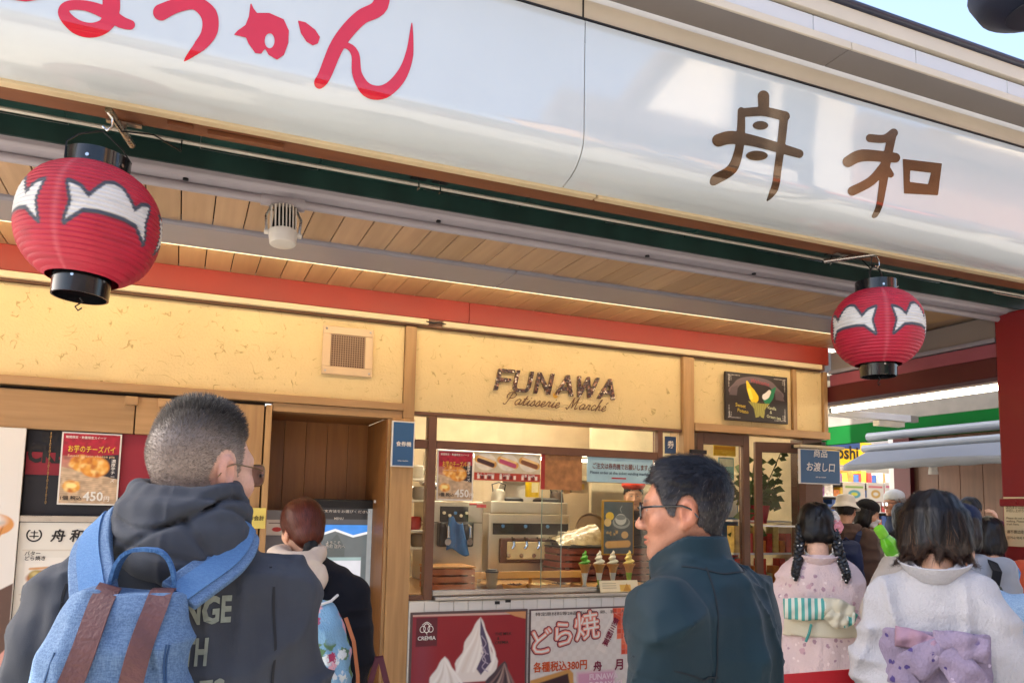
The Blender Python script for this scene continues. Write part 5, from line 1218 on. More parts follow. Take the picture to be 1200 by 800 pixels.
al = thing('alley_canopy', (6.5, 5.8, 2.72), 'white flat canopy over the side street', 'canopy')
for i in range(5): BX('canopy_panel', 5.125, 6.35, 3.2 + i * 1.25, 4.446 + i * 1.25, 2.76 - .002 * (i % 2), 2.80, M('canopy_white', '#b9b3a4', .5, var=.05, rnd=True), al, .002)
ft = thing('fluorescent_fixture', (5.6, 4.8, 2.6), 'lit fluorescent tube fixture under the white canopy', 'light')
BX('housing', 5.57, 5.66, 3.7, 5.62, 2.60, 2.68, WHITE_P, ft, .006); BX('housing', 5.57, 5.66, 5.66, 6.9, 2.60, 2.68, WHITE_P, ft, .006)
T2 = emit('lit_tube_alley', (1.0, .88, .66), 7.)
for a, b in ((3.75, 5.58), (5.70, 6.85)):
    MB().cyl((5.615, a, 2.575), (5.615, b, 2.575), .02, n=12).build('tube', T2, ft, True)
    for y in (a - .03, b + .01): BX('end_cap', 5.595, 5.635, y, y + .02, 2.555, 2.60, DARK, ft, .003)
a, b = at(968, 486, 6.0), at(1065, 493, 6.0)
fx = thing('unlit_fixture', ((a.x + b.x) / 2, 6.0, a.z), 'switched off tube fixture crossing the canopy beside the lit one', 'light')
BX('housing', a.x, b.x, 5.97, 6.07, b.z - .015, b.z + .055, WHITE_P, fx, .006); BX('end_socket', b.x + .003, b.x + .13, 5.985, 6.05, b.z - .01, b.z + .06, M('socket_grey', '#8b8578', .4), fx, .006); BX('reflector', b.x - .45, b.x - .08, 5.98, 6.06, b.z - .075, b.z - .018, M('reflector_cream', '#c7bda6', .5), fx, .005)
# facade across the side street
fc = thing('timber_shop', (8.1, 5.9, 0), 'dark timber shop front across the side street under a grey awning', 'building')
BX('green_fascia', 7.94, 8.04, 4.6, 5.90, 2.53, 2.765, M('green_fascia', '#0b5220', .85, var=.12, vscale=2, spec=.08), fc); BX('green_fascia', 7.95, 8.04, 5.905, 8.2, 2.53, 2.765, M('green_fascia', '#12682c'), fc)
TIM = M('dark_timber', '#5e3f2a', .5, col2='#74503a', vscale=2, stretch=(10, 10, 1), bump=.05, rnd=True)
for i in range(9):
    y = 4.5 + i * .272; BX('timber_board', 8.0, 8.05, y, y + .268, 0 if i > 3 else 1.0, 2.53, TIM, fc, .004)
BX('door_opening', 8.03, 8.06, 4.5, 5.55, 1.9, 2.3, DARK, fc, 0); BX('counter_board', 7.9, 8.0, 4.5, 5.56, .95, 1.0, WOOD_V, fc); BX('upper_wall', 8.065, 8.3, 4.3, 7.0, 0, 4.2, TIM, fc, 0)
BX('white_band', 7.96, 8.04, 4.6, 8.2, 2.768, 3.5, M('grey_band', '#77726a', .6), fc)
BX('maroon_post', 7.93, 8.0, 6.72, 6.95, 0, 2.53, MAROONB, fc); BX('white_post', 7.94, 8.0, 6.955, 7.03, 0, 2.53, WHITE_P, fc)
ga = thing('grey_awning', (7.6, 6.5, 2.2), 'grey canvas roller awning across the side street', 'awning')
CANV = M('awning_canvas', '#71767e', .7, var=.06, vscale=5, bump=.1, bscale=90); ROLL = M('roller_white', '#7d8590', .35, var=.04)
MB().cyl((7.75, 4.6, 2.56), (7.75, 7.15, 2.56), .05, n=16).build('roller_tube', ROLL, ga, True); MB().cyl((7.55, 4.6, 2.40), (7.55, 7.04, 2.40), .045, n=16).build('roller_tube', ROLL, ga, True)
m_ = MB(); ny = 40
for j, (x, z) in enumerate(((7.72, 2.46), (7.6, 2.385), (7.3, 2.29), (7.02, 2.19), (7.0, 2.11))):
    for i in range(ny): y = 4.5 + i * (2.55, 2.5, 2.4, 2.33, 2.33)[j] / (ny - 1); m_.v.append((x, y, z - .012 * math.sin(y * 3.1) * (j in (2, 3)) - .006 * math.sin(y * 17) * (j == 4)))
m_.f = [(j * ny + i, j * ny + i + 1, (j + 1) * ny + i + 1, (j + 1) * ny + i) for j in range(4) for i in range(ny - 1)]
o = m_.build('canvas', CANV, ga, True); so = o.modifiers.new('t', 'SOLIDIFY'); so.thickness = .006
MB().cyl((7.03, 4.5, 2.13), (7.03, 6.83, 2.13), .018, n=10).build('front_bar', ROLL, ga, True)
for y in (4.9, 6.5): MB().tube([(7.95, y, 2.2), (7.5, y + .3, 2.2), (7.04, y, 2.15)], .02).build('folding_arm', ROLL, ga, True)
MB().cyl((7.3, 5.9, 2.05), (7.3, 5.9, 2.2), .05, .03, 12).build('hanging_lamp', WHITE_P, ga, True)
# drugstore at the end
ds = thing('drugstore', (10.5, 9.8, 0), 'crowded drugstore front with lit shelves at the end of the side street', 'building')
BX('back_wall', 7.5, 15, 10.6, 10.7, 0, 4.5, M('store_wall', '#6a6660', .6, var=.2), ds, 0); BX('ceiling', 7.5, 15, 9.3, 10.6, 2.75, 2.85, WHITE_P, ds); BX('store_side', 7.5, 7.6, 8.3, 10.6, 0, 3.6, WHITE_P, ds)
BX('ceiling_light', 8.5, 13, 9.9, 10.0, 2.70, 2.74, emit('store_light', (1., .95, .85), 12.), ds, 0)
for j in range(8): BX('store_shelf', 8.2, 14, 10.1, 10.6, .4 + .25 * j, .42 + .25 * j, M('shelf_metal', '#9a9a98', .4), ds, .003)
gcol = ['#c9c4b8', '#b33a3a', '#3c5f9c', '#d4b23e', '#4c8a58', '#2b2d38', '#d9d7d0', '#7a4a7a', '#c97a3a']
gm = [MB() for _ in gcol]; g_ = np.random.default_rng(11)
for j in range(8):
    x = 8.25
    while x < 13.9:
        w_ = g_.uniform(.05, .13); h_ = g_.uniform(.1, .21); gm[int(g_.integers(len(gcol)))].box(x, x + w_, 10.12 + g_.uniform(0, .06), 10.45, .421 + .25 * j, .421 + .25 * j + h_); x += w_ + .012
for m_, cl in zip(gm, gcol): tag(m_.build('shelf_goods', M('goods_%s' % cl[1:], cl, .4, var=.3, vscale=18), ds), kind='stuff')
a, b = at(960, 515, 9.0), at(1022, 546, 9.0)
YELGLOW = emit('yellow_added_glow', S('#e0ac10'), .35)  # weak glow added so the yellow sign and banner look brighter in shade
ys = thing('yellow_store_sign', ((a.x + b.x) / 2, 9.0, b.z), 'bright yellow store sign with black letters and a blue top edge', 'sign')
BX('panel', a.x - .6, b.x, 9.0, 9.08, b.z, a.z, YELGLOW, ys); BX('blue_edge', a.x - .6, b.x - .25, 8.985, 9.0, a.z - .11, a.z + .03, M('sign_edge_blue', '#2a5fb0', .4), ys)
pl_, pr_ = at(982, 540, 8.98), at(1003, 522, 8.98); lettering('oshi', pl_.x - .03, pr_.x + .05, pl_.z, pr_.z + .02, 8.99, INK, ys, bold=.035, ext=.01)
a, b = at(1020, 522, 8.6), at(1042, 536, 8.6); g2 = thing('small_yellow_banner', ((a.x + b.x) / 2, 8.6, b.z), 'small yellow banner with black marks above the grey awning', 'banner'); BX('panel', a.x, b.x, 8.6, 8.64, b.z, a.z, YELGLOW, g2); BX('black_mark', a.x + .05, b.x - .1, 8.592, 8.6, b.z + .04, b.z + .09, INK, g2, 0)
for i, (px, qx, cols, lbl) in enumerate(((988, 1014, ('#4f9fb0', '#c9d23a'), 'white sale poster with a blue fish above the store shelves'), (1016, 1036, ('#c9a24a', '#c9a24a'), 'white sale poster with an orange ring above the store shelves'), (1037, 1047, ('#c95a7a', '#c95a7a'), 'narrow pink sale poster above the store shelves'))):
    a, b = at(px, 565, 9.4), at(qx, 588, 9.4); t = thing('sale_poster', ((a.x + b.x) / 2, 9.4, b.z), lbl, 'poster'); BX('card', a.x, b.x, 9.4, 9.41, b.z, a.z, PAPER, t, 0)
    W, H = b.x - a.x - .02, a.z - b.z - .02; c = Canvas(W, H, .012, '#dedac8'); c.ell((W * .5, H * .4), (W * .3, H * .24), cols[0]); c.ell((W * .5, H * .4), (W * .16, H * .1), '#dedac8' if i else cols[1]); c.line([(W * .1, H * .8), (W * .9, H * .8)], H * .12, ('#7fb04a', '#d06a6a', '#c95a7a')[i]); c.build('print', front(a.x + .01, b.z + .01, 9.397), t)
# far houses that close the street
for i, (x0, x1, y, h, col) in enumerate(((14.5, 22, 4.0, 4.4, '#8a7f76'), (15, 24, 12, 9, '#9b958c'))):
    t = thing('far_building', ((x0 + x1) / 2, y, 0), ('low brown building far down the side street', 'tall pale building behind the drugstore')[i], 'building')
    BX('wall', x0, x1, y, y + 5, 0, h, M('far_wall_%d' % i, col, .7), t, 0)
    for k_ in range(3): BX('window', x0 + .8 + k_ * 2.2, x0 + 2.2 + k_ * 2.2, y - .03, y, h * .55, h * .8, M('far_glass', '#39424c', .2), t)

# ================================================================== the other side of the street (seen mirrored in the sign)
for i in range(7):
    x0 = -11 + i * 4.2; x1 = x0 + 4.15
    t = thing('opposite_shop', ((x0 + x1) / 2, -5.2, 0), 'low shop across the street with a red tiled eave and a %s name board' % ('white', 'red', 'cream', 'green', 'navy', 'brown', 'orange')[i], 'building', 'shops across the street')
    BX('wall', x0, x1, -6.0, -5.2, 0, 4.0, M('opp_wall', '#b9ab98', .7, var=.1), t); BX('opening', x0 + .4, x1 - .4, -5.2, -5.15, 0, 2.4, M('opp_shutter', '#5b4a40', .5, var=.3, vscale=2), t)
    BX('name_board', x0 + .3, x1 - .3, -5.2, -5.05, 2.7, 3.4, M('opp_board_%d' % i, ('#d9d4c8', '#c0392f', '#d8cfa8', '#2f6b45', '#26375a', '#6a4a34', '#c9702c')[i], .4), t)
    e = MB(); e.v = [(x0, -4.4, 3.75), (x1, -4.4, 3.75), (x1, -6.2, 4.7), (x0, -6.2, 4.7), (x0, -4.4, 3.62), (x1, -4.4, 3.62), (x1, -6.2, 4.57), (x0, -6.2, 4.57)]; e.f = [(0, 1, 2, 3), (7, 6, 5, 4), (0, 4, 5, 1), (3, 2, 6, 7), (0, 3, 7, 4), (1, 5, 6, 2)]
    e.build('eave', M('opp_roof', '#5d4c46', .6, var=.2, vscale=3), t)

for i, (x0, x1, h, col) in enumerate(((7.5, 11.5, 10.5, '#b58a5c'), (11.7, 16, 13.5, '#cbbfae'), (16.2, 24, 11.5, '#9c6a4a'), (24.5, 34, 15, '#b9ad9c'))):
    t = thing('tall_opposite_building', ((x0 + x1) / 2, -10, 0), ('ochre', 'cream', 'brown', 'grey beige')[i] + ' tall building behind the shops across the street', 'building')
    BX('wall', x0, x1, -14, -9.5, 0, h, M('tall_wall_%d' % i, col, .7, var=.1), t)
    for q in range(int(h / 2.6) - 1):
        for k_ in range(int((x1 - x0) / 1.5)): BX('window', x0 + .3 + 1.5 * k_, x0 + 1.4 + 1.5 * k_, -9.5, -9.45, 3.2 + 2.5 * q, 4.7 + 2.5 * q, M('tall_glass', '#39444f', .2), t, 0)
    BX('roof_edge', x0 - .3, x1 + .3, -14, -9.2, h, h + .4, M('opp_roof', '#8c2f22'), t)
    if i == 1:
        e = MB(); n_ = 14
        for q in range(n_ + 1):
            u = q / n_; e.v += [(x0 - .8 + (x1 - x0 + 1.6) * u, -8.1, 6.2 + 1.5 * (2 * u - 1) ** 4), (x0 - .2 + (x1 - x0 + .4) * u, -9.5, 7.9), (x0 - .8 + (x1 - x0 + 1.6) * u, -8.1, 5.95 + 1.5 * (2 * u - 1) ** 4)]
        for q in range(n_): e.f += [(q * 3, q * 3 + 3, q * 3 + 4, q * 3 + 1), (q * 3, q * 3 + 2, q * 3 + 5, q * 3 + 3), (q * 3 + 2, q * 3 + 1, q * 3 + 4, q * 3 + 5)]
        e.build('curved_eave', M('eave_red', '#a33a2a', .5, var=.15), t)
        BX('banner_board', x0 + .5, x1 - .5, -9.2, -9.1, 4.6, 5.6, M('tall_banner', '#d5d0c4', .5), t)

# ================================================================== dark lamp over the street
p = at(1214, -16, 1.6)
lp = thing('street_lamp', (p.x, 1.6, p.z), 'dark blue rounded street lamp head at the top right corner', 'street lamp')
MB().lathe([(.001, -.10), (.10, -.095), (.17, -.06), (.20, 0), (.185, .06), (.12, .11), (.04, .14), (.001, .14)], n=32).build('lamp_head', M('lamp_navy', '#10182a', .5, var=.2), lp, True, local=True)
MB().lathe([(.001, -.104), (.09, -.101), (.09, -.097), (.001, -.099)], n=24).build('lamp_glass', M('lamp_glass_off', '#141a26', .4), lp, True, local=True)
MB().cyl((0, 0, .13), (0, 0, .5), .02).tube([(0, 0, .48), (.3, 0, .55), (1.2, 0, .55)], .03).build('arm', BLACKMETAL, lp, True, local=True)
MB().cyl((1.2, 0, .6), (1.2, 0, -p.z), .05).build('mast', BLACKMETAL, lp, True, local=True)

# ================================================================== queue barrier
qb = thing('queue_barrier', (2.2, 2.4, 0), 'red belt barrier between slim steel posts behind the pink kimono', 'barrier')
a, b = at(730, 796, 2.2), at(1009, 791, 2.2)
BX('belt', a.x - .3, b.x, 2.2, 2.206, b.z - .025, b.z + .025, M('belt_red', '#b5121f', .5, var=.06, bump=.1, bscale=200), qb, 0)
for x in (a.x - .33, b.x + .02):
    MB().cyl((x, 2.2, .02), (x, 2.2, b.z + .05), .022, n=16).build('post', STEEL, qb, True); MB().lathe([(.001, 0), (.16, 0), (.15, .02), (.03, .035), (.001, .035)], (x, 2.2, .001), 28).build('foot', BLACKMETAL, qb, True)
# ================================================================== modelling by distance fields
def smin(a, b, k):
    h = np.clip(.5 + .5 * (b - a) / k, 0, 1); return b + (a - b) * h - k * h * (1 - h)
def smax(a, b, k): return -smin(-a, -b, k)
def ell(P, c, r):
    q = P - np.array(c, np.float32); r = np.array(r, np.float32)
    k0 = np.linalg.norm(q / r, axis=1); k1 = np.linalg.norm(q / (r * r), axis=1)
    return k0 * (k0 - 1) / np.maximum(k1, 1e-6)
def cap(P, a, b, ra, rb=None):
    rb = ra if rb is None else rb
    a = np.array(a, np.float32); b = np.array(b, np.float32); d = b - a
    t = np.clip(((P - a) @ d) / max(float(d @ d), 1e-9), 0, 1)
    return np.linalg.norm(P - a - t[:, None] * d, axis=1) - (ra + (rb - ra) * t)
def chain(P, pts, rs, k=.01):
    d = None
    for i in range(len(pts) - 1):
        c = cap(P, pts[i], pts[i + 1], rs[i], rs[i + 1]); d = c if d is None else smin(d, c, k)
    return d
def rbox(P, c, h, r):
    q = np.abs(P - np.array(c, np.float32)) - (np.array(h, np.float32) - r)
    return np.linalg.norm(np.maximum(q, 0), axis=1) + np.minimum(q.max(1), 0) - r
def loft(P, rows):
    """Stacked ellipses: rows of (z, cx, cy, rx, ry)."""
    R = np.array(rows, float); z = P[:, 2]
    I = [np.interp(z, R[:, 0], R[:, j]) for j in range(1, 5)]
    q = np.hypot((P[:, 0] - I[0]) / I[2], (P[:, 1] - I[1]) / I[3])
    d = (q - 1) * np.minimum(I[2], I[3])
    return np.maximum(d, np.maximum(R[0, 0] - z, z - R[-1, 0]))
def folds(P, amp, sx, sy, sz, seed=0., sharp=1.):
    """Cloth folds: warped ridged noise, stretched by the three scales."""
    w = vnoise(P * 5. + seed) * .06
    n = vnoise(np.c_[(P[:, 0] + w) * sx, (P[:, 1] + w) * sy, (P[:, 2] + w) * sz] + seed * 3.7)
    return amp * ((1 - np.abs(n)) ** (1 + sharp) * 2 - 1)

_COR = np.array([(i, j, k) for i in (0, 1) for j in (0, 1) for k in (0, 1)])
_EDG = [(a, b) for a in range(8) for b in range(a + 1, 8) if np.abs(_COR[a] - _COR[b]).sum() == 1]
def surface(f, lo, hi, h, lip=1.7):
    """Surface nets on a sparse grid; returns vertices and quads."""
    lo = np.array(lo, float); hi = np.array(hi, float); B = 4
    nb = np.maximum(np.ceil((hi - lo) / (h * B)).astype(int), 1); n = nb * B + 1
    cen = np.stack(np.meshgrid(*[lo[a] + (np.arange(nb[a]) + .5) * B * h for a in range(3)], indexing='ij'), -1).reshape(-1, 3)
    dc = f(cen); rad = h * B * .87 * lip
    near = (np.abs(dc) < rad)
    D = np.repeat(np.repeat(np.repeat(dc.reshape(nb), B, 0), B, 1), B, 2)
    D = np.pad(D, ((0, 1), (0, 1), (0, 1)), mode='edge')
    m = np.zeros(n, bool); nr = near.reshape(nb)
    for i in range(B + 1):
        for j in range(B + 1):
            for k in range(B + 1): m[i:i + nb[0] * B:B, j:j + nb[1] * B:B, k:k + nb[2] * B:B] |= nr
    idx = np.argwhere(m); D[m] = f(lo + idx * h)
    D[0] = D[-1] = np.maximum(D[0], h); D[:, 0] = np.maximum(D[:, 0], h); D[:, -1] = np.maximum(D[:, -1], h); D[:, :, 0] = np.maximum(D[:, :, 0], h); D[:, :, -1] = np.maximum(D[:, :, -1], h)
    I = D < 0
    cs = [I[i:n[0] - 1 + i, j:n[1] - 1 + j, k:n[2] - 1 + k] for i, j, k in _COR]
    s = sum(c.astype(np.int8) for c in cs); act = (s > 0) & (s < 8); ci = np.argwhere(act)
    acc = np.zeros((len(ci), 3)); cnt = np.zeros(len(ci))
    val = [D[ci[:, 0] + i, ci[:, 1] + j, ci[:, 2] + k] for i, j, k in _COR]
    for a, b in _EDG:
        mm = (val[a] < 0) != (val[b] < 0); t = np.where(mm, val[a] / np.where(mm, val[a] - val[b], 1), 0)
        acc += np.where(mm[:, None], _COR[a] + t[:, None] * (_COR[b] - _COR[a]), 0); cnt += mm
    V = lo + (ci + acc / cnt[:, None]) * h
    vid = np.full(np.array(n) - 1, -1, np.int64); vid[ci[:, 0], ci[:, 1], ci[:, 2]] = np.arange(len(ci))
    F = []
    for ax in range(3):
        sl0 = [slice(None)] * 3; sl1 = [slice(None)] * 3; sl0[ax] = slice(0, -1); sl1[ax] = slice(1, None)
        a, b = I[tuple(sl0)], I[tuple(sl1)]
        e = np.argwhere(a != b); u, v = (ax + 1) % 3, (ax + 2) % 3
        e = e[(e[:, u] > 0) & (e[:, v] > 0) & (e[:, u] < n[u] - 1) & (e[:, v] < n[v] - 1)]
        if not len(e): continue
        fl = a[e[:, 0], e[:, 1], e[:, 2]]
        q = []
        for du, dv in ((-1, -1), (0, -1), (0, 0), (-1, 0)):
            c = e.copy(); c[:, u] += du; c[:, v] += dv; q.append(vid[c[:, 0], c[:, 1], c[:, 2]])
        q = np.stack(q, 1); q[~fl] = q[~fl][:, ::-1]
        F.append(q[(q >= 0).all(1)])
    return V, np.concatenate(F)

def relax(V, F, it=1, lam=.5):
    for _ in range(it):
        acc = np.zeros_like(V); cnt = np.zeros(len(V))
        for a in range(4):
            np.add.at(acc, F[:, a], V[F[:, (a + 1) % 4]] + V[F[:, a - 1]]); np.add.at(cnt, F[:, a], 2)
        V = V * (1 - lam) + lam * acc / np.maximum(cnt, 1)[:, None]
    return V

def part(name, f, lo, hi, h, mat, parent, col=None, smooth=1):
    V, F = surface(f, lo, hi, h)
    if smooth: V = relax(V, F, smooth)
    me = mesh_np(name, V, F)
    if col is not None: paint(me, np.clip(col(V), 0, 1))
    return link(name, me, mat, parent)

def grad(f, P, e=.0015):
    g = np.stack([f(P + np.array(d)) - f(P - np.array(d)) for d in ((e, 0, 0), (0, e, 0), (0, 0, e))], 1)
    return g / np.maximum(np.linalg.norm(g, axis=1), 1e-9)[:, None]

def sample(V, F, n, g):
    a = np.linalg.norm(np.cross(V[F[:, 1]] - V[F[:, 0]], V[F[:, 2]] - V[F[:, 0]]), axis=1); k = g.choice(len(F), n, p=a / a.sum())
    u, v = g.uniform(size=(2, n, 1)); q = F[k]
    return (V[q[:, 0]] * (1 - u) + V[q[:, 1]] * u) * (1 - v) + (V[q[:, 3]] * (1 - u) + V[q[:, 2]] * u) * v

def strands(name, f, roots, flow, length, segs, width, mat, parent, lift=.0, colour=None, stick=True, g=None):
    """Hair as many narrow ribbons that follow the surface f along a flow field."""
    P = roots.copy(); n = len(P); L = (length if np.ndim(length) else np.full(n, length)) / segs; pts = [P]; nr = [grad(f, P)]
    for s in range(segs):
        N_ = nr[-1]; d = flow(P); d = d - N_ * (d * N_).sum(1)[:, None] * (1 if stick else .3); d /= np.maximum(np.linalg.norm(d, axis=1), 1e-6)[:, None]
        P = P + d * L[:, None] + N_ * (lift[:, None] if np.ndim(lift) else lift) / segs
        if stick:
            ds = f(P); ds = np.minimum(ds - .0005, 0.) if np.ndim(lift) or lift > 0 else ds - .001; P = P - grad(f, P) * ds[:, None]
        pts.append(P); nr.append(grad(f, P))
    pts = np.stack(pts, 1); nr = np.stack(nr, 1); t = np.gradient(pts, axis=1); side = np.cross(t, nr); side /= np.maximum(np.linalg.norm(side, axis=2), 1e-9)[..., None]
    w = (width * np.linspace(1, .25, segs + 1))[None, :, None]
    v = np.stack([pts - side * w, pts + side * w], 2).reshape(-1, 3)
    b = (np.arange(n)[:, None] * (segs + 1) + np.arange(segs)[None]).ravel() * 2
    F = np.stack([b, b + 1, b + 3, b + 2], 1)
    me = mesh_np(name, v, F)
    if colour is not None: paint(me, np.clip(np.repeat(colour, (segs + 1) * 2, 0), 0, 1))
    return tag(link(name, me, mat, parent), kind='stuff')

# ------------------------------------------------------------------ human parts
def head_f(P, jaw=1., slim=1.):
    Q = P / np.array((slim, 1., 1.), np.float32); A = Q.copy(); A[:, 0] = np.abs(A[:, 0])
    d = ell(Q, (0, -.016, .030), (.0765, .097, .090))
    d = smin(d, ell(Q, (0, .034, -.028), (.063, .057, .084)), .04)
    d = smin(d, cap(Q, (0, .018, -.058), (0, .064, -.099), .047, .024), .03)
    d = smin(d, cap(A, (.050 * jaw, -.004, -.048), (.016, .070, -.103), .018, .013), .028)
    d = smin(d, cap(Q, (0, -.030, -.05), (0, -.050, -.24), .052, .060), .03)
    d = smin(d, cap(A, (0, .079, .026), (.042, .066, .026), .015, .013), .016)
    d = smin(d, ell(A, (.042, .058, -.024), (.025, .022, .021)), .022)
    d = smin(d, cap(Q, (0, .084, .014), (0, .106, -.028), .0075, .0105), .012)
    d = smin(d, ell(Q, (0, .107, -.033), (.0118, .0118, .0105)), .008)
    d = smin(d, ell(A, (.0125, .098, -.037), (.0085, .011, .008)), .007)
    d = smax(d, -ell(A, (.031, .099, .006), (.020, .015, .011)), .012)
    d = smin(d, ell(A, (.031, .076, .004), (.0155, .013, .0115)), .004)
    d = smin(d, cap(A, (0, .093, -.0625), (.020, .082, -.066), .0062, .0035), .006)
    d = smin(d, cap(A, (0, .092, -.0745), (.016, .084, -.0715), .0072, .004), .006)
    d = smax(d, -ell(Q, (0, .100, -.0688), (.024, .012, .0014)), .002)
    e = ell(A, (.0775, -.014, -.006), (.0095, .0195, .0325))
    e = smax(e, -ell(A, (.0865, -.009, -.003), (.0085, .0120, .0205)), .004)
    e = smin(e, cap(A, (.078, -.024, .008), (.079, -.020, -.012), .0035, .003), .004)
    e = smin(e, ell(A, (.0755, -.003, -.036), (.0065, .009, .0105)), .006)
    return smin(d, e, .006)

def skin_paint(tone, V, brow=(.12, .09, .08), stubble=0.):
    t = np.array(S(tone)); c = np.tile(t, (len(V), 1)); A = V.copy(); A[:, 0] = np.abs(A[:, 0])
    c *= (1 + .16 * fbm(V * 45, 3) + .08 * vnoise(V * 240) + .05 * vnoise(V * 480))[:, None]
    def mix(d, col, s, a):
        nonlocal c
        w = (np.clip(.5 - d / s, 0, 1) * a)[:, None]; c = c * (1 - w) + np.array(col) * w
    red = t * np.array((1.06, .78, .72))
    mix(ell(A, (.078, -.014, -.01), (.014, .024, .038)), red, .01, .5); mix(ell(V, (0, .112, -.033), (.018, .016, .016)), red, .014, .15); mix(ell(A, (.045, .06, -.03), (.026, .025, .024)), red, .03, .35)
    if stubble: mix(np.minimum(ell(V, (0, .07, -.085), (.05, .05, .03)), cap(A, (.06, 0, -.04), (.02, .08, -.095), .018)), t * .62, .03, stubble)
    mix(np.minimum(cap(A, (0, .1, -.063), (.02, .088, -.066), .0055, .003), cap(A, (0, .1, -.0745), (.016, .09, -.072), .006, .003)), t * np.array((.82, .48, .46)), .004, .8)
    mix(ell(V, (0, .1, -.0688), (.023, .02, .0012)), t * .3, .002, .8)
    mix(cap(A, (.014, .094, .026), (.046, .078, .027), .0042, .0025), brow, .004, .85)
    mix(cap(A, (.018, .09, .006), (.044, .085, .005), .0028, .002), (.03, .025, .025), .002, .9); mix(ell(A, (.030, .089, .0035), (.010, .01, .0042)), (.55, .52, .5), .002, .8); mix(ell(A, (.030, .09, .0035), (.0048, .01, .0045)), (.02, .015, .012), .002, .95)
    return c

def hand_f(P, w, d, n, s, curl=.6):
    """Palm, four bent fingers of unequal length and a thumb; w wrist, d along the hand, n out of the palm, s thumb side."""
    w, d, n, s = (np.array(q, float) for q in (w, d, n, s)); d /= np.linalg.norm(d); s = s - d * (s @ d); s /= np.linalg.norm(s); n = np.cross(d, s)* (1 if np.cross(d, s) @ n > 0 else -1)
    f = cap(P, w - d * .05, w, .027, .024); pal = None
    for o in (-.026, -.009, .009, .026):
        c = cap(P, w + d * .015 + s * o * .7, w + d * .082 + s * o, .0135, .0115); pal = c if pal is None else smin(pal, c, .012)
    f = smin(f, pal, .014)
    for o, l in ((.026, .068), (.009, .078), (-.009, .072), (-.026, .056)):
        k0 = w + d * .085 + s * o; a = curl * .8; k1 = k0 + (d * math.cos(a) + n * math.sin(a)) * l * .5; a2 = curl * 1.9; k2 = k1 + (d * math.cos(a2) + n * math.sin(a2)) * l * .34; a3 = curl * 2.5; k3 = k2 + (d * math.cos(a3) + n * math.sin(a3)) * l * .26
        f = smin(f, chain(P, (k0, k1, k2, k3), (.0095, .0088, .0078, .0068), .003), .004)
    t0 = w + d * .022 + s * .024; t1 = t0 + (d * .7 + s * .75 + n * .25) * .036; t2 = t1 + (d * .85 + s * .2 + n * .5) * .033
    return smin(f, chain(P, (t0, t1, t2), (.0125, .010, .0078), .004), .006)

SKIN = vcol('skin', .45, bump=.3, bscale=420, spec=.4)
def rotz(a): return np.array(((math.cos(a), -math.sin(a), 0), (math.sin(a), math.cos(a), 0), (0, 0, 1)))
def rotx(a): return np.array(((1, 0, 0), (0, math.cos(a), -math.sin(a)), (0, math.sin(a), math.cos(a))))
def roty(a): return np.array(((math.cos(a), 0, math.sin(a)), (0, 1, 0), (-math.sin(a), 0, math.cos(a))))

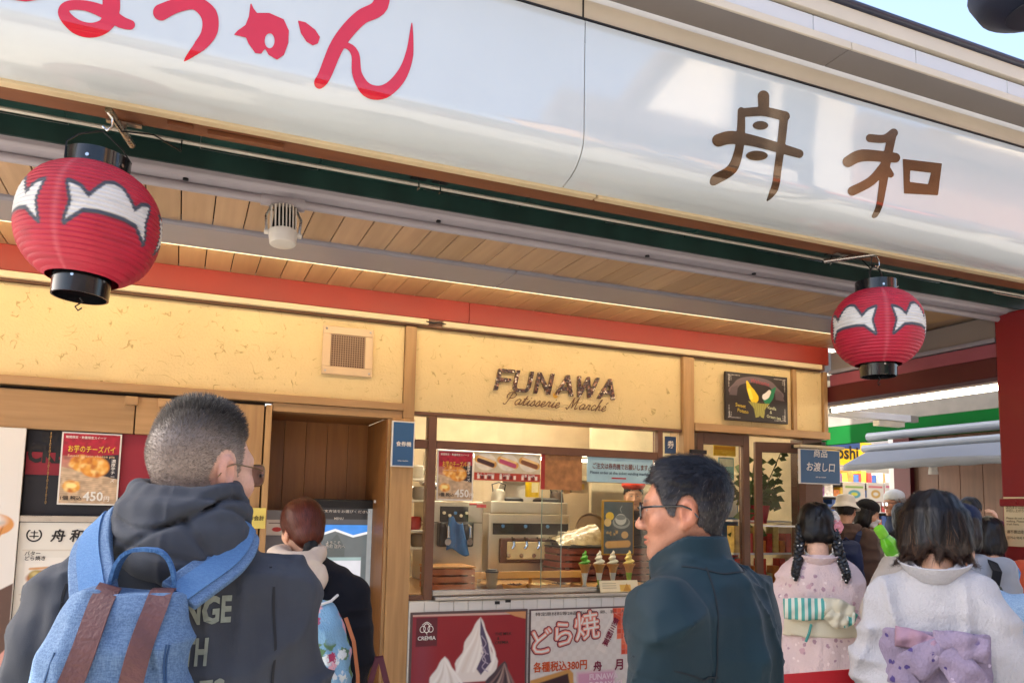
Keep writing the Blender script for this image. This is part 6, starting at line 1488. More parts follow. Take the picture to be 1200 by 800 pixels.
class Person:
    """Local frame: feet at the origin, facing +y, right hand on +x."""
    def __init__(s, pos, az, label, top, head_az, head_off=(0, .02), pitch=0., tilt=0., tone='#c08e72', scale=1., jaw=1., slim=1., group=None):
        s.az = az; s.o = thing('person', (pos[0], pos[1], 0), label, 'person', group, rz=-R_(az)); s.k = scale
        s.top = top; s.tone = tone; s.jaw = jaw; s.slim = slim
        s.HR = rotz(-R_(head_az - az)) @ rotx(R_(pitch)) @ roty(R_(tilt)); s.hc = np.array((head_off[0], head_off[1], top - .122 * scale))
    def to_head(s, P): return ((P - s.hc) @ s.HR) / s.k
    def from_head(s, Q): return (np.asarray(Q, float) * s.k) @ s.HR.T + s.hc
    def hm(s):
        m = Matrix.Identity(4)
        for i in range(3):
            for j in range(3): m[i][j] = s.HR[i, j] * s.k
            m[i][3] = s.hc[i]
        return m
    def head(s, P): return head_f(s.to_head(P), s.jaw, s.slim) * s.k
    def body(s, sh=.17, arms=None, hip=.88, hands=True, hi=.0032, brow=(.12, .09, .08), stubble=0., curl=.6, feet=True):
        """Skin: one mesh of head, neck, trunk, arms, hands and legs."""
        top = s.top; nz = top - .30 * s.k; shz = top - .36 * s.k; s.shz = shz
        arms = arms or [((x * sh, 0, shz), (x * (sh + .06), -.02, shz - .30), (x * (sh + .03), .10, shz - .53)) for x in (-1, 1)]; s.arms = arms
        def trunk(P):
            d = smin(ell(P, (0, 0, shz - .12), (sh * .9, .1, .2)), ell(P, (0, 0, hip + .05), (.15, .1, .2)), .1)
            d = smin(d, cap(P, (0, s.hc[1] * .3, shz - .02), (s.hc[0] * .8, s.hc[1] * .6 - .03, nz + .03), .06, .055), .04)
            for a, b, c in arms: d = smin(d, chain(P, (a, b, c), (.052, .04, .027)), .03)
            for x in (-1, 1): d = smin(d, chain(P, ((x * .09, 0, hip), (x * .1, .01, hip * .53), (x * .1, -.02, .09), (x * .105, .10, .04)), (.08, .055, .04, .035)), .03)
            return d
        hd = lambda P: np.maximum(s.head(P), nz - P[:, 2])
        V, F = surface(hd, s.hc - .17 * s.k, s.hc + .17 * s.k + np.array((0, 0, .0)), hi); V = relax(V, F, 1, .35)
        col = skin_paint(s.tone, s.to_head(V), brow, stubble); Vs, Fs, Cs, n = [V], [F], [col], len(V)
        lo, hi_ = (-.55, -.35, -.0), (.55, .65, nz + .06)
        V, F = surface(lambda P: np.maximum(trunk(P), P[:, 2] - nz - .02), lo, hi_, .018); Vs.append(V); Fs.append(F + n); n += len(V); Cs.append(np.tile(np.array(S(s.tone)), (len(V), 1)))
        if hands:
            for i, (a, b, c) in enumerate(arms):
                d = np.array(c) - np.array(b); side = 1 if i else -1
                f = lambda P: hand_f(P, c, d, (-side, 0, .2), (0, 1, .3) if abs(d[1]) < .8 * np.linalg.norm(d) else (-side, 0, 1), curl)
                V, F = surface(f, np.array(c) - .2, np.array(c) + .2, .0055); Vs.append(V); Fs.append(F + n); n += len(V); Cs.append(np.tile(np.array(S(s.tone)), (len(V), 1)) * (1 + .08 * fbm(V * 60, 2))[:, None])
        me = mesh_np('body', np.concatenate(Vs), np.concatenate(Fs)); paint(me, np.clip(np.concatenate(Cs), 0, 1)); s.bodyo = link('body', me, SKIN, s.o)
        return s
    def legs(s, mat, shoe, hip=.9, r=.095, skirt=None):
        """Trousers (or a straight skirt) and shoes."""
        if skirt: part('skirt', lambda P: loft(P, skirt), (-.4, -.35, 0), (.4, .4, 1.1), .014, mat, s.o)
        else:
            part('trousers', lambda P: np.minimum(smin(*[chain(P, ((x * .085, 0, hip), (x * .1, .01, hip * .53), (x * .1, -.02, .06)), (r * 1.15, r * .86, r * .72), .03) for x in (-1, 1)], .03), ell(P, (0, -.01, hip), (.17, .12, .12))) + folds(P, .006, 9, 9, 16, 2.), (-.3, -.25, .02), (.3, .25, 1.1), .015, mat, s.o)
        for x in (-1, 1): part('shoe', lambda P: smax(smin(cap(P, (x * .1, -.05, .05), (x * .108, .12, .035), .045, .038), cap(P, (x * .1, -.03, .05), (x * .1, -.03, .10), .045, .042), .03), .004 - P[:, 2], .01), (x * .1 - .09, -.15, -.01), (x * .1 + .09, .24, .17), .01, shoe, s.o)
    def glasses(s, mat, r=.0021, lens=None, shape=(.026, .0205)):
        m = s.hm(); gl = None
        for x in (-1, 1):
            pts = []
            for q in np.linspace(0, 2 * math.pi, 25)[:-1]:
                u, v = math.cos(q), math.sin(q); p_ = .6
                pts.append(m @ Vector((x * .034 + shape[0] * math.copysign(abs(u) ** p_, u), .1035 - .18 * (abs(x * .034 + shape[0] * u) - .02) ** 1 * .6, .002 + shape[1] * math.copysign(abs(v) ** p_, v))))
            rim = MB().tube(pts, r, 6, True)
            if gl is None: gl = rim.tube([m @ Vector((-.008, .108, .008)), m @ Vector((0, .111, .011)), m @ Vector((.008, .108, .008))], r, 6).build('glasses', mat, s.o, True, local=True)
            else: rim.build('rim', mat, gl, True, local=True)
            MB().tube([m @ Vector((x * .060, .094, .010)), m @ Vector((x * .071 * s.slim, .07, .012)), m @ Vector((x * .083 * s.slim, .0, .012)), m @ Vector((x * .083 * s.slim, -.02, .004)), m @ Vector((x * .081 * s.slim, -.036, -.016))], [r * 1.1] * 3 + [r, r * .9], 6).build('temple', mat, gl, True, local=True)
            if lens is not None:
                mb = MB(); mb.v = [tuple(p) for p in pts] + [tuple(sum(pts, Vector()) / len(pts))]; n = len(pts); mb.f = [(i, (i + 1) % n, n) for i in range(n)]; mb.build('lens', lens, gl, True, local=True)
LENS = glass('lens_clear', (.9, .92, .93)); LENS_B = glass('lens_brown', (.45, .3, .2))

def fabric(name, col, col2=None, weave=420, bump=.25, rough=.85, var=.10, sheen=.2, vscale=9):
    m = M(name, col, rough, var=var, vscale=vscale, col2=col2, bump=bump, bscale=weave, sheen=sheen * .25, spec=.2)
    return m
def heather(name, c1, c2, scale=520):
    """Melange cloth: short crossing flecks of two yarns."""
    m = M(name, c1, .8, var=.1, spec=.25, bump=.3, bscale=500)
    N, L, b = nodes_of(m); tc = N.new('ShaderNodeTexCoord'); acc = None
    for s_ in ((1, 1, .22), (.25, .25, 1)):
        mp = N.new('ShaderNodeMapping'); mp.inputs['Scale'].default_value = s_; nz = N.new('ShaderNodeTexNoise'); nz.inputs['Scale'].default_value = scale; nz.inputs['Detail'].default_value = 2
        L.new(tc.outputs['Object'], mp.inputs['Vector']); L.new(mp.outputs['Vector'], nz.inputs['Vector'])
        if acc is None: acc = nz.outputs['Fac']
        else:
            ad = N.new('ShaderNodeMath'); ad.operation = 'ADD'; L.new(acc, ad.inputs[0]); L.new(nz.outputs['Fac'], ad.inputs[1]); acc = ad.outputs[0]
    rp = N.new('ShaderNodeMapRange'); rp.inputs['From Min'].default_value = .8; rp.inputs['From Max'].default_value = 1.2; L.new(acc, rp.inputs['Value'])
    mx = N.new('ShaderNodeMix'); mx.data_type = 'RGBA'; mx.inputs['A'].default_value = (*S(c1), 1); mx.inputs['B'].default_value = (*S(c2), 1); L.new(rp.outputs[0], mx.inputs['Factor']); L.new(mx.outputs['Result'], b.inputs['Base Color'])
    return m
DARKCLOTH = fabric('dark_trousers', '#24262c'); SHOE = M('shoe_black', '#1d1d1f', .5, var=.2); DENIM = heather('denim', '#6f8cab', '#93abc2')
HAIRB = M('hair_black', '#0d0c0d', .38, var=.4, vscale=60, spec=.5); HAIRV = vcol('hair_painted', .42, spec=.45)
def sleeve(P, arm, rs, k=.02): return chain(P, arm, rs, k)

def lay(o, pts, off=.004, smooth=1):
    vs = [v.co.copy() for v in o.data.vertices]; bv = BVHTree.FromPolygons(vs, [tuple(p.vertices) for p in o.data.polygons]); a, n = [], []
    pts = [Vector(p) for p in pts]; fine = []
    for i in range(len(pts) - 1):
        for j in range(6): fine.append(pts[i].lerp(pts[i + 1], j / 6))
    fine.append(pts[-1])
    for p in fine:
        h = bv.find_nearest(p); nn_ = h[1] if h[1].dot(p - h[0]) >= -1e-4 else h[1]; a.append(h[0] + nn_ * off); n.append(nn_)
    for _ in range(2 * smooth): n = [((n[max(i - 1, 0)] + n[i] + n[min(i + 1, len(n) - 1)]) / 3).normalized() for i in range(len(n))]; a = [a[0]] + [(a[i - 1] + a[i] * 2 + a[i + 1]) / 4 for i in range(1, len(a) - 1)] + [a[-1]]
    return a, n

# ================================================================== 1. the man with the blue backpack
g = np.random.default_rng(21)
pb = dist(212, 640, 1.5)
m1 = Person((pb.x, pb.y), 7, 'man in a charcoal hoodie with a shaved fade haircut wearing a blue backpack', dist(232, 472, 1.5).z, 50, head_off=(.028, .035), pitch=-4, tone='#c79f8c', scale=1.03, jaw=1.1)
arms1 = [((x * .176, -.01, 1.415), (x * .232, -.02, 1.12), (x * .185, .14, .92)) for x in (-1, 1)]
m1.body(.19, arms1, stubble=.15)
HOOD = fabric('hoodie_charcoal', '#363a42', col2='#40454d', weave=700, bump=.18)
def hoodie(P):
    d = loft(P, ((.78, 0, 0, .20, .145), (.9, 0, 0, .215, .155), (1.05, 0, -.005, .205, .16), (1.25, 0, -.01, .21, .16), (1.36, 0, -.01, .198, .145), (1.45, 0, -.01, .165, .125), (1.53, 0, 0, .122, .11), (1.60, 0, .01, .08, .09)))
    for a in arms1: d = smin(d, sleeve(P, a, (.088, .076, .058)), .07)
    x = np.abs(P[:, 0])
    d = d + .006 * np.exp(-((x - .20 - .06 * (1.43 - P[:, 2])) / .012) ** 2) * ((P[:, 2] > 1.15) & (P[:, 2] < 1.5))          # dropped shoulder seam
    arm = np.clip((x - .2) / .05, 0, 1)
    return d - folds(P @ roty(.45).T, .010, 5, 4, 15, 3., 2.5) * (.3 + .7 * arm) - folds(P, .005, 17, 9, 9, 13., 3.) - folds(P, .006, 12, 9, 6, 8.) - .004 * vnoise(P * 22)
hood_o = part('hoodie', hoodie, (-.46, -.32, .76), (.46, .34, 1.62), .007, HOOD, m1.o)
def arc(rx, ry, cy, z, dz, a0, n=15): return [(rx * math.sin(q), cy - ry * math.cos(q), z + dz * (1 - math.cos(q))) for q in np.linspace(-a0, a0, n)]
def hood1(P0):
    P = np.c_[(P0[:, 0] - .004) * 1.27, P0[:, 1] * 1.12, 1.575 + (P0[:, 2] - 1.557) * 1.06]
    d = chain(P, arc(.106, .098, .0, 1.628, .012, 2.3), np.full(15, .021), .012)
    d = smin(d, chain(P, arc(.122, .118, -.005, 1.592, .006, 2.2), np.full(15, .031), .02), .012)
    d = smin(d, chain(P, arc(.128, .132, -.01, 1.552, 0, 2.0), np.full(15, .034), .02), .014)
    d = smin(d, chain(P, arc(.100, .132, -.02, 1.512, .0, 1.5), np.full(15, .034), .02), .022)
    a = np.arctan2(P[:, 0], -(P[:, 1] + .0)); z = P[:, 2]
    cr = .012 * np.exp(-((z - 1.56 - .05 * np.sin(a * 1.6 + .5)) / .006) ** 2) + .010 * np.exp(-((z - 1.600 + .03 * np.cos(a * 2.1 + .8)) / .005) ** 2) + .009 * np.exp(-((z - 1.52 + .035 * a) / .006) ** 2) + .012 * np.exp(-((a - .35 + (z - 1.54) * 5) / .07) ** 2) * (z < 1.59) - .004 * np.exp(-((a + .12) / .03) ** 2)
    return (d + cr * .8 - folds(P, .005, 5, 5, 17, 5.) - folds(P, .002, 14, 14, 9, 2.) - .0015 * vnoise(P * 30)) * .88
part('hood', hood1, (-.2, -.24, 1.44), (.2, .2, 1.70), .0045, HOOD, m1.o, smooth=1)
def seam(o, parent, pts, mat, w=.0016, off=.0008, name='seam'):
    a, n = lay(o, pts, off); return MB().ribbon(a, w, n, .0012).build(name, mat, parent, local=True)
m1.legs(DARKCLOTH, SHOE)
# hair: scalp shaved at the sides, longer on top
def scalp(q, t):
    d = np.minimum(ell(q, (0, -.016, .030), (.0765, .097, .090)), 9) - t
    return d
def hair1(P):
    q = m1.to_head(P); topness = np.clip((q[:, 2] - .06) / .05, 0, 1) * np.clip((q[:, 1] + .10) / .06, .25, 1)
    d = np.minimum(head_f(q, 1.1), ell(q, (0, -.016, .030), (.0765, .097, .090))) - .0012 - .010 * topness
    line = np.where(q[:, 1] > -.012, .03 + np.clip((q[:, 1] - .02) * 1.2, 0, .06) - .045 * np.clip(1 - np.abs(q[:, 1] - .018) / .016, 0, 1), np.interp(q[:, 1], [-.12, -.05, -.03, -.012], [-.085, -.075, -.03, .03]))
    d = np.maximum(d, line - q[:, 2]); d = np.maximum(d, -(np.hypot((q[:, 1] + .014) / .026, (q[:, 2] + .004) / .040) - 1) * .03)
    return smax(d * m1.k, (q[:, 1] - .082) , .01)
def hcol1(V):
    q = m1.to_head(V); dark = np.clip((q[:, 2] - .050 + .02 * np.clip(q[:, 1] / .1, -1, 1)) / .05, 0, 1) ** 1.2
    side = np.clip(.08 + .78 * np.clip((q[:, 2] + .03) / .11, 0, 1) + .10 * fbm(q * 70, 3), 0, 1)
    sk = np.array(S('#a3948a')); mid = np.array(S('#4b4643')); bl = np.array(S('#131216'))
    c = sk * (1 - side[:, None]) + mid * side[:, None]; c = c * (1 - dark[:, None]) + bl * dark[:, None]
    return c * (1 + .22 * vnoise(q * 420) + .1 * fbm(q * 40, 2))[:, None]
Vh, Fh = surface(hair1, m1.hc - .16, m1.hc + .16, .0035); Vh = relax(Vh, Fh, 2)
me = mesh_np('hair', Vh, Fh); paint(me, np.clip(hcol1(Vh), 0, 1)); ho = link('hair', me, HAIRV, m1.o)
rt = sample(Vh, Fh, 26000, g); q = m1.to_head(rt); tn = np.clip((q[:, 2] - .06) / .05, 0, 1)
cc = hcol1(rt) * g.uniform(.45, 1.35, (len(rt), 1))
up = lambda P: grad(hair1, P) * 1.2 + (np.array((0, .5, .35)) @ m1.HR.T) + g.normal(0, .35, P.shape)
strands('hair_strands', hair1, rt, up, .0035 + .011 * tn * g.uniform(.5, 1.2, len(rt)), 2, .00045, HAIRV, ho, lift=.001 + .006 * tn, colour=cc, stick=False)
m1.glasses(M('gold_wire', '#8a7352', .3, .8), .0013, LENS_B, (.027, .022))
# lettering on his back, laid on the cloth
def drape(o, mb, y0=-.9, off=.0025):
    bm = bmesh.new(); me = bpy.data.meshes.new('t'); me.from_pydata(mb.v, [], mb.f); bm.from_mesh(me)
    bmesh.ops.triangulate(bm, faces=bm.faces)
    for _ in range(3): bmesh.ops.subdivide_edges(bm, edges=[e for e in bm.edges if e.calc_length() > .012], cuts=1, use_grid_fill=False); bmesh.ops.triangulate(bm, faces=bm.faces)
    vs = [v.co.copy() for v in o.data.vertices]; bv = BVHTree.FromPolygons(vs, [tuple(p.vertices) for p in o.data.polygons])
    for v in bm.verts:
        hit = bv.ray_cast(Vector((v.co.x, y0, v.co.z)), Vector((0, 1, 0)))
        if hit[0] is not None: v.co = hit[0] + hit[1] * off
    out = MB(); bm.verts.ensure_lookup_table(); bm.verts.index_update(); out.v = [tuple(v.co) for v in bm.verts]; out.f = [tuple(v.index for v in f.verts) for f in bm.faces]; bm.free(); bpy.data.meshes.remove(me)
    return out
PRINT = M('hoodie_print', '#7d857a', .7, var=.15, vscale=60, bump=.2, bscale=600)
for body, x0, x1, z0, z1 in (('O', -.166, -.140, 1.380, 1.426), ('NGE', .028, .104, 1.388, 1.436), ('TH', .030, .070, 1.320, 1.366), ('ES', .062, .102, 1.252, 1.299)):
    v, f = text_geo(body, .035); lo_, hi_ = v.min(0), v.max(0); mb = MB()
    mb.v = [(x0 + (p[0] - lo_[0]) / (hi_[0] - lo_[0]) * (x1 - x0), 0, z0 + (p[1] - lo_[1]) / (hi_[1] - lo_[1]) * (z1 - z0)) for p in v]; mb.f = f
    drape(hood_o, mb).build('back_print', PRINT, m1.o, local=True)

# his backpack
bp_ = thing('backpack', (pb.x - .018, pb.y, .016), 'blue heather backpack with two brown leather straps on the hoodie man', 'backpack', rz=-R_(7))
HB = heather('backpack_blue', '#4a6487', '#65809f'); LEATH = M('leather_brown', '#5b3a38', .55, var=.15, vscale=30, bump=.25, bscale=160); PADB = heather('strap_blue', '#4a6f9c', '#557ba6')
def bag1(P):
    d = loft(P, ((.93, -.04, -.235, .095, .05), (.96, -.04, -.24, .118, .085), (1.10, -.04, -.25, .121, .095), (1.25, -.042, -.25, .118, .09), (1.345, -.038, -.24, .110, .075), (1.41, -.030, -.225, .094, .052), (1.435, -.026, -.215, .082, .036)))
    q = rbox(P, (-.041, -.235, 1.19), (.119, .085, .26), .045); d = smax(d, q, .03)
    d = d + .010 * np.exp(-((P[:, 0] - .03 + (P[:, 2] - 1.30) * .25) / .006) ** 2) * np.clip((1.40 - P[:, 2]) / .05, 0, 1) * (P[:, 2] > 1.26)
    return d - folds(P, .010, 10, 5, 4, 11.) - folds(P, .006, 5, 5, 12, 4.) - .003 * vnoise(P * 26)
bag_o = part('bag_body', bag1, (-.26, -.40, .88), (.24, -.08, 1.48), .006, HB, bp_)
for pts, bz in (([(-.056, -.22, 1.452), (-.064, -.30, 1.40), (-.085, -.36, 1.30), (-.115, -.37, 1.15), (-.13, -.37, 1.0)], 1.245), ([(.024, -.21, 1.452), (.014, -.29, 1.40), (-.002, -.36, 1.30), (.002, -.37, 1.15), (.006, -.37, 1.0)], 1.250)):
    a, n = lay(bag_o, pts, .003); st_ = MB().ribbon(a, .017, n, .0035).build('leather_strap', LEATH, bp_, local=True)
    k_ = min(range(len(a)), key=lambda i: abs(a[i].z - bz)); MB().ribbon([a[k_] + n[k_] * .004 + Vector((-.022, 0, -.001)), a[k_] + n[k_] * .0045, a[k_] + n[k_] * .004 + Vector((.022, 0, .001))], .0055, [n[k_]] * 3, .004).build('strap_loop', LEATH, st_, local=True)
for x in (-1, 1):
    a, n = lay(hood_o, [(x * .085 - .01, -.20, 1.42), (x * .125, -.16, 1.49), (x * .148, -.09, 1.56), (x * .152, .0, 1.60), (x * .15, .10, 1.54), (x * .14, .2, 1.40)], .009, 14)
    a[0] = Vector((.042 if x > 0 else -.080, -.205, 1.425)); 
    for i in range(1, 7): a[i] = a[0].lerp(a[7], i / 7) + Vector((0, -.004 * math.sin(i / 7 * math.pi), .006 * math.sin(i / 7 * math.pi))); n[i] = Vector((x * .12, -.75, .62)).normalized().lerp(n[7], i / 7)
    n[0] = Vector((x * .12, -.75, .62)).normalized()
    for _ in range(14): a = [a[0]] + [(a[i - 1] + a[i] * 2 + a[i + 1]) / 4 for i in range(1, len(a) - 1)] + [a[-1]]; n = [((n[max(i - 1, 0)] + n[i] + n[min(i + 1, len(n) - 1)]) / 3).normalized() for i in range(len(n))]
    sp_ = MB().ribbon(a, .036, n, .016).build('shoulder_strap', HB, bp_, bevel=.004, local=True)
    MB().ribbon([p + n_ * .0165 for p, n_ in zip(a, n)], .019, n, .003).build('webbing', PADB, sp_, local=True)
MB().ribbon([(-.012 - .046 * math.copysign(abs(math.cos(q)) ** .6, math.cos(q)), -.195 - .012 * math.sin(q), 1.425 + .078 * math.sin(q)) for q in np.linspace(0, math.pi, 19)], .019, [(-math.cos(q), 0, math.sin(q) + .05) for q in np.linspace(0, math.pi, 19)], .006).build('top_handle', heather('handle_blue', '#2f5687', '#4a73a5'), bp_, local=True)

SEAM1 = M('seam_charcoal', '#1c1e22', .9)
for x in (-1, 1): seam(hood_o, m1.o, [(x * .165, -.06, 1.46), (x * .175, -.09, 1.41), (x * .185, -.12, 1.34), (x * .185, -.13, 1.22), (x * .18, -.12, 1.12)], SEAM1, .0022)
for k_ in range(2): seam(bag_o, bp_, [(.046 + .006 * k_, -.30, 1.37), (.056 + .006 * k_, -.33, 1.30), (.064 + .004 * k_, -.345, 1.20), (.068, -.34, 1.05)], M('bag_thread', '#27476e', .9), .0012, name='stitching')
seam(bag_o, bp_, [(-.112, -.30, 1.36), (-.135, -.32, 1.25), (-.14, -.32, 1.1)], M('bag_thread', '#27476e', .9), .0014, name='stitching')
# ================================================================== 2. the man in the teal jacket
g = np.random.default_rng(5)
p2 = dist(824, 680, 1.85)
m2 = Person((p2.x, p2.y), -24, 'man in profile with black glasses and a dark teal stand collar jacket', dist(812, 539, 1.85).z, -53, head_off=(-.004, .05), pitch=-2, tone='#a5735b', scale=.98, jaw=1.05, slim=1.0)
T2_ = m2.top
arms2 = [((x * .165, -.01, T2_ - .35), (x * .197, .0, T2_ - .64), (x * .17, .17, T2_ - .84)) for x in (-1, 1)]
m2.body(.18, arms2, stubble=.6)
TEAL = fabric('jacket_teal', '#091f29', col2='#0d2a35', weave=650, bump=.16, rough=.6, vscale=3)
ct = T2_ - .188                                                  # collar height at the nape
def jacket2(P):
    z = P[:, 2]
    d = loft(P, ((.80, 0, 0, .185, .14), (.95, 0, 0, .182, .142), (1.15, 0, -.01, .187, .145), (T2_ - .44, 0, -.02, .19, .146), (T2_ - .345, 0, -.018, .17, .13), (T2_ - .28, 0, -.005, .135, .11), (T2_ - .235, 0, .01, .088, .088)))
    for a in arms2: d = smin(d, sleeve(P, a, (.086, .078, .06)), .07)
    x = P[:, 0]; arm = np.clip((np.abs(x) - .13) / .08, 0, 1)
    D_ = P @ roty(.5).T; d = d - folds(D_, .009, 4, 3.2, 11, 6.) * (.2 + .8 * arm) - folds(P, .012, 9, 6, 2.6, 21.) * (1 - .5 * arm) - folds(D_, .006, 15, 8, 7, 2., 3.) - .004 * vnoise(P * 16)
    # set-in shoulder panel seam
    rr = np.hypot((P[:, 1] + .015) / .125, (z - (T2_ - .43)) / .16)
    sx = .135 + .02 * (z - T2_ + .5)
    d = d + .0035 * np.exp(-((np.abs(x) - sx) / .0045) ** 2) * (z > T2_ - .62) + .003 * np.exp(-((z - (T2_ - .47) - .1 * (P[:, 1] + .05)) / .004) ** 2) * (np.abs(x) > sx)
    d = d + .03 * np.exp(-(((np.abs(x) - .165) / .025) ** 2 + ((z - (T2_ - .68)) / .12) ** 2)) * (P[:, 1] < 0)
    # stand collar: a thick leaning band round the neck
    q = P - np.array((0, .02, 0)); t = (z - (T2_ - .30)) / .11; top = ct - .58 * np.clip(q[:, 1], -.02, .2)
    ring = np.abs(np.hypot(q[:, 0] / (.090 - .004 * t), (q[:, 1] - .026 * t) / (.094 - .002 * t)) - 1) * .085 - .0062
    ring = np.maximum(ring, np.maximum(z - top, (T2_ - .325) - z))
    ring = np.where((np.abs(q[:, 0]) < .006) & (q[:, 1] > .05), .01, ring)
    return smin(d, ring - .0015, .014)
j2 = part('jacket', jacket2, (-.46, -.32, .78), (.46, .42, T2_ - .15), .006, TEAL, m2.o)
SEAM2 = M('seam_teal', '#07141d', .9)
for pts in ([(-.075, -.05, T2_ - .245), (-.115, -.11, T2_ - .33), (-.14, -.13, T2_ - .42), (-.15, -.13, T2_ - .50), (-.15, -.12, T2_ - .62)], [(-.24, .02, T2_ - .43), (-.21, -.06, T2_ - .45), (-.17, -.12, T2_ - .475), (-.145, -.14, T2_ - .47)], [(.075, -.05, T2_ - .245), (.12, -.11, T2_ - .33), (.145, -.13, T2_ - .42), (.15, -.13, T2_ - .6)], [(-.09, .0, T2_ - .262), (-.06, -.085, T2_ - .252), (0, -.11, T2_ - .248), (.06, -.085, T2_ - .252), (.09, 0, T2_ - .262)]): seam(j2, m2.o, pts, SEAM2, .0018)
MB().tube([Vector((-.15, -.20, T2_ - .60)), Vector((-.152, -.195, T2_ - .65)), Vector((-.15, -.185, T2_ - .70))], .002).build('zip_pull', SEAM2, m2.o, True, local=True)
part('sleeve_tab', lambda P: rbox(P, (-.105, -.172, T2_ - .585), (.011, .012, .004), .003), (-.13, -.20, T2_ - .62), (-.08, -.14, T2_ - .55), .003, M('reflect_grey', '#8f97a0', .3), m2.o)
m2.legs(DARKCLOTH, SHOE)
def hair2(P):
    q = m2.to_head(P); x, y, z = q.T
    vol = .012 * np.clip((z - .025) / .06, 0, 1) + .010 * np.clip((z - .06) / .05, 0, 1) * np.clip((y + .02) / .08, 0, 1)
    vol = vol * np.clip((.105 - y) / .05, .12, 1)
    d = np.minimum(head_f(q, 1.05), ell(q, (0, -.016, .030), (.0765, .097, .090))) - .003 - vol
    line = np.interp(y, [-.13, -.075, -.045, -.030, -.016, .010, .016, .034, .048, .058, .066, .088, .10], [-.075, -.072, -.046, -.026, .026, .022, -.014, -.008, .022, .052, .072, .084, .086]) + .004 * vnoise(q * 90)
    d = smax(d, line - z, .006)
    d = np.maximum(d, -(np.hypot((y + .012) / .027, (z + .004) / .041) - 1) * .03)
    return smax(d, y - .106, .012) * m2.k + .0032 * vnoise(q * np.array((85, 22, 40))) + .002 * vnoise(q * np.array((190, 45, 90)))
Vh, Fh = surface(hair2, m2.hc - .17, m2.hc + .17, .0035); Vh = relax(Vh, Fh, 1)
def hcol2(V):
    q = m2.to_head(V); grey = np.clip((.045 - q[:, 2]) / .05, 0, 1) * np.clip((.07 - np.abs(q[:, 1] - .025)) / .06 + .35, 0, 1) * (.6 + .4 * vnoise(q * 160))
    return np.array(S('#14141a')) * (1 - grey[:, None] * .8) + np.array(S('#6a6460')) * grey[:, None] * .8
me = mesh_np('hair', Vh, Fh); paint(me, hcol2(Vh)); ho = link('hair', me, HAIRV, m2.o)
rt = sample(Vh, Fh, 22000, g); q = m2.to_head(rt)
wh = m2.from_head(np.array((-.012, -.085, .085)))                # crown whorl
def flow2(P):
    q = m2.to_head(P); d = q - np.array((-.012, -.085, .085)); d /= np.linalg.norm(d, axis=1)[:, None]; top = np.clip((q[:, 2] - .05) / .05, 0, 1)[:, None]
    v = d * 1.0 + np.array((-.15, .6, .0)) * top + np.array((0, -.15, -.9)) * (1 - top) + g.normal(0, .34, P.shape)
    return v @ m2.HR.T
topk = np.clip((q[:, 2] - .02) / .06, 0, 1); cc = hcol2(rt) * g.uniform(.5, 1.9, (len(rt), 1)); pale = g.uniform(size=len(rt)) < .05 * (1.0 - topk); cc[pale] = np.array(S('#6f6a66'))
strands('hair_strands', hair2, rt, flow2, (.007 + .014 * topk) * g.uniform(.6, 1.2, len(rt)), 3, .00055, HAIRV, ho, lift=.0025 + .009 * topk * g.uniform(0, 1, len(rt)), colour=cc)
m2.glasses(M('glasses_black', '#101114', .25, coat=.5), .0024, LENS, (.027, .0205))

# ================================================================== flowing women's hair
def hair_mass(person, f, lo, hi, h, col, n, flow, length, segs, width, seed, lift=.004, tips=None):
    g = np.random.default_rng(seed); V, F = surface(f, lo, hi, h); V = relax(V, F, 1); me = mesh_np('hair', V, F)
    base = np.tile(np.array(S(col)), (len(V), 1)); paint(me, base * .7); ho = link('hair', me, HAIRV, person.o)
    rt = sample(V, F, n, g); cc = np.tile(np.array(S(col)), (n, 1)) * g.uniform(.45, 1.9, (n, 1)) * np.array((1.05, 1, .97))
    if tips is not None: cc = tips(rt, cc, g)
    strands('hair_strands', f, rt, lambda P: flow(P, g), length * g.uniform(.6, 1.15, n), segs, width, HAIRV, ho, lift=lift * g.uniform(0, 1, n), colour=cc)
    return ho

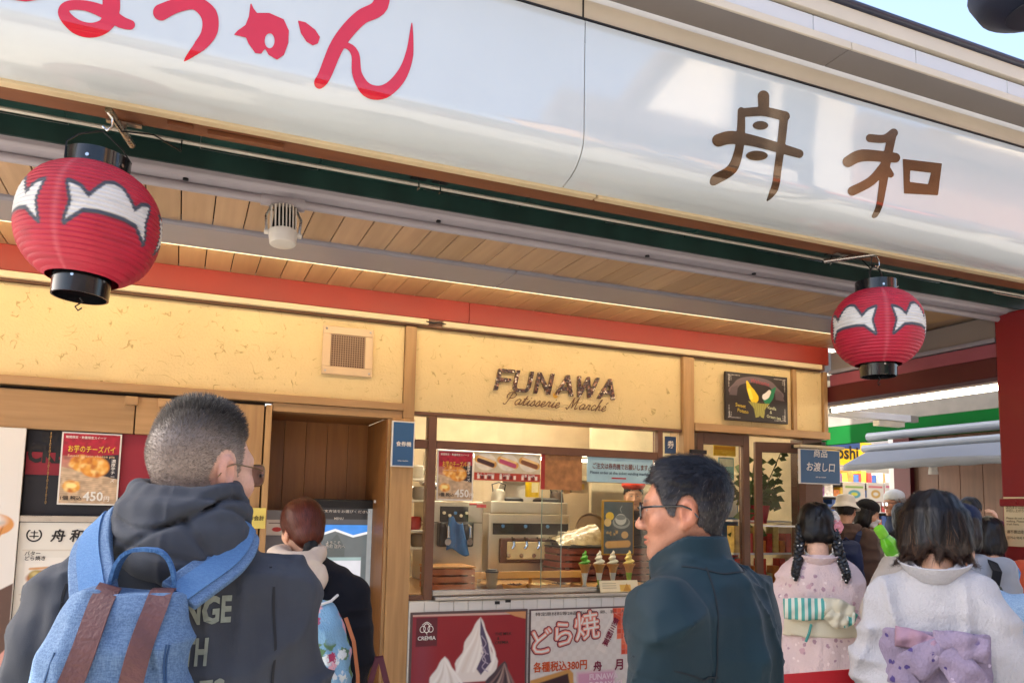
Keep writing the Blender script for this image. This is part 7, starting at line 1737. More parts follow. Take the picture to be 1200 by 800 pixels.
# ================================================================== 3. the woman in the white kimono
def kimono(per, T, w, sw, mat, collar_mat, tilt=0., arms=None, seed=0., fold=.008, body_rows=None):
    """Kimono: straight robe, dropped collar at the nape and wide hanging sleeves."""
    arms = arms or [((x * w * .8, 0, T - .355), (x * (w + sw), .0, T - .57), (x * (w + .01), .20, T - .63)) for x in (-1, 1)]
    def f(P):
        x, y, z = P.T
        d = loft(P, body_rows or ((.08, 0, .01, .19, .15), (.45, 0, .01, .2, .16), (.85, 0, 0, .205, .165), (T - .62, 0, 0, .185, .15), (T - .45, 0, -.005, .178, .13), (T - .36, 0, -.01, .155, .115), (T - .295, 0, -.01, .118, .10), (T - .245, 0, .0, .08, .08)))
        for a in arms:
            d = smin(d, sleeve(P, a, (.075, .080, .075)), .06)
            e, wr = np.array(a[1]), np.array(a[2]); mid = (e + wr) / 2
            d = smin(d, ell(P, mid + np.array((0, -.02, -.17)), (.055, .16, .23)), .06)
        d = d - folds(P, fold, 9, 7, 3.2, 3. + seed) - folds(P, fold * .8, 4, 4, 11, 9. + seed) * np.clip((np.abs(x) - .10) / .08, 0, 1) - .0028 * vnoise(P * 34 + seed)
        d = d + .004 * np.exp(-(x / .0035) ** 2) * (y < 0) * (z < T - .30)
        neck = np.hypot(x / .078, (y - .0 - .02) / .088) - 1
        d = smax(d, -(neck * .07) * 1.0 if False else -np.maximum(neck * .075, (T - .33) - z), .01)
        # collar band: leaning back and open at the nape
        zz = z - (T - .31); cy = .012 - .25 * np.clip(zz, 0, .2) * 0; ring = np.abs(np.hypot(x / (.092 - .10 * zz), (y - .02) / (.112 + .28 * zz)) - 1) * .09 - .0075
        top = T - .235 + .045 * np.clip((y + .02) / .1, -1, .4)
        ring = np.maximum(ring, np.maximum(z - top, T - .345 + .06 * np.clip(y / .1, -1, 1) * 0 - z)); ring = np.maximum(ring, y - .08)
        return d
    return f, arms
def collar_band(per, T, mat, w=.026, drop=0.):
    pts, nr = [], []
    for q in np.linspace(-2.5, 2.5, 27):
        c_, s_ = math.cos(q), math.sin(q); back = max(c_, 0); pts.append((.094 * s_ * (1 - .35 * max(-c_, 0)), .012 - (.128 * back - .105 * max(-c_, 0)), T - .262 - drop * back + .012 * (1 - abs(c_)) - .14 * max(-c_, 0) ** 1.2)); nr.append((s_ * .75, -c_ * .9, -.55))
    o = MB().ribbon(pts, w, nr, .007).build('collar', mat, per.o, local=True, bevel=.002); o.data.polygons.foreach_set('use_smooth', [True] * len(o.data.polygons)); return o
def kimono_cloth(name, base, bump, scale, flower=None, dens=.55):
    m = M(name, base, .8, var=.04, spec=.25, bump=.55, bscale=170, stretch=(1, 1, .45))
    N, L, b = nodes_of(m); tc = N.new('ShaderNodeTexCoord'); vo = N.new('ShaderNodeTexVoronoi'); vo.inputs['Scale'].default_value = scale
    L.new(tc.outputs['Object'], vo.inputs['Vector']); wv = N.new('ShaderNodeMath'); wv.operation = 'SINE'; mu = N.new('ShaderNodeMath'); mu.operation = 'MULTIPLY'; mu.inputs[1].default_value = 34; L.new(vo.outputs['Distance'], mu.inputs[0]); L.new(mu.outputs[0], wv.inputs[0])
    src = b.inputs['Base Color'].links[0].from_socket; mx = N.new('ShaderNodeMix'); mx.data_type = 'RGBA'; L.new(src, mx.inputs['A']); mx.inputs['B'].default_value = (*[c * .72 for c in S(base)], 1)
    mr = N.new('ShaderNodeMapRange'); mr.inputs['From Min'].default_value = -.2; mr.inputs['To Max'].default_value = bump; L.new(wv.outputs[0], mr.inputs['Value']); L.new(mr.outputs[0], mx.inputs['Factor']); out = mx.outputs['Result']
    if flower:
        for k_, (col, sc_, th, dist_) in enumerate(flower):
            v2 = N.new('ShaderNodeTexVoronoi'); v2.inputs['Scale'].default_value = sc_; v2.inputs['Randomness'].default_value = 1; mp = N.new('ShaderNodeMapping'); mp.inputs['Location'].default_value = (3.1 * k_, 1.7 * k_, .4); nz = N.new('ShaderNodeTexNoise'); nz.inputs['Scale'].default_value = 5; L.new(tc.outputs['Object'], nz.inputs['Vector'])
            L.new(tc.outputs['Object'], mp.inputs['Vector']); L.new(mp.outputs['Vector'], v2.inputs['Vector']); n3 = N.new('ShaderNodeTexNoise'); n3.inputs['Scale'].default_value = 75; L.new(mp.outputs['Vector'], n3.inputs['Vector'])
            ad = N.new('ShaderNodeMath'); ad.operation = 'MULTIPLY_ADD'; ad.inputs[1].default_value = .35; L.new(n3.outputs['Fac'], ad.inputs[0]); L.new(v2.outputs['Distance'], ad.inputs[2])
            lt = N.new('ShaderNodeMapRange'); lt.inputs['From Min'].default_value = dist_; lt.inputs['From Max'].default_value = dist_ - .05; L.new(ad.outputs[0], lt.inputs['Value'])
            gt = N.new('ShaderNodeMapRange'); gt.inputs['From Min'].default_value = th; gt.inputs['From Max'].default_value = th + .05; L.new(nz.outputs['Fac'], gt.inputs['Value']); mm = N.new('ShaderNodeMath'); mm.operation = 'MULTIPLY'; L.new(lt.outputs[0], mm.inputs[0]); L.new(gt.outputs[0], mm.inputs[1])
            m2_ = N.new('ShaderNodeMix'); m2_.data_type = 'RGBA'; L.new(out, m2_.inputs['A']); m2_.inputs['B'].default_value = (*S(col), 1); L.new(mm.outputs[0], m2_.inputs['Factor']); out = m2_.outputs['Result']
    L.new(out, b.inputs['Base Color'])
    return m
def flat_bow(name, mat, parent, pts, w, t, nrm=(0, -1, 0), wave=.008):
    """A folded obi flap: broad cloth band along pts with soft waves."""
    c0 = Vector((0, -.17, BOWZ)); pts = [c0 + (Vector(p) - c0) * BOWK for p in pts]; w = [q * BOWK for q in w]; wave *= .6
    v = []; n = 18; k = 10; nv = Vector(nrm)
    for i in range(n):
        u = i / (n - 1) * (len(pts) - 1); j = min(int(u), len(pts) - 2); p = pts[j].lerp(pts[j + 1], u - j); d = (pts[j + 1] - pts[j]).normalized(); b = d.cross(nv).normalized()
        ww = np.interp(u, range(len(pts)), w) if hasattr(w, '__len__') else w
        for q in range(k): s_ = q / (k - 1) * 2 - 1; v.append(p + b * ww * s_ + nv * (wave * math.sin(s_ * 4 + i * .5) + .012 * math.cos(s_ * 1.5) + wave * math.sin(i * .9)))
    i = np.arange(n * k).reshape(n, k); f = np.stack([i[:-1, :-1], i[1:, :-1], i[1:, 1:], i[:-1, 1:]], -1).reshape(-1, 4); me = mesh_np(name, np.array(v), f); o = link(name, me, mat, parent); so = o.modifiers.new('t', 'SOLIDIFY'); so.thickness = t; so.offset = 0
    return o
p3_ = dist(1096, 680, 2.65)
k1 = Person((p3_.x, p3_.y), 50, 'woman with a highlighted black bob in a pale white lilac kimono', dist(1092, 576, 2.65).z, 44, head_off=(.0, .05), pitch=-6, tone='#d0a184', scale=.93, slim=.96)
T = k1.top
f3, arms3 = kimono(k1, T, .150, .052, None, None, seed=1., fold=.013)
k1.body(.14, arms3)
WHITEK = kimono_cloth('kimono_white', '#a6a6ab', .25, 85)
part('kimono', f3, (-.42, -.32, .05), (.42, .45, T - .15), .0085, WHITEK, k1.o); collar_band(k1, T, WHITEK, .028, .012)
part('under_collar', lambda P: np.maximum(np.abs(np.hypot(P[:, 0] / .078, (P[:, 1] - .022) / .098) - 1) * .08 - .004 - .003 * vnoise(P * 60), np.maximum(P[:, 2] - T + .222 - .05 * np.clip(P[:, 1] / .1, -1, .4), T - .31 - P[:, 2])), (-.12, -.14, T - .33), (.12, .15, T - .17), .005, M('lace_white', '#cbc8cc', .8, bump=.5, bscale=200), k1.o)
OBI = kimono_cloth('obi_lilac', '#82778e', .2, 14, [('#453a70', 24, .42, .40), ('#b9aec4', 18, .5, .36)])
part('obi', lambda P: np.maximum(np.abs(loft(P, ((.5, 0, 0, .188, .155), (1.6, 0, 0, .188, .153)))) - .008, np.abs(P[:, 2] - (T - .53)) - .085) - folds(P, .003, 3, 3, 30, 2.), (-.25, -.22, T - .65), (.25, .22, T - .40), .009, OBI, k1.o)
zb = T - .475; BOWZ, BOWK = zb - .01, .72
flat_bow('obi_bow', OBI, k1.o, [(-.02, -.175, zb), (.10, -.20, zb - .005), (.185, -.185, zb - .02)], [.055, .062, .05], .008)
flat_bow('obi_bow', OBI, k1.o, [(.02, -.185, zb - .02), (-.06, -.21, zb - .07), (-.12, -.20, zb - .12), (-.14, -.19, zb - .2)], [.05, .065, .07, .07], .008)
flat_bow('obi_bow', OBI, k1.o, [(.0, -.185, zb - .03), (.07, -.215, zb - .09), (.12, -.20, zb - .15), (.13, -.19, zb - .22)], [.04, .065, .07, .075], .008)
flat_bow('obi_fold', M('obi_pink', '#8c7084', .8, bump=.2, bscale=300), k1.o, [(-.17, -.13, zb + .01), (-.08, -.175, zb + .005), (-.01, -.185, zb - .01)], [.045, .04, .03], .006)
k1.legs(M('tabi_white', '#c9c6c2', .8), M('sandal_red', '#7d2c34', .6))
def hair3(P):
    q = k1.to_head(P); x, y, z = q.T
    d = ell(q, (0, -.014, .036), (.096, .114, .096))
    ang = np.abs(x) / .1; bob = loft(np.c_[x, y, z], ((-.115, 0, -.02, .100, .082), (-.075, 0, -.026, .118, .104), (-.02, 0, -.022, .117, .117), (.045, 0, -.015, .10, .116)))
    d = smin(d, bob, .03); d = np.maximum(d, -cap(q, (0, .10, -.01), (0, .12, -.2), .075, .07)); d = np.maximum(d, (-.116 + .02 * vnoise(np.c_[x * 40, y * 40, z * 0]) + .06 * np.clip(y + .03, 0, 1)) - z)
    return d * k1.k - .005 * vnoise(np.c_[x * 45, y * 45, z * 9] + 3)
def flow3(P, g):
    q = k1.to_head(P); d = q - np.array((.0, -.02, .135)); d[:, 2] = -.03; d = d * 2.2 + np.array((0, 0, -.16)) + .035 * np.stack([np.sin(q[:, 2] * 60 + q[:, 0] * 40), np.cos(q[:, 2] * 55), np.zeros(len(q))], 1) + g.normal(0, .02, q.shape)
    return d @ k1.HR.T
def tips3(rt, cc, g):
    q = k1.to_head(rt); hl = (g.uniform(size=len(rt)) < .16 * np.clip((.06 - q[:, 2]) / .1, 0, 1) * (np.abs(vnoise(np.c_[np.arctan2(q[:, 0], q[:, 1]) * 7, q[:, 2] * 0, q[:, 2] * 0])) > .25)); cc[hl] = np.array(S('#7d5a40')) * g.uniform(.5, 1.2, (hl.sum(), 1)); low = np.clip((-.02 - q[:, 2]) / .06, 0, 1)[:, None] * .6; return cc * (1 - low) + np.array(S('#3a2218')) * low * g.uniform(.4, 1.6, (len(rt), 1)) 
hair_mass(k1, hair3, k1.hc - .19, k1.hc + .19, .0045, '#141317', 15000, flow3, .085, 6, .0006, 31, .010, tips3)

# ================================================================== 4. the woman in the pink kimono
p4_ = dist(960, 690, 3.8)
k2 = Person((p4_.x, p4_.y), 40, 'woman with two black braids and a pink hair flower in a pale pink flowered kimono', dist(955, 590, 3.8).z, 34, head_off=(-.01, .03), pitch=-8, tone='#d3a68b', scale=.93, slim=.96)
T = k2.top
arms4 = [((-.12, 0, T - .355), (-.17, .03, T - .57), (-.13, .2, T - .66)), ((.12, 0, T - .355), (.195, -.01, T - .55), (.16, .19, T - .62))]
f4, arms4 = kimono(k2, T, .16, .05, None, None, arms=arms4, seed=4., fold=.011); k2.body(.14, arms4)
PINKK = kimono_cloth('kimono_pink', '#d3bab5', .05, 16, [('#a88790', 24, .53, .44), ('#c29a9e', 17, .50, .42), ('#e3cfc9', 25, .50, .38)])
part('kimono', f4, (-.42, -.32, .05), (.42, .45, T - .15), .010, PINKK, k2.o); collar_band(k2, T, PINKK, .026, .012)
part('under_collar', lambda P: np.maximum(np.abs(np.hypot(P[:, 0] / .074, (P[:, 1] - .02) / .098) - 1) * .08 - .005, np.maximum(P[:, 2] - T + .212 - .05 * np.clip(P[:, 1] / .1, -1, .4), T - .31 - P[:, 2])), (-.12, -.14, T - .33), (.12, .15, T - .16), .005, M('collar_cream', '#d2c9b4', .8, bump=.4, bscale=150), k2.o)
OBI2 = M('obi_cream', '#c9c0a6', .8, var=.06, bump=.3, bscale=260)
def striped():
    m = M('obi_striped', '#4fa096', .8, var=.05, bump=.2, bscale=300); N, L, b = nodes_of(m); tc = N.new('ShaderNodeTexCoord'); wv = N.new('ShaderNodeTexWave'); wv.inputs['Scale'].default_value = 11; wv.bands_direction = 'X'; wv.inputs['Distortion'].default_value = .4; L.new(tc.outputs['Object'], wv.inputs['Vector'])
    rp = N.new('ShaderNodeValToRGB'); rp.color_ramp.interpolation = 'CONSTANT'; rp.color_ramp.elements[0].color = (*S('#4f9f94'), 1); rp.color_ramp.elements[1].position = .5; rp.color_ramp.elements[1].color = (*S('#d6d6c2'), 1); L.new(wv.outputs['Fac'], rp.inputs['Fac']); L.new(rp.outputs['Color'], b.inputs['Base Color']); return m
part('obi', lambda P: np.maximum(np.abs(loft(P, ((.5, 0, 0, .188, .155), (1.6, 0, 0, .188, .153)))) - .008, np.abs(P[:, 2] - (T - .545)) - .075) - folds(P, .004, 3, 3, 30, 5.), (-.25, -.22, T - .65), (.25, .22, T - .42), .009, OBI2, k2.o)
zb = T - .475; STR = striped(); BOWZ, BOWK = zb, .84
flat_bow('obi_bow', STR, k2.o, [(-.20, -.16, zb - .02), (-.10, -.195, zb - .015), (.03, -.185, zb - .005)], [.055, .06, .055], .008)
flat_bow('obi_fold', OBI2, k2.o, [(.0, -.185, zb), (.08, -.20, zb - .01), (.155, -.175, zb - .03)], [.055, .06, .04], .008)
flat_bow('obi_fold', STR, k2.o, [(.10, -.195, zb - .09), (.135, -.20, zb - .06), (.16, -.18, zb - .02)], [.02, .025, .02], .006)
flat_bow('obi_fold', OBI2, k2.o, [(.02, -.20, zb - .03), (.07, -.215, zb - .06), (.12, -.20, zb - .075)], [.03, .045, .03], .006)
MB().tube([(-.05, -.175, zb - .08), (-.06, -.185, zb - .12), (-.075, -.18, zb - .16)], .006).build('obi_cord', M('cord_teal', '#3f8a80', .7), k2.o, True, local=True)
k2.legs(M('tabi_white', '#c9c6c2'), M('sandal_red', '#7d2c34'))
def hair4(P):
    q = k2.to_head(P); x, y, z = q.T
    d = smin(ell(q, (0, -.016, .034), (.088, .108, .098)), ell(q, (0, -.06, -.045), (.075, .06, .055)), .03); d = np.maximum(d, -cap(q, (0, .105, -.01), (0, .12, -.2), .07, .07))
    d = np.maximum(d, (-.09) - z); d = d + .007 * np.exp(-((x + .012 * np.sin(z * 60)) / .004) ** 2) * (y < .06) * (z > .02)
    return d * k2.k - .004 * vnoise(np.c_[x * 60, y * 40, z * 14] + 7)
def flow4(P, g):
    q = k2.to_head(P); s_ = np.sign(q[:, 0]); d = np.stack([s_ * .095 - q[:, 0], -.03 - q[:, 1], -.08 - q[:, 2]], 1); d /= np.linalg.norm(d, axis=1)[:, None]; return (d + g.normal(0, .12, d.shape)) @ k2.HR.T
ho = hair_mass(k2, hair4, k2.hc - .17, k2.hc + .17, .005, '#0f0d0e', 7000, flow4, .05, 4, .0007, 12, .006)
for x in (-1, 1):
    ctr_ = [k2.from_head((x * .078, -.03, .0)), k2.from_head((x * .088, -.05, -.07)), np.array((x * .098, -.085, T - .27)), np.array((x * .112, -.115, T - .32)), np.array((x * .112, -.118, T - .365))]
    cp = np.array([np.array(c) for c in ctr_]); tt = np.linspace(0, 4, 90); cen = np.stack([np.interp(tt, range(5), cp[:, i]) for i in range(3)], 1); cen = (cen + np.roll(cen, 3, 0) + np.roll(cen, -3, 0)) / 3; cen[:3] = cp[0]; cen[-3:] = cp[-1]
    mb = MB()
    for ph in range(3):
        q_ = np.linspace(0, 11 * math.pi, 90) + ph * 2 * math.pi / 3; amp = np.interp(np.linspace(0, 1, 90), (0, .2, .85, 1), (.013, .015, .011, .003)); off = np.stack([np.sin(q_) * amp, np.sin(2 * q_) * amp * .45, np.zeros(90)], 1); mb.tube([Vector(p) for p in cen + off], list(np.interp(np.linspace(0, 1, 90), (0, .15, .85, 1), (.014, .0135, .010, .003))), 7)
    mb.build('braid', HAIRB, k2.o, True, local=True)
    pm = MB(); gg = np.random.default_rng(40 + x)
    for j in range(6): c_ = cen[int(gg.integers(5, 85))]; a_ = gg.uniform(2.4, 5.8); pm.sphere(Vector(c_) + Vector((math.cos(a_) * .022, -abs(math.sin(a_)) * .024, 0)), .0042, 8, 6)
    tag(pm.build('pearls', M('pearl', '#d8d3c9', .2, coat=.5), k2.o, True, local=True), kind='stuff')
    fl_ = k2.from_head((x * .07, -.05, -.07)); MB().tube([Vector(fl_), Vector(fl_) + Vector((0, -.012, -.03)), Vector(fl_) + Vector((.003, -.012, -.06))], .0035).build('earring', M('pearl', '#d8d3c9'), k2.o, True, local=True)
for j, (c_, r_, col) in enumerate((((.082, -.035, .045), .034, '#d8cfc4'), ((.098, -.035, .0), .038, '#d98f95'))):
    c_ = np.array(k2.from_head(c_)); o_ = np.array((.5, -.87, 0)); e1 = np.array((.87, .5, 0)); e2 = np.array((0, 0, 1.))
    def petals(P):
        d = ell(P, c_ + o_ * .012, (.012, .012, .012))
        for ring, (n_, rr, lift_) in enumerate(((6, .024, .0), (5, .015, .010))):
            for i in range(n_):
                a_ = 2 * math.pi * i / n_ + ring * .5; cc_ = c_ + (e1 * math.cos(a_) + e2 * math.sin(a_)) * rr + o_ * lift_; q = P - cc_; n__ = o_ * .8 - (e1 * math.cos(a_) + e2 * math.sin(a_)) * .5; n__ /= np.linalg.norm(n__); h_ = q @ n__; rad = np.linalg.norm(q - h_[:, None] * n__, axis=1)
                d = smin(d, np.hypot(np.maximum(rad - .012, 0), h_ - rad * rad * 8) - .0035, .003)
        return d
    part('hair_flower', petals, c_ - .06, c_ + .06, .004, M('petal_%s' % col[1:], col, .7, var=.08), k2.o)

# ================================================================== 5. the woman at the ticket machine
p5_ = dist(380, 720, 3.3); T = dist(352, 584, 3.3).z
w1 = Person((p5_.x, p5_.y), 14, 'woman with tied reddish brown hair and a cream hood at the ticket machine', T, -14, head_off=(-.118, .11), pitch=-8, tilt=-8, tone='#d0a184', scale=1.06, slim=.97)
arms5 = [((-.15, .02, T - .33), (-.2, .1, T - .6), (-.13, .3, T - .55)), ((.115, 0, T - .385), (.148, .02, T - .64), (.14, .18, T - .82))]; w1.body(.14, arms5)
def top5(P):
    d = loft(P, ((.8, 0, 0, .18, .13), (1.0, 0, 0, .18, .13), (T - .5, -.01, 0, .155, .12), (T - .40, -.02, .01, .145, .11), (T - .30, -.03, .03, .12, .09), (T - .25, -.06, .05, .07, .07)))
    for a in arms5: d = smin(d, sleeve(P, a, (.072, .062, .045)), .05)
    return d - folds(P, .006, 6, 6, 12, 3.) - .003 * vnoise(P * 25)
part('jumper', top5, (-.36, -.25, .78), (.34, .42, T - .2), .010, fabric('jumper_navy', '#14151c'), w1.o)
def hood5(P):
    d = chain(P, [(.085 * math.sin(q) - .12, -.0 - .095 * math.cos(q), T - .255 + .02 * (1 - math.cos(q))) for q in np.linspace(-2.2, 2.2, 13)], np.full(13, .034), .02)
    d = smin(d, ell(P, (-.10, -.09, T - .325), (.115, .06, .085)), .045); d = smin(d, ell(P, (-.075, -.11, T - .395), (.055, .04, .05)), .05)
    return d - folds(P, .005, 8, 8, 14, 6.) + .004 * np.exp(-((P[:, 0] + .02 - (P[:, 2] - T + .3) * .25) / .004) ** 2)
part('hood', hood5, (-.32, -.25, T - .5), (.2, .2, T - .15), .007, fabric('hood_cream', '#d9c7b2', bump=.35, weave=300), w1.o)
w1.legs(M('skirt_navy', '#181a22', .8), SHOE, hip=.86, r=.085)
def hair5(P):
    q = w1.to_head(P); x, y, z = q.T
    d = smin(ell(q, (0, -.018, .032), (.084, .106, .097)), ell(q, (-.01, -.075, -.035), (.055, .05, .05)), .04); d = np.maximum(d, -cap(q, (0, .105, -.005), (0, .12, -.2), .07, .07)); d = np.maximum(d, -.085 - z)
    return d * w1.k - .0022 * vnoise(np.c_[x * 70, y * 30, z * 40] + 2)
def flow5(P, g):
    q = w1.to_head(P); d = np.array((-.02, -.10, -.085)) - q; d /= np.linalg.norm(d, axis=1)[:, None]; return (d + g.normal(0, .07, d.shape)) @ w1.HR.T
hair_mass(w1, hair5, w1.hc - .17, w1.hc + .17, .0045, '#5c2a19', 9000, flow5, .06, 5, .0006, 8, .003)
bn_ = w1.from_head((-.022, -.118, -.082))
part('hair_tie', lambda P: smin(ell(P, bn_, (.030, .026, .028)), ell(P, bn_ + np.array((-.012, -.01, -.022)), (.022, .02, .022)), .01) - .005 * vnoise(P * 110), bn_ - .07, bn_ + .07, .005, M('scrunchie', '#0d0d10', .8), w1.o)
# floral backpack
fb = thing('floral_backpack', (p5_.x, p5_.y, 0), 'light blue backpack printed with pink roses on the woman with the cream hood', 'backpack', rz=-R_(14))
FLOR = kimono_cloth('floral_print', '#7fa9c4', .1, 12, [('#5f7f5a', 13, .40, .52), ('#cfd6d4', 12, .44, .46), ('#d9a3ab', 10.5, .40, .50), ('#a83d5c', 10.5, .40, .40)])
fbo = part('bag_body', lambda P: smax(loft(P, ((T - .90, .0, -.20, .13, .07), (T - .86, .0, -.21, .155, .10), (T - .65, .0, -.21, .15, .105), (T - .5, -.005, -.20, .125, .09), (T - .42, -.01, -.18, .08, .06), (T - .395, -.01, -.17, .05, .04))), rbox(P, (0, -.205, T - .65), (.155, .095, .27), .04), .03) - folds(P, .012, 8, 4, 6, 4., 2.) - folds(P, .006, 6, 6, 15, 9.) + .005 * np.exp(-((P[:, 2] - T + .56 + .1 * P[:, 0]) / .005) ** 2) + .006 * np.exp(-((np.hypot(P[:, 0] / .11, (P[:, 2] - T + .75) / .12) - 1) / .03) ** 2) * (P[:, 1] < -.25), (-.22, -.36, T - .95), (.22, -.06, T - .36), .008, FLOR, fb)
MB().tube([(-.06, -.13, T - .43), (-.05, -.20, T - .415), (-.01, -.238, T - .415), (.04, -.22, T - .40), (.06, -.15, T - .385)], .0055).build('white_piping', WHITE_P, fb, True, local=True)
MB().ribbon([(.10, -.25, T - .46), (.135, -.26, T - .55), (.155, -.25, T - .68), (.16, -.22, T - .82)], .007, [(.3, -1, 0)] * 4, .004).build('tan_strap', M('tan_leather', '#9c5a34', .5), fb, local=True)
for x in (-1,): MB().ribbon([(x * .09, -.14, T - .44), (x * .115, -.10, T - .33), (x * .115, 0, T - .25), (x * .12, .09, T - .34), (x * .13, .07, T - .6)], .016, [(0, -1, .2), (x * .2, -.6, .8), (x * .2, 0, 1), (x * .2, 1, .4), (0, 1, 0)], .006).build('shoulder_strap', FLOR, fb, local=True)
MB().box(-.105, -.06, -.318, -.312, T - .565, T - .558).build('label_tab', M('navy_ink', '#2c3c55'), fb, local=True)
# tote bag over her arm
tb = thing('tote_bag', (p5_.x, p5_.y, 0), 'dark blue shopping tote with maroon handles beside the floral backpack', 'bag', rz=-R_(14))
part('bag_body', lambda P: loft(P, ((T - 1.25, .27, -.04, .13, .055), (T - 1.1, .265, -.04, .135, .06), (T - .98, .255, -.03, .12, .045), (T - .92, .25, -.03, .095, .03))) - folds(P, .01, 14, 6, 4, 7.), (.1, -.15, T - 1.28), (.45, .06, T - .88), .009, fabric('tote_navy', '#1d2c52', rough=.6), tb)
for y in (-.055, -.005): MB().ribbon([(.18, y, T - .93), (.20, y, T - .76), (.225, y + .01, T - .66), (.24, y + .01, T - .655), (.27, y, T - .76), (.32, y, T - .94)], .011, [(0, -1, 0)] * 6, .003).build('handle', M('handle_maroon', '#5c2530', .6), tb, local=True)
# ================================================================== people further back
def crowd(px, py_top, d, az, head_az, label, coat, trousers, col_hair, tone='#c69a80', bag=None, hat=None, hairstyle='short', mask=False, arms=None, base=None, width=1., pitch=-5, scale=.97, specs=False, hoodlike=None, off=(0, .04), seed=0.):
    p = dist(base or px, 650, d); T = dist(px, py_top, d).z
    c = Person((p.x, p.y), az, label, T, head_az, head_off=off, pitch=pitch, tone=tone, scale=scale)
    ar = arms(T) if arms else [((x * .165 * width, 0, T - .34), (x * .215 * width, .0, T - .63), (x * .16 * width, .17, T - .80)) for x in (-1, 1)]
    c.body(.15, ar, hi=.006)
    def f(P):
        dd = loft(P, ((.72, 0, 0, .19 * width, .13), (1.0, 0, 0, .2 * width, .14), (T - .5, 0, 0, .2 * width, .14), (T - .37, 0, 0, .165 * width, .115), (T - .29, 0, .01, .10, .09), (T - .25, 0, .02, .08, .08)))
        for a in ar: dd = smin(dd, sleeve(P, a, (.078, .07, .052)), .06)
        return dd - folds(P, .009, 6, 6, 10, seed) - folds(P, .006, 10, 8, 4, seed + 3)
    part('coat', f, (-.5, -.35, .7), (.5, .6, T - .2), .014, coat, c.o)
    if hoodlike is not None:
        part('hood', lambda P: smin(chain(P, [(.085 * math.sin(q), -.0 - .095 * math.cos(q), T - .27) for q in np.linspace(-2.1, 2.1, 11)], np.full(11, .038), .02), ell(P, (0, -.10, T - .34), (.1, .05, .07)), .04) - folds(P, .008, 9, 9, 13, seed), (-.22, -.25, T - .48), (.22, .2, T - .18), .011, hoodlike, c.o)
    c.legs(trousers, SHOE)
    if hairstyle:
        low = {'short': -.06, 'bob': -.12, 'long': -.2}[hairstyle]
        def hf(P):
            q = c.to_head(P); x, y, z = q.T; dd = ell(q, (0, -.016, .034), (.086, .106, .098))
            if hairstyle != 'short': dd = smin(dd, ell(q, (0, -.03, -.05), (.095, .09, .1 if hairstyle == 'bob' else .17)), .03)
            dd = np.maximum(dd, -cap(q, (0, .105, .0), (0, .12, -.25), .078, .075)); line = np.where(y > .0, .02 + .5 * np.clip(y, 0, .08), low); dd = smax(dd, line - z, .01) if hairstyle == 'short' else np.maximum(dd, low - z)
            if hairstyle == 'short': dd = np.maximum(dd, -(np.hypot((y + .012) / .027, (z + .004) / .041) - 1) * .03)
            return dd * c.k - .005 * vnoise(np.c_[x * 50, y * 50, z * 20] + seed)
        hair_mass(c, hf, c.hc - .22, c.hc + .17, .007, col_hair, 2500, lambda P, g: (np.array((0, -.3, -1)) + g.normal(0, .25, P.shape)) @ c.HR.T, .05, 3, .0012, int(seed * 10) + 3, .006)
    m = c.hm()
    if hat is not None:
        kind, hm_ = hat
        if kind == 'bucket': prof = [(.135, .022), (.140, .018), (.100, .062), (.094, .07), (.090, .125), (.075, .145), (.03, .152), (.001, .153)]
        elif kind == 'beret': prof = [(.086, .06), (.118, .085), (.122, .105), (.10, .135), (.05, .15), (.001, .152)]
        else: prof = [(.088, .045), (.095, .05), (.098, .085), (.085, .12), (.05, .145), (.001, .153)]
        mb = MB(); n = 36; mb.v = [tuple(m @ Vector((r * math.cos(t) * .93, -.014 + r * 1.14 * math.sin(t), z + .004 * math.sin(5 * t + z * 60) - (.012 * math.sin(t) if kind == 'bucket' else 0)))) for r, z in prof for t in np.linspace(0, 2 * math.pi, n, endpoint=False)]
        mb.f = [(a * n + j, a * n + (j + 1) % n, (a + 1) * n + (j + 1) % n, (a + 1) * n + j) for a in range(len(prof) - 1) for j in range(n)]
        o = mb.build('hat' if kind != 'cap' else 'cap', hm_, c.o, True, local=True); so = o.modifiers.new('t', 'SOLIDIFY'); so.thickness = .004; o.modifiers.new('s', 'SUBSURF').render_levels = 1
        if kind == 'cap':
            v = [tuple(m @ Vector((x * .075, .085 + .085 * (1 - x * x) * u, .052 - .02 * u - .015 * x * x))) for u in (0, .5, 1) for x in np.linspace(-1, 1, 11)]; mb = MB(); mb.v = v; mb.f = [(r * 11 + i, r * 11 + i + 1, r * 11 + 12 + i, r * 11 + 11 + i) for r in range(2) for i in range(10)]; o2 = mb.build('brim', hm_, o, True, local=True); so = o2.modifiers.new('t', 'SOLIDIFY'); so.thickness = .005
    if mask: part('face_mask', lambda P: (lambda q: np.maximum(np.maximum(head_f(q) - .008, -head_f(q) + .002), np.maximum(np.abs(q[:, 2] + .062) - .045, np.maximum(.015 - q[:, 1], np.abs(q[:, 0]) - .065))))(c.to_head(P)) * c.k, c.hc - .16, c.hc + .16, .005, M('mask_white', '#d5d6d8', .8), c.o)
    if specs: c.glasses(M('glasses_black', '#101114'), .0022, LENS)
    return c, T

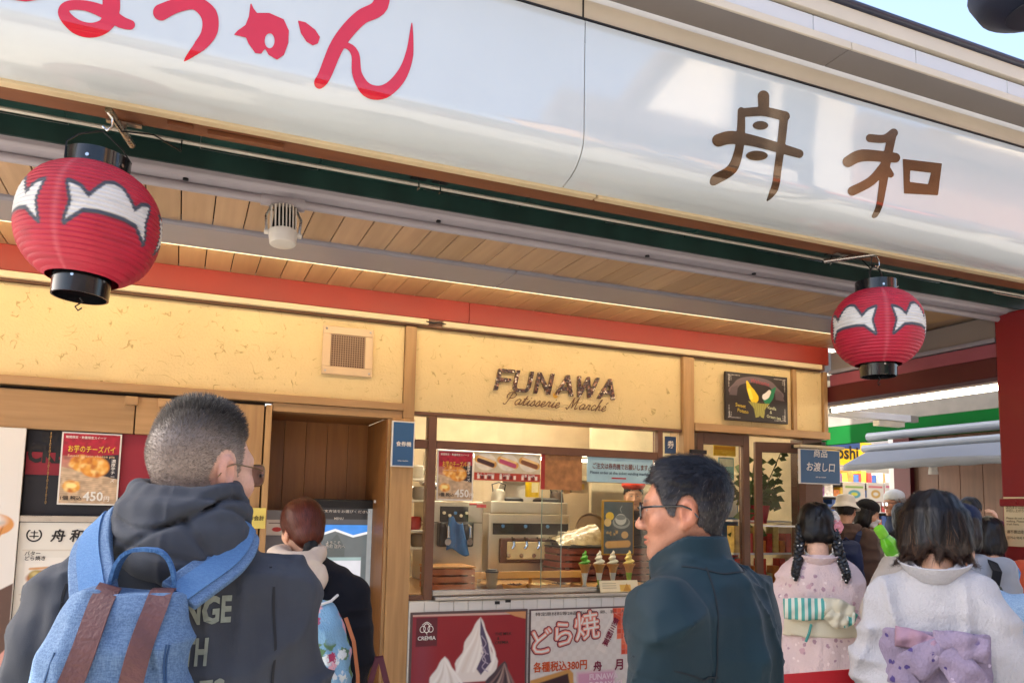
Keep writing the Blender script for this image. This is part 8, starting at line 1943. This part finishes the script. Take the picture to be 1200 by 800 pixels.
def rucksack(c, T, label, mat, name='backpack', shift=0., w=.15, strap=None, logo=None):
    t = thing(name, tuple(c.o.location), label, 'backpack', rz=c.o.rotation_euler.z)
    part('bag_body', lambda P: smax(loft(P, ((T - .86, shift, -.22, w * .9, .08), (T - .8, shift, -.23, w, .1), (T - .5, shift, -.22, w * .96, .1), (T - .4, shift, -.2, w * .75, .075), (T - .365, shift, -.18, w * .4, .04))), rbox(P, (shift, -.22, T - .61), (w, .1, .25), .05), .03) - folds(P, .008, 7, 5, 7, 5.) + .006 * np.exp(-((P[:, 2] - T + .62) / .007) ** 2), (shift - .25, -.4, T - .95), (shift + .25, -.06, T - .32), .011, mat, t)
    for x in (-1, 1): MB().ribbon([(x * .09, -.15, T - .42), (x * .115, -.12, T - .33), (x * .115, 0, T - .275), (x * .115, .1, T - .34), (x * .125, .1, T - .6)], .022, [(0, -1, .2), (x * .2, -.6, .8), (x * .2, 0, 1), (x * .2, 1, .4), (0, 1, 0)], .009).build('shoulder_strap', strap or mat, t, local=True)
    MB().tube([(shift - .03, -.19, T - .38), (shift, -.21, T - .345), (shift + .03, -.19, T - .38)], .007).build('top_handle', strap or mat, t, True, local=True)
    if logo is not None: MB().box(shift - .012, shift + .012, -.325, -.31, T - .55, T - .53).build('logo_patch', logo, t, local=True)
    return t
NAVY = fabric('bag_navy', '#182548', rough=.6); COATB = fabric('coat_brown', '#54423a'); COATK = fabric('coat_black', '#17171b'); COATN = fabric('coat_navy', '#1a2238')
c, T = crowd(984, 583, 7.0, 52, 55, 'person in a white bucket hat and brown hooded jacket in the side street', COATB, DARKCLOTH, '#2a2422', hat=('bucket', fabric('hat_white', '#c9c4bd')), base=992, seed=1., width=1.05, hoodlike=COATB)
rucksack(c, T, 'navy backpack with small white mark on the brown jacket', NAVY, shift=.02, logo=WHITEINK)
c, T = crowd(1012, 588, 7.3, 112, 132, 'person in a black knit cap and white face mask facing right in the side street', fabric('coat_taupe', '#6d6258'), DARKCLOTH, '#121113', hairstyle='bob', mask=True, base=1013, seed=2., pitch=-14, hat=('knit', fabric('cap_black', '#141419')))
c, T = crowd(1043, 576, 8.0, -62, -72, 'elderly person in a white cap and glasses facing left among the crowd', fabric('coat_midnight', '#1b2740'), DARKCLOTH, '#8d8a86', tone='#a5755c', hat=('knit', fabric('cap_white', '#c4c8ca')), specs=True, seed=3., base=1054)
c, T = crowd(1056, 590, 7.7, 40, 30, 'person with straight black hair and a black coat between the white cap and the bob', COATK, DARKCLOTH, '#0f0e10', hairstyle='long', seed=4., base=1058)
# the person holding a green tea bottle beside the white kimono
p_ = dist(1088, 690, 3.6); T = dist(1090, 598, 3.6).z
bc = Person((p_.x, p_.y), 35, 'person in a grey beige kimono coat raising a green tea bottle behind the white kimono', T, 20, head_off=(0, .05), pitch=-10, tone='#c99c80', scale=.95)
hb_ = dist(1050, 650, 3.3); inv = Matrix.Rotation(-bc.o.rotation_euler.z, 3, 'Z'); hl = inv @ (Vector((hb_.x, hb_.y, hb_.z)) - Vector((p_.x, p_.y, 0)))
arB = [((-.15, 0, T - .33), (hl.x - .06, hl.y - .02, hl.z - .24), (hl.x, hl.y, hl.z - .055)), ((.15, 0, T - .33), (.2, .02, T - .6), (.14, .18, T - .72))]
bc.body(.14, arB, hi=.006, curl=1.0)
f6 = lambda P: smin(smin(loft(P, ((.1, 0, 0, .19, .15), (1.0, 0, 0, .185, .14), (T - .5, 0, 0, .185, .14), (T - .36, 0, 0, .16, .11), (T - .26, 0, .01, .08, .08))), np.minimum(sleeve(P, arB[0], (.07, .08, .062)), sleeve(P, arB[1], (.07, .075, .07))), .05), ell(P, (arB[0][1][0] + .02, arB[0][1][1], arB[0][1][2] - .05), (.06, .1, .18)), .06) - folds(P, .008, 6, 6, 9, 2.)
part('kimono', f6, (-.6, -.5, .08), (.5, .5, T - .2), .012, fabric('kimono_taupe', '#a39a92', bump=.3), bc.o)
hfB = lambda P: (lambda q: np.maximum(smin(ell(q, (0, -.016, .034), (.088, .108, .098)), ell(q, (0, -.06, -.04), (.07, .06, .06)), .03), -cap(q, (0, .105, 0), (0, .12, -.25), .075, .075)))(bc.to_head(P)) * bc.k
hair_mass(bc, hfB, bc.hc - .18, bc.hc + .17, .007, '#1b1210', 2500, lambda P, g: (np.array((0, -.5, -1)) + g.normal(0, .25, P.shape)) @ bc.HR.T, .05, 3, .0012, 17, .005)
bc.legs(M('tabi_white', '#c9c6c2'), M('sandal_red', '#7d2c34'))
gb = thing('tea_bottle', tuple(hb_), 'bright green tea bottle held up beside the white kimono shoulder', 'bottle')
GB = M('bottle_green', '#5aa81e', .25, var=.25, vscale=25, coat=.6)
MB().lathe([(.001, -.09), (.03, -.09), (.033, -.08), (.033, .04), (.030, .06), (.018, .085), (.0145, .09), (.001, .09)], n=8).build('bottle_body', GB, gb, bevel=.003, local=True)
MB().lathe([(.001, .091), (.019, .091), (.019, .125), (.017, .128), (.001, .128)], n=24).build('bottle_cap', M('cap_green', '#6fb52a', .35), gb, True, local=True)
MB().lathe([(.0333, -.06), (.0338, -.06), (.0338, .02), (.0333, .02)], n=24).build('label', M('bottle_label', '#d9e6b8', .4, col2='#6aa52e', vscale=30), gb, True, local=True)
MB().sphere((-.015, -.031, .0), (.01, .004, .011), 10, 6).build('red_dot', REDINK, gb, local=True); MB().sphere((.012, -.031, -.045), (.012, .004, .014), 10, 6).build('dark_mark', INK, gb, local=True)
gb.rotation_euler = (R_(12), R_(-38), R_(-20)); gb.scale = (1.15, 1.15, 1.15)
# right of the white kimono
def wave_arms(T): return [((-.165, 0, T - .34), (-.215, 0, T - .63), (-.16, .17, T - .80)), ((.165, 0, T - .34), (.25, .12, T - .52), (.20, .22, T - .20))]
c, T = crowd(1133, 583, 6.6, -118, -110, 'person with black hair facing the camera with one hand raised near the pillar', fabric('coat_plum', '#4a2038'), DARKCLOTH, '#121114', tone='#cfa58d', arms=lambda T: [((-.165, 0, T - .34), (-.25, .1, T - .52), (-.22, .2, T - .22)), ((.165, 0, T - .34), (.215, 0, T - .63), (.16, .17, T - .80))], specs=True, seed=5., base=1139, pitch=-6)
c, T = crowd(1131, 596, 4.3, 42, 60, 'person in a navy cap carrying a green pack beside the white kimono', fabric('shirt_grey', '#8f9298'), DARKCLOTH, '#1b1a1c', hairstyle='bob', hat=('cap', fabric('cap_navy', '#18233f')), seed=6., base=1133, pitch=-12)
rucksack(c, T, 'dark green and charcoal backpack on the person in the navy cap', fabric('bag_green', '#3a4634', col2='#252a2c', vscale=3), w=.155, strap=COATK, logo=WHITEINK)
c, T = crowd(1158, 606, 4.9, 45, 40, 'person in an orange jacket next to the red pillar', fabric('jacket_orange', '#b8452c', col2='#c25636'), DENIM, '#171517', seed=7., base=1160, hairstyle='bob')
rucksack(c, T, 'bright blue patterned pack on the orange jacket', M('bag_blue_pattern', '#27508f', .6, col2='#6fa3c9', vscale=26, bump=.1), w=.13, shift=.02)
p_ = dist(1186, 740, 3.3); c, T = crowd(1112, 622, 3.4, 48, 40, 'person in a pale denim coat half hidden behind the white kimono sleeve', DENIM, DENIM, '#151416', hairstyle='short', seed=8., base=1146, width=1.0, off=(-.12, .04))
# shop worker in an orange red cap behind the window
c, T = crowd(739, 565, 7.0, 200, 205, 'shop worker in an orange red cap behind the framed picture', fabric('uniform_black', '#1c1c20'), DARKCLOTH, '#191616', hat=('beret', fabric('cap_orange', '#c23a22')), tone='#d3a488', seed=9., base=741, specs=False)
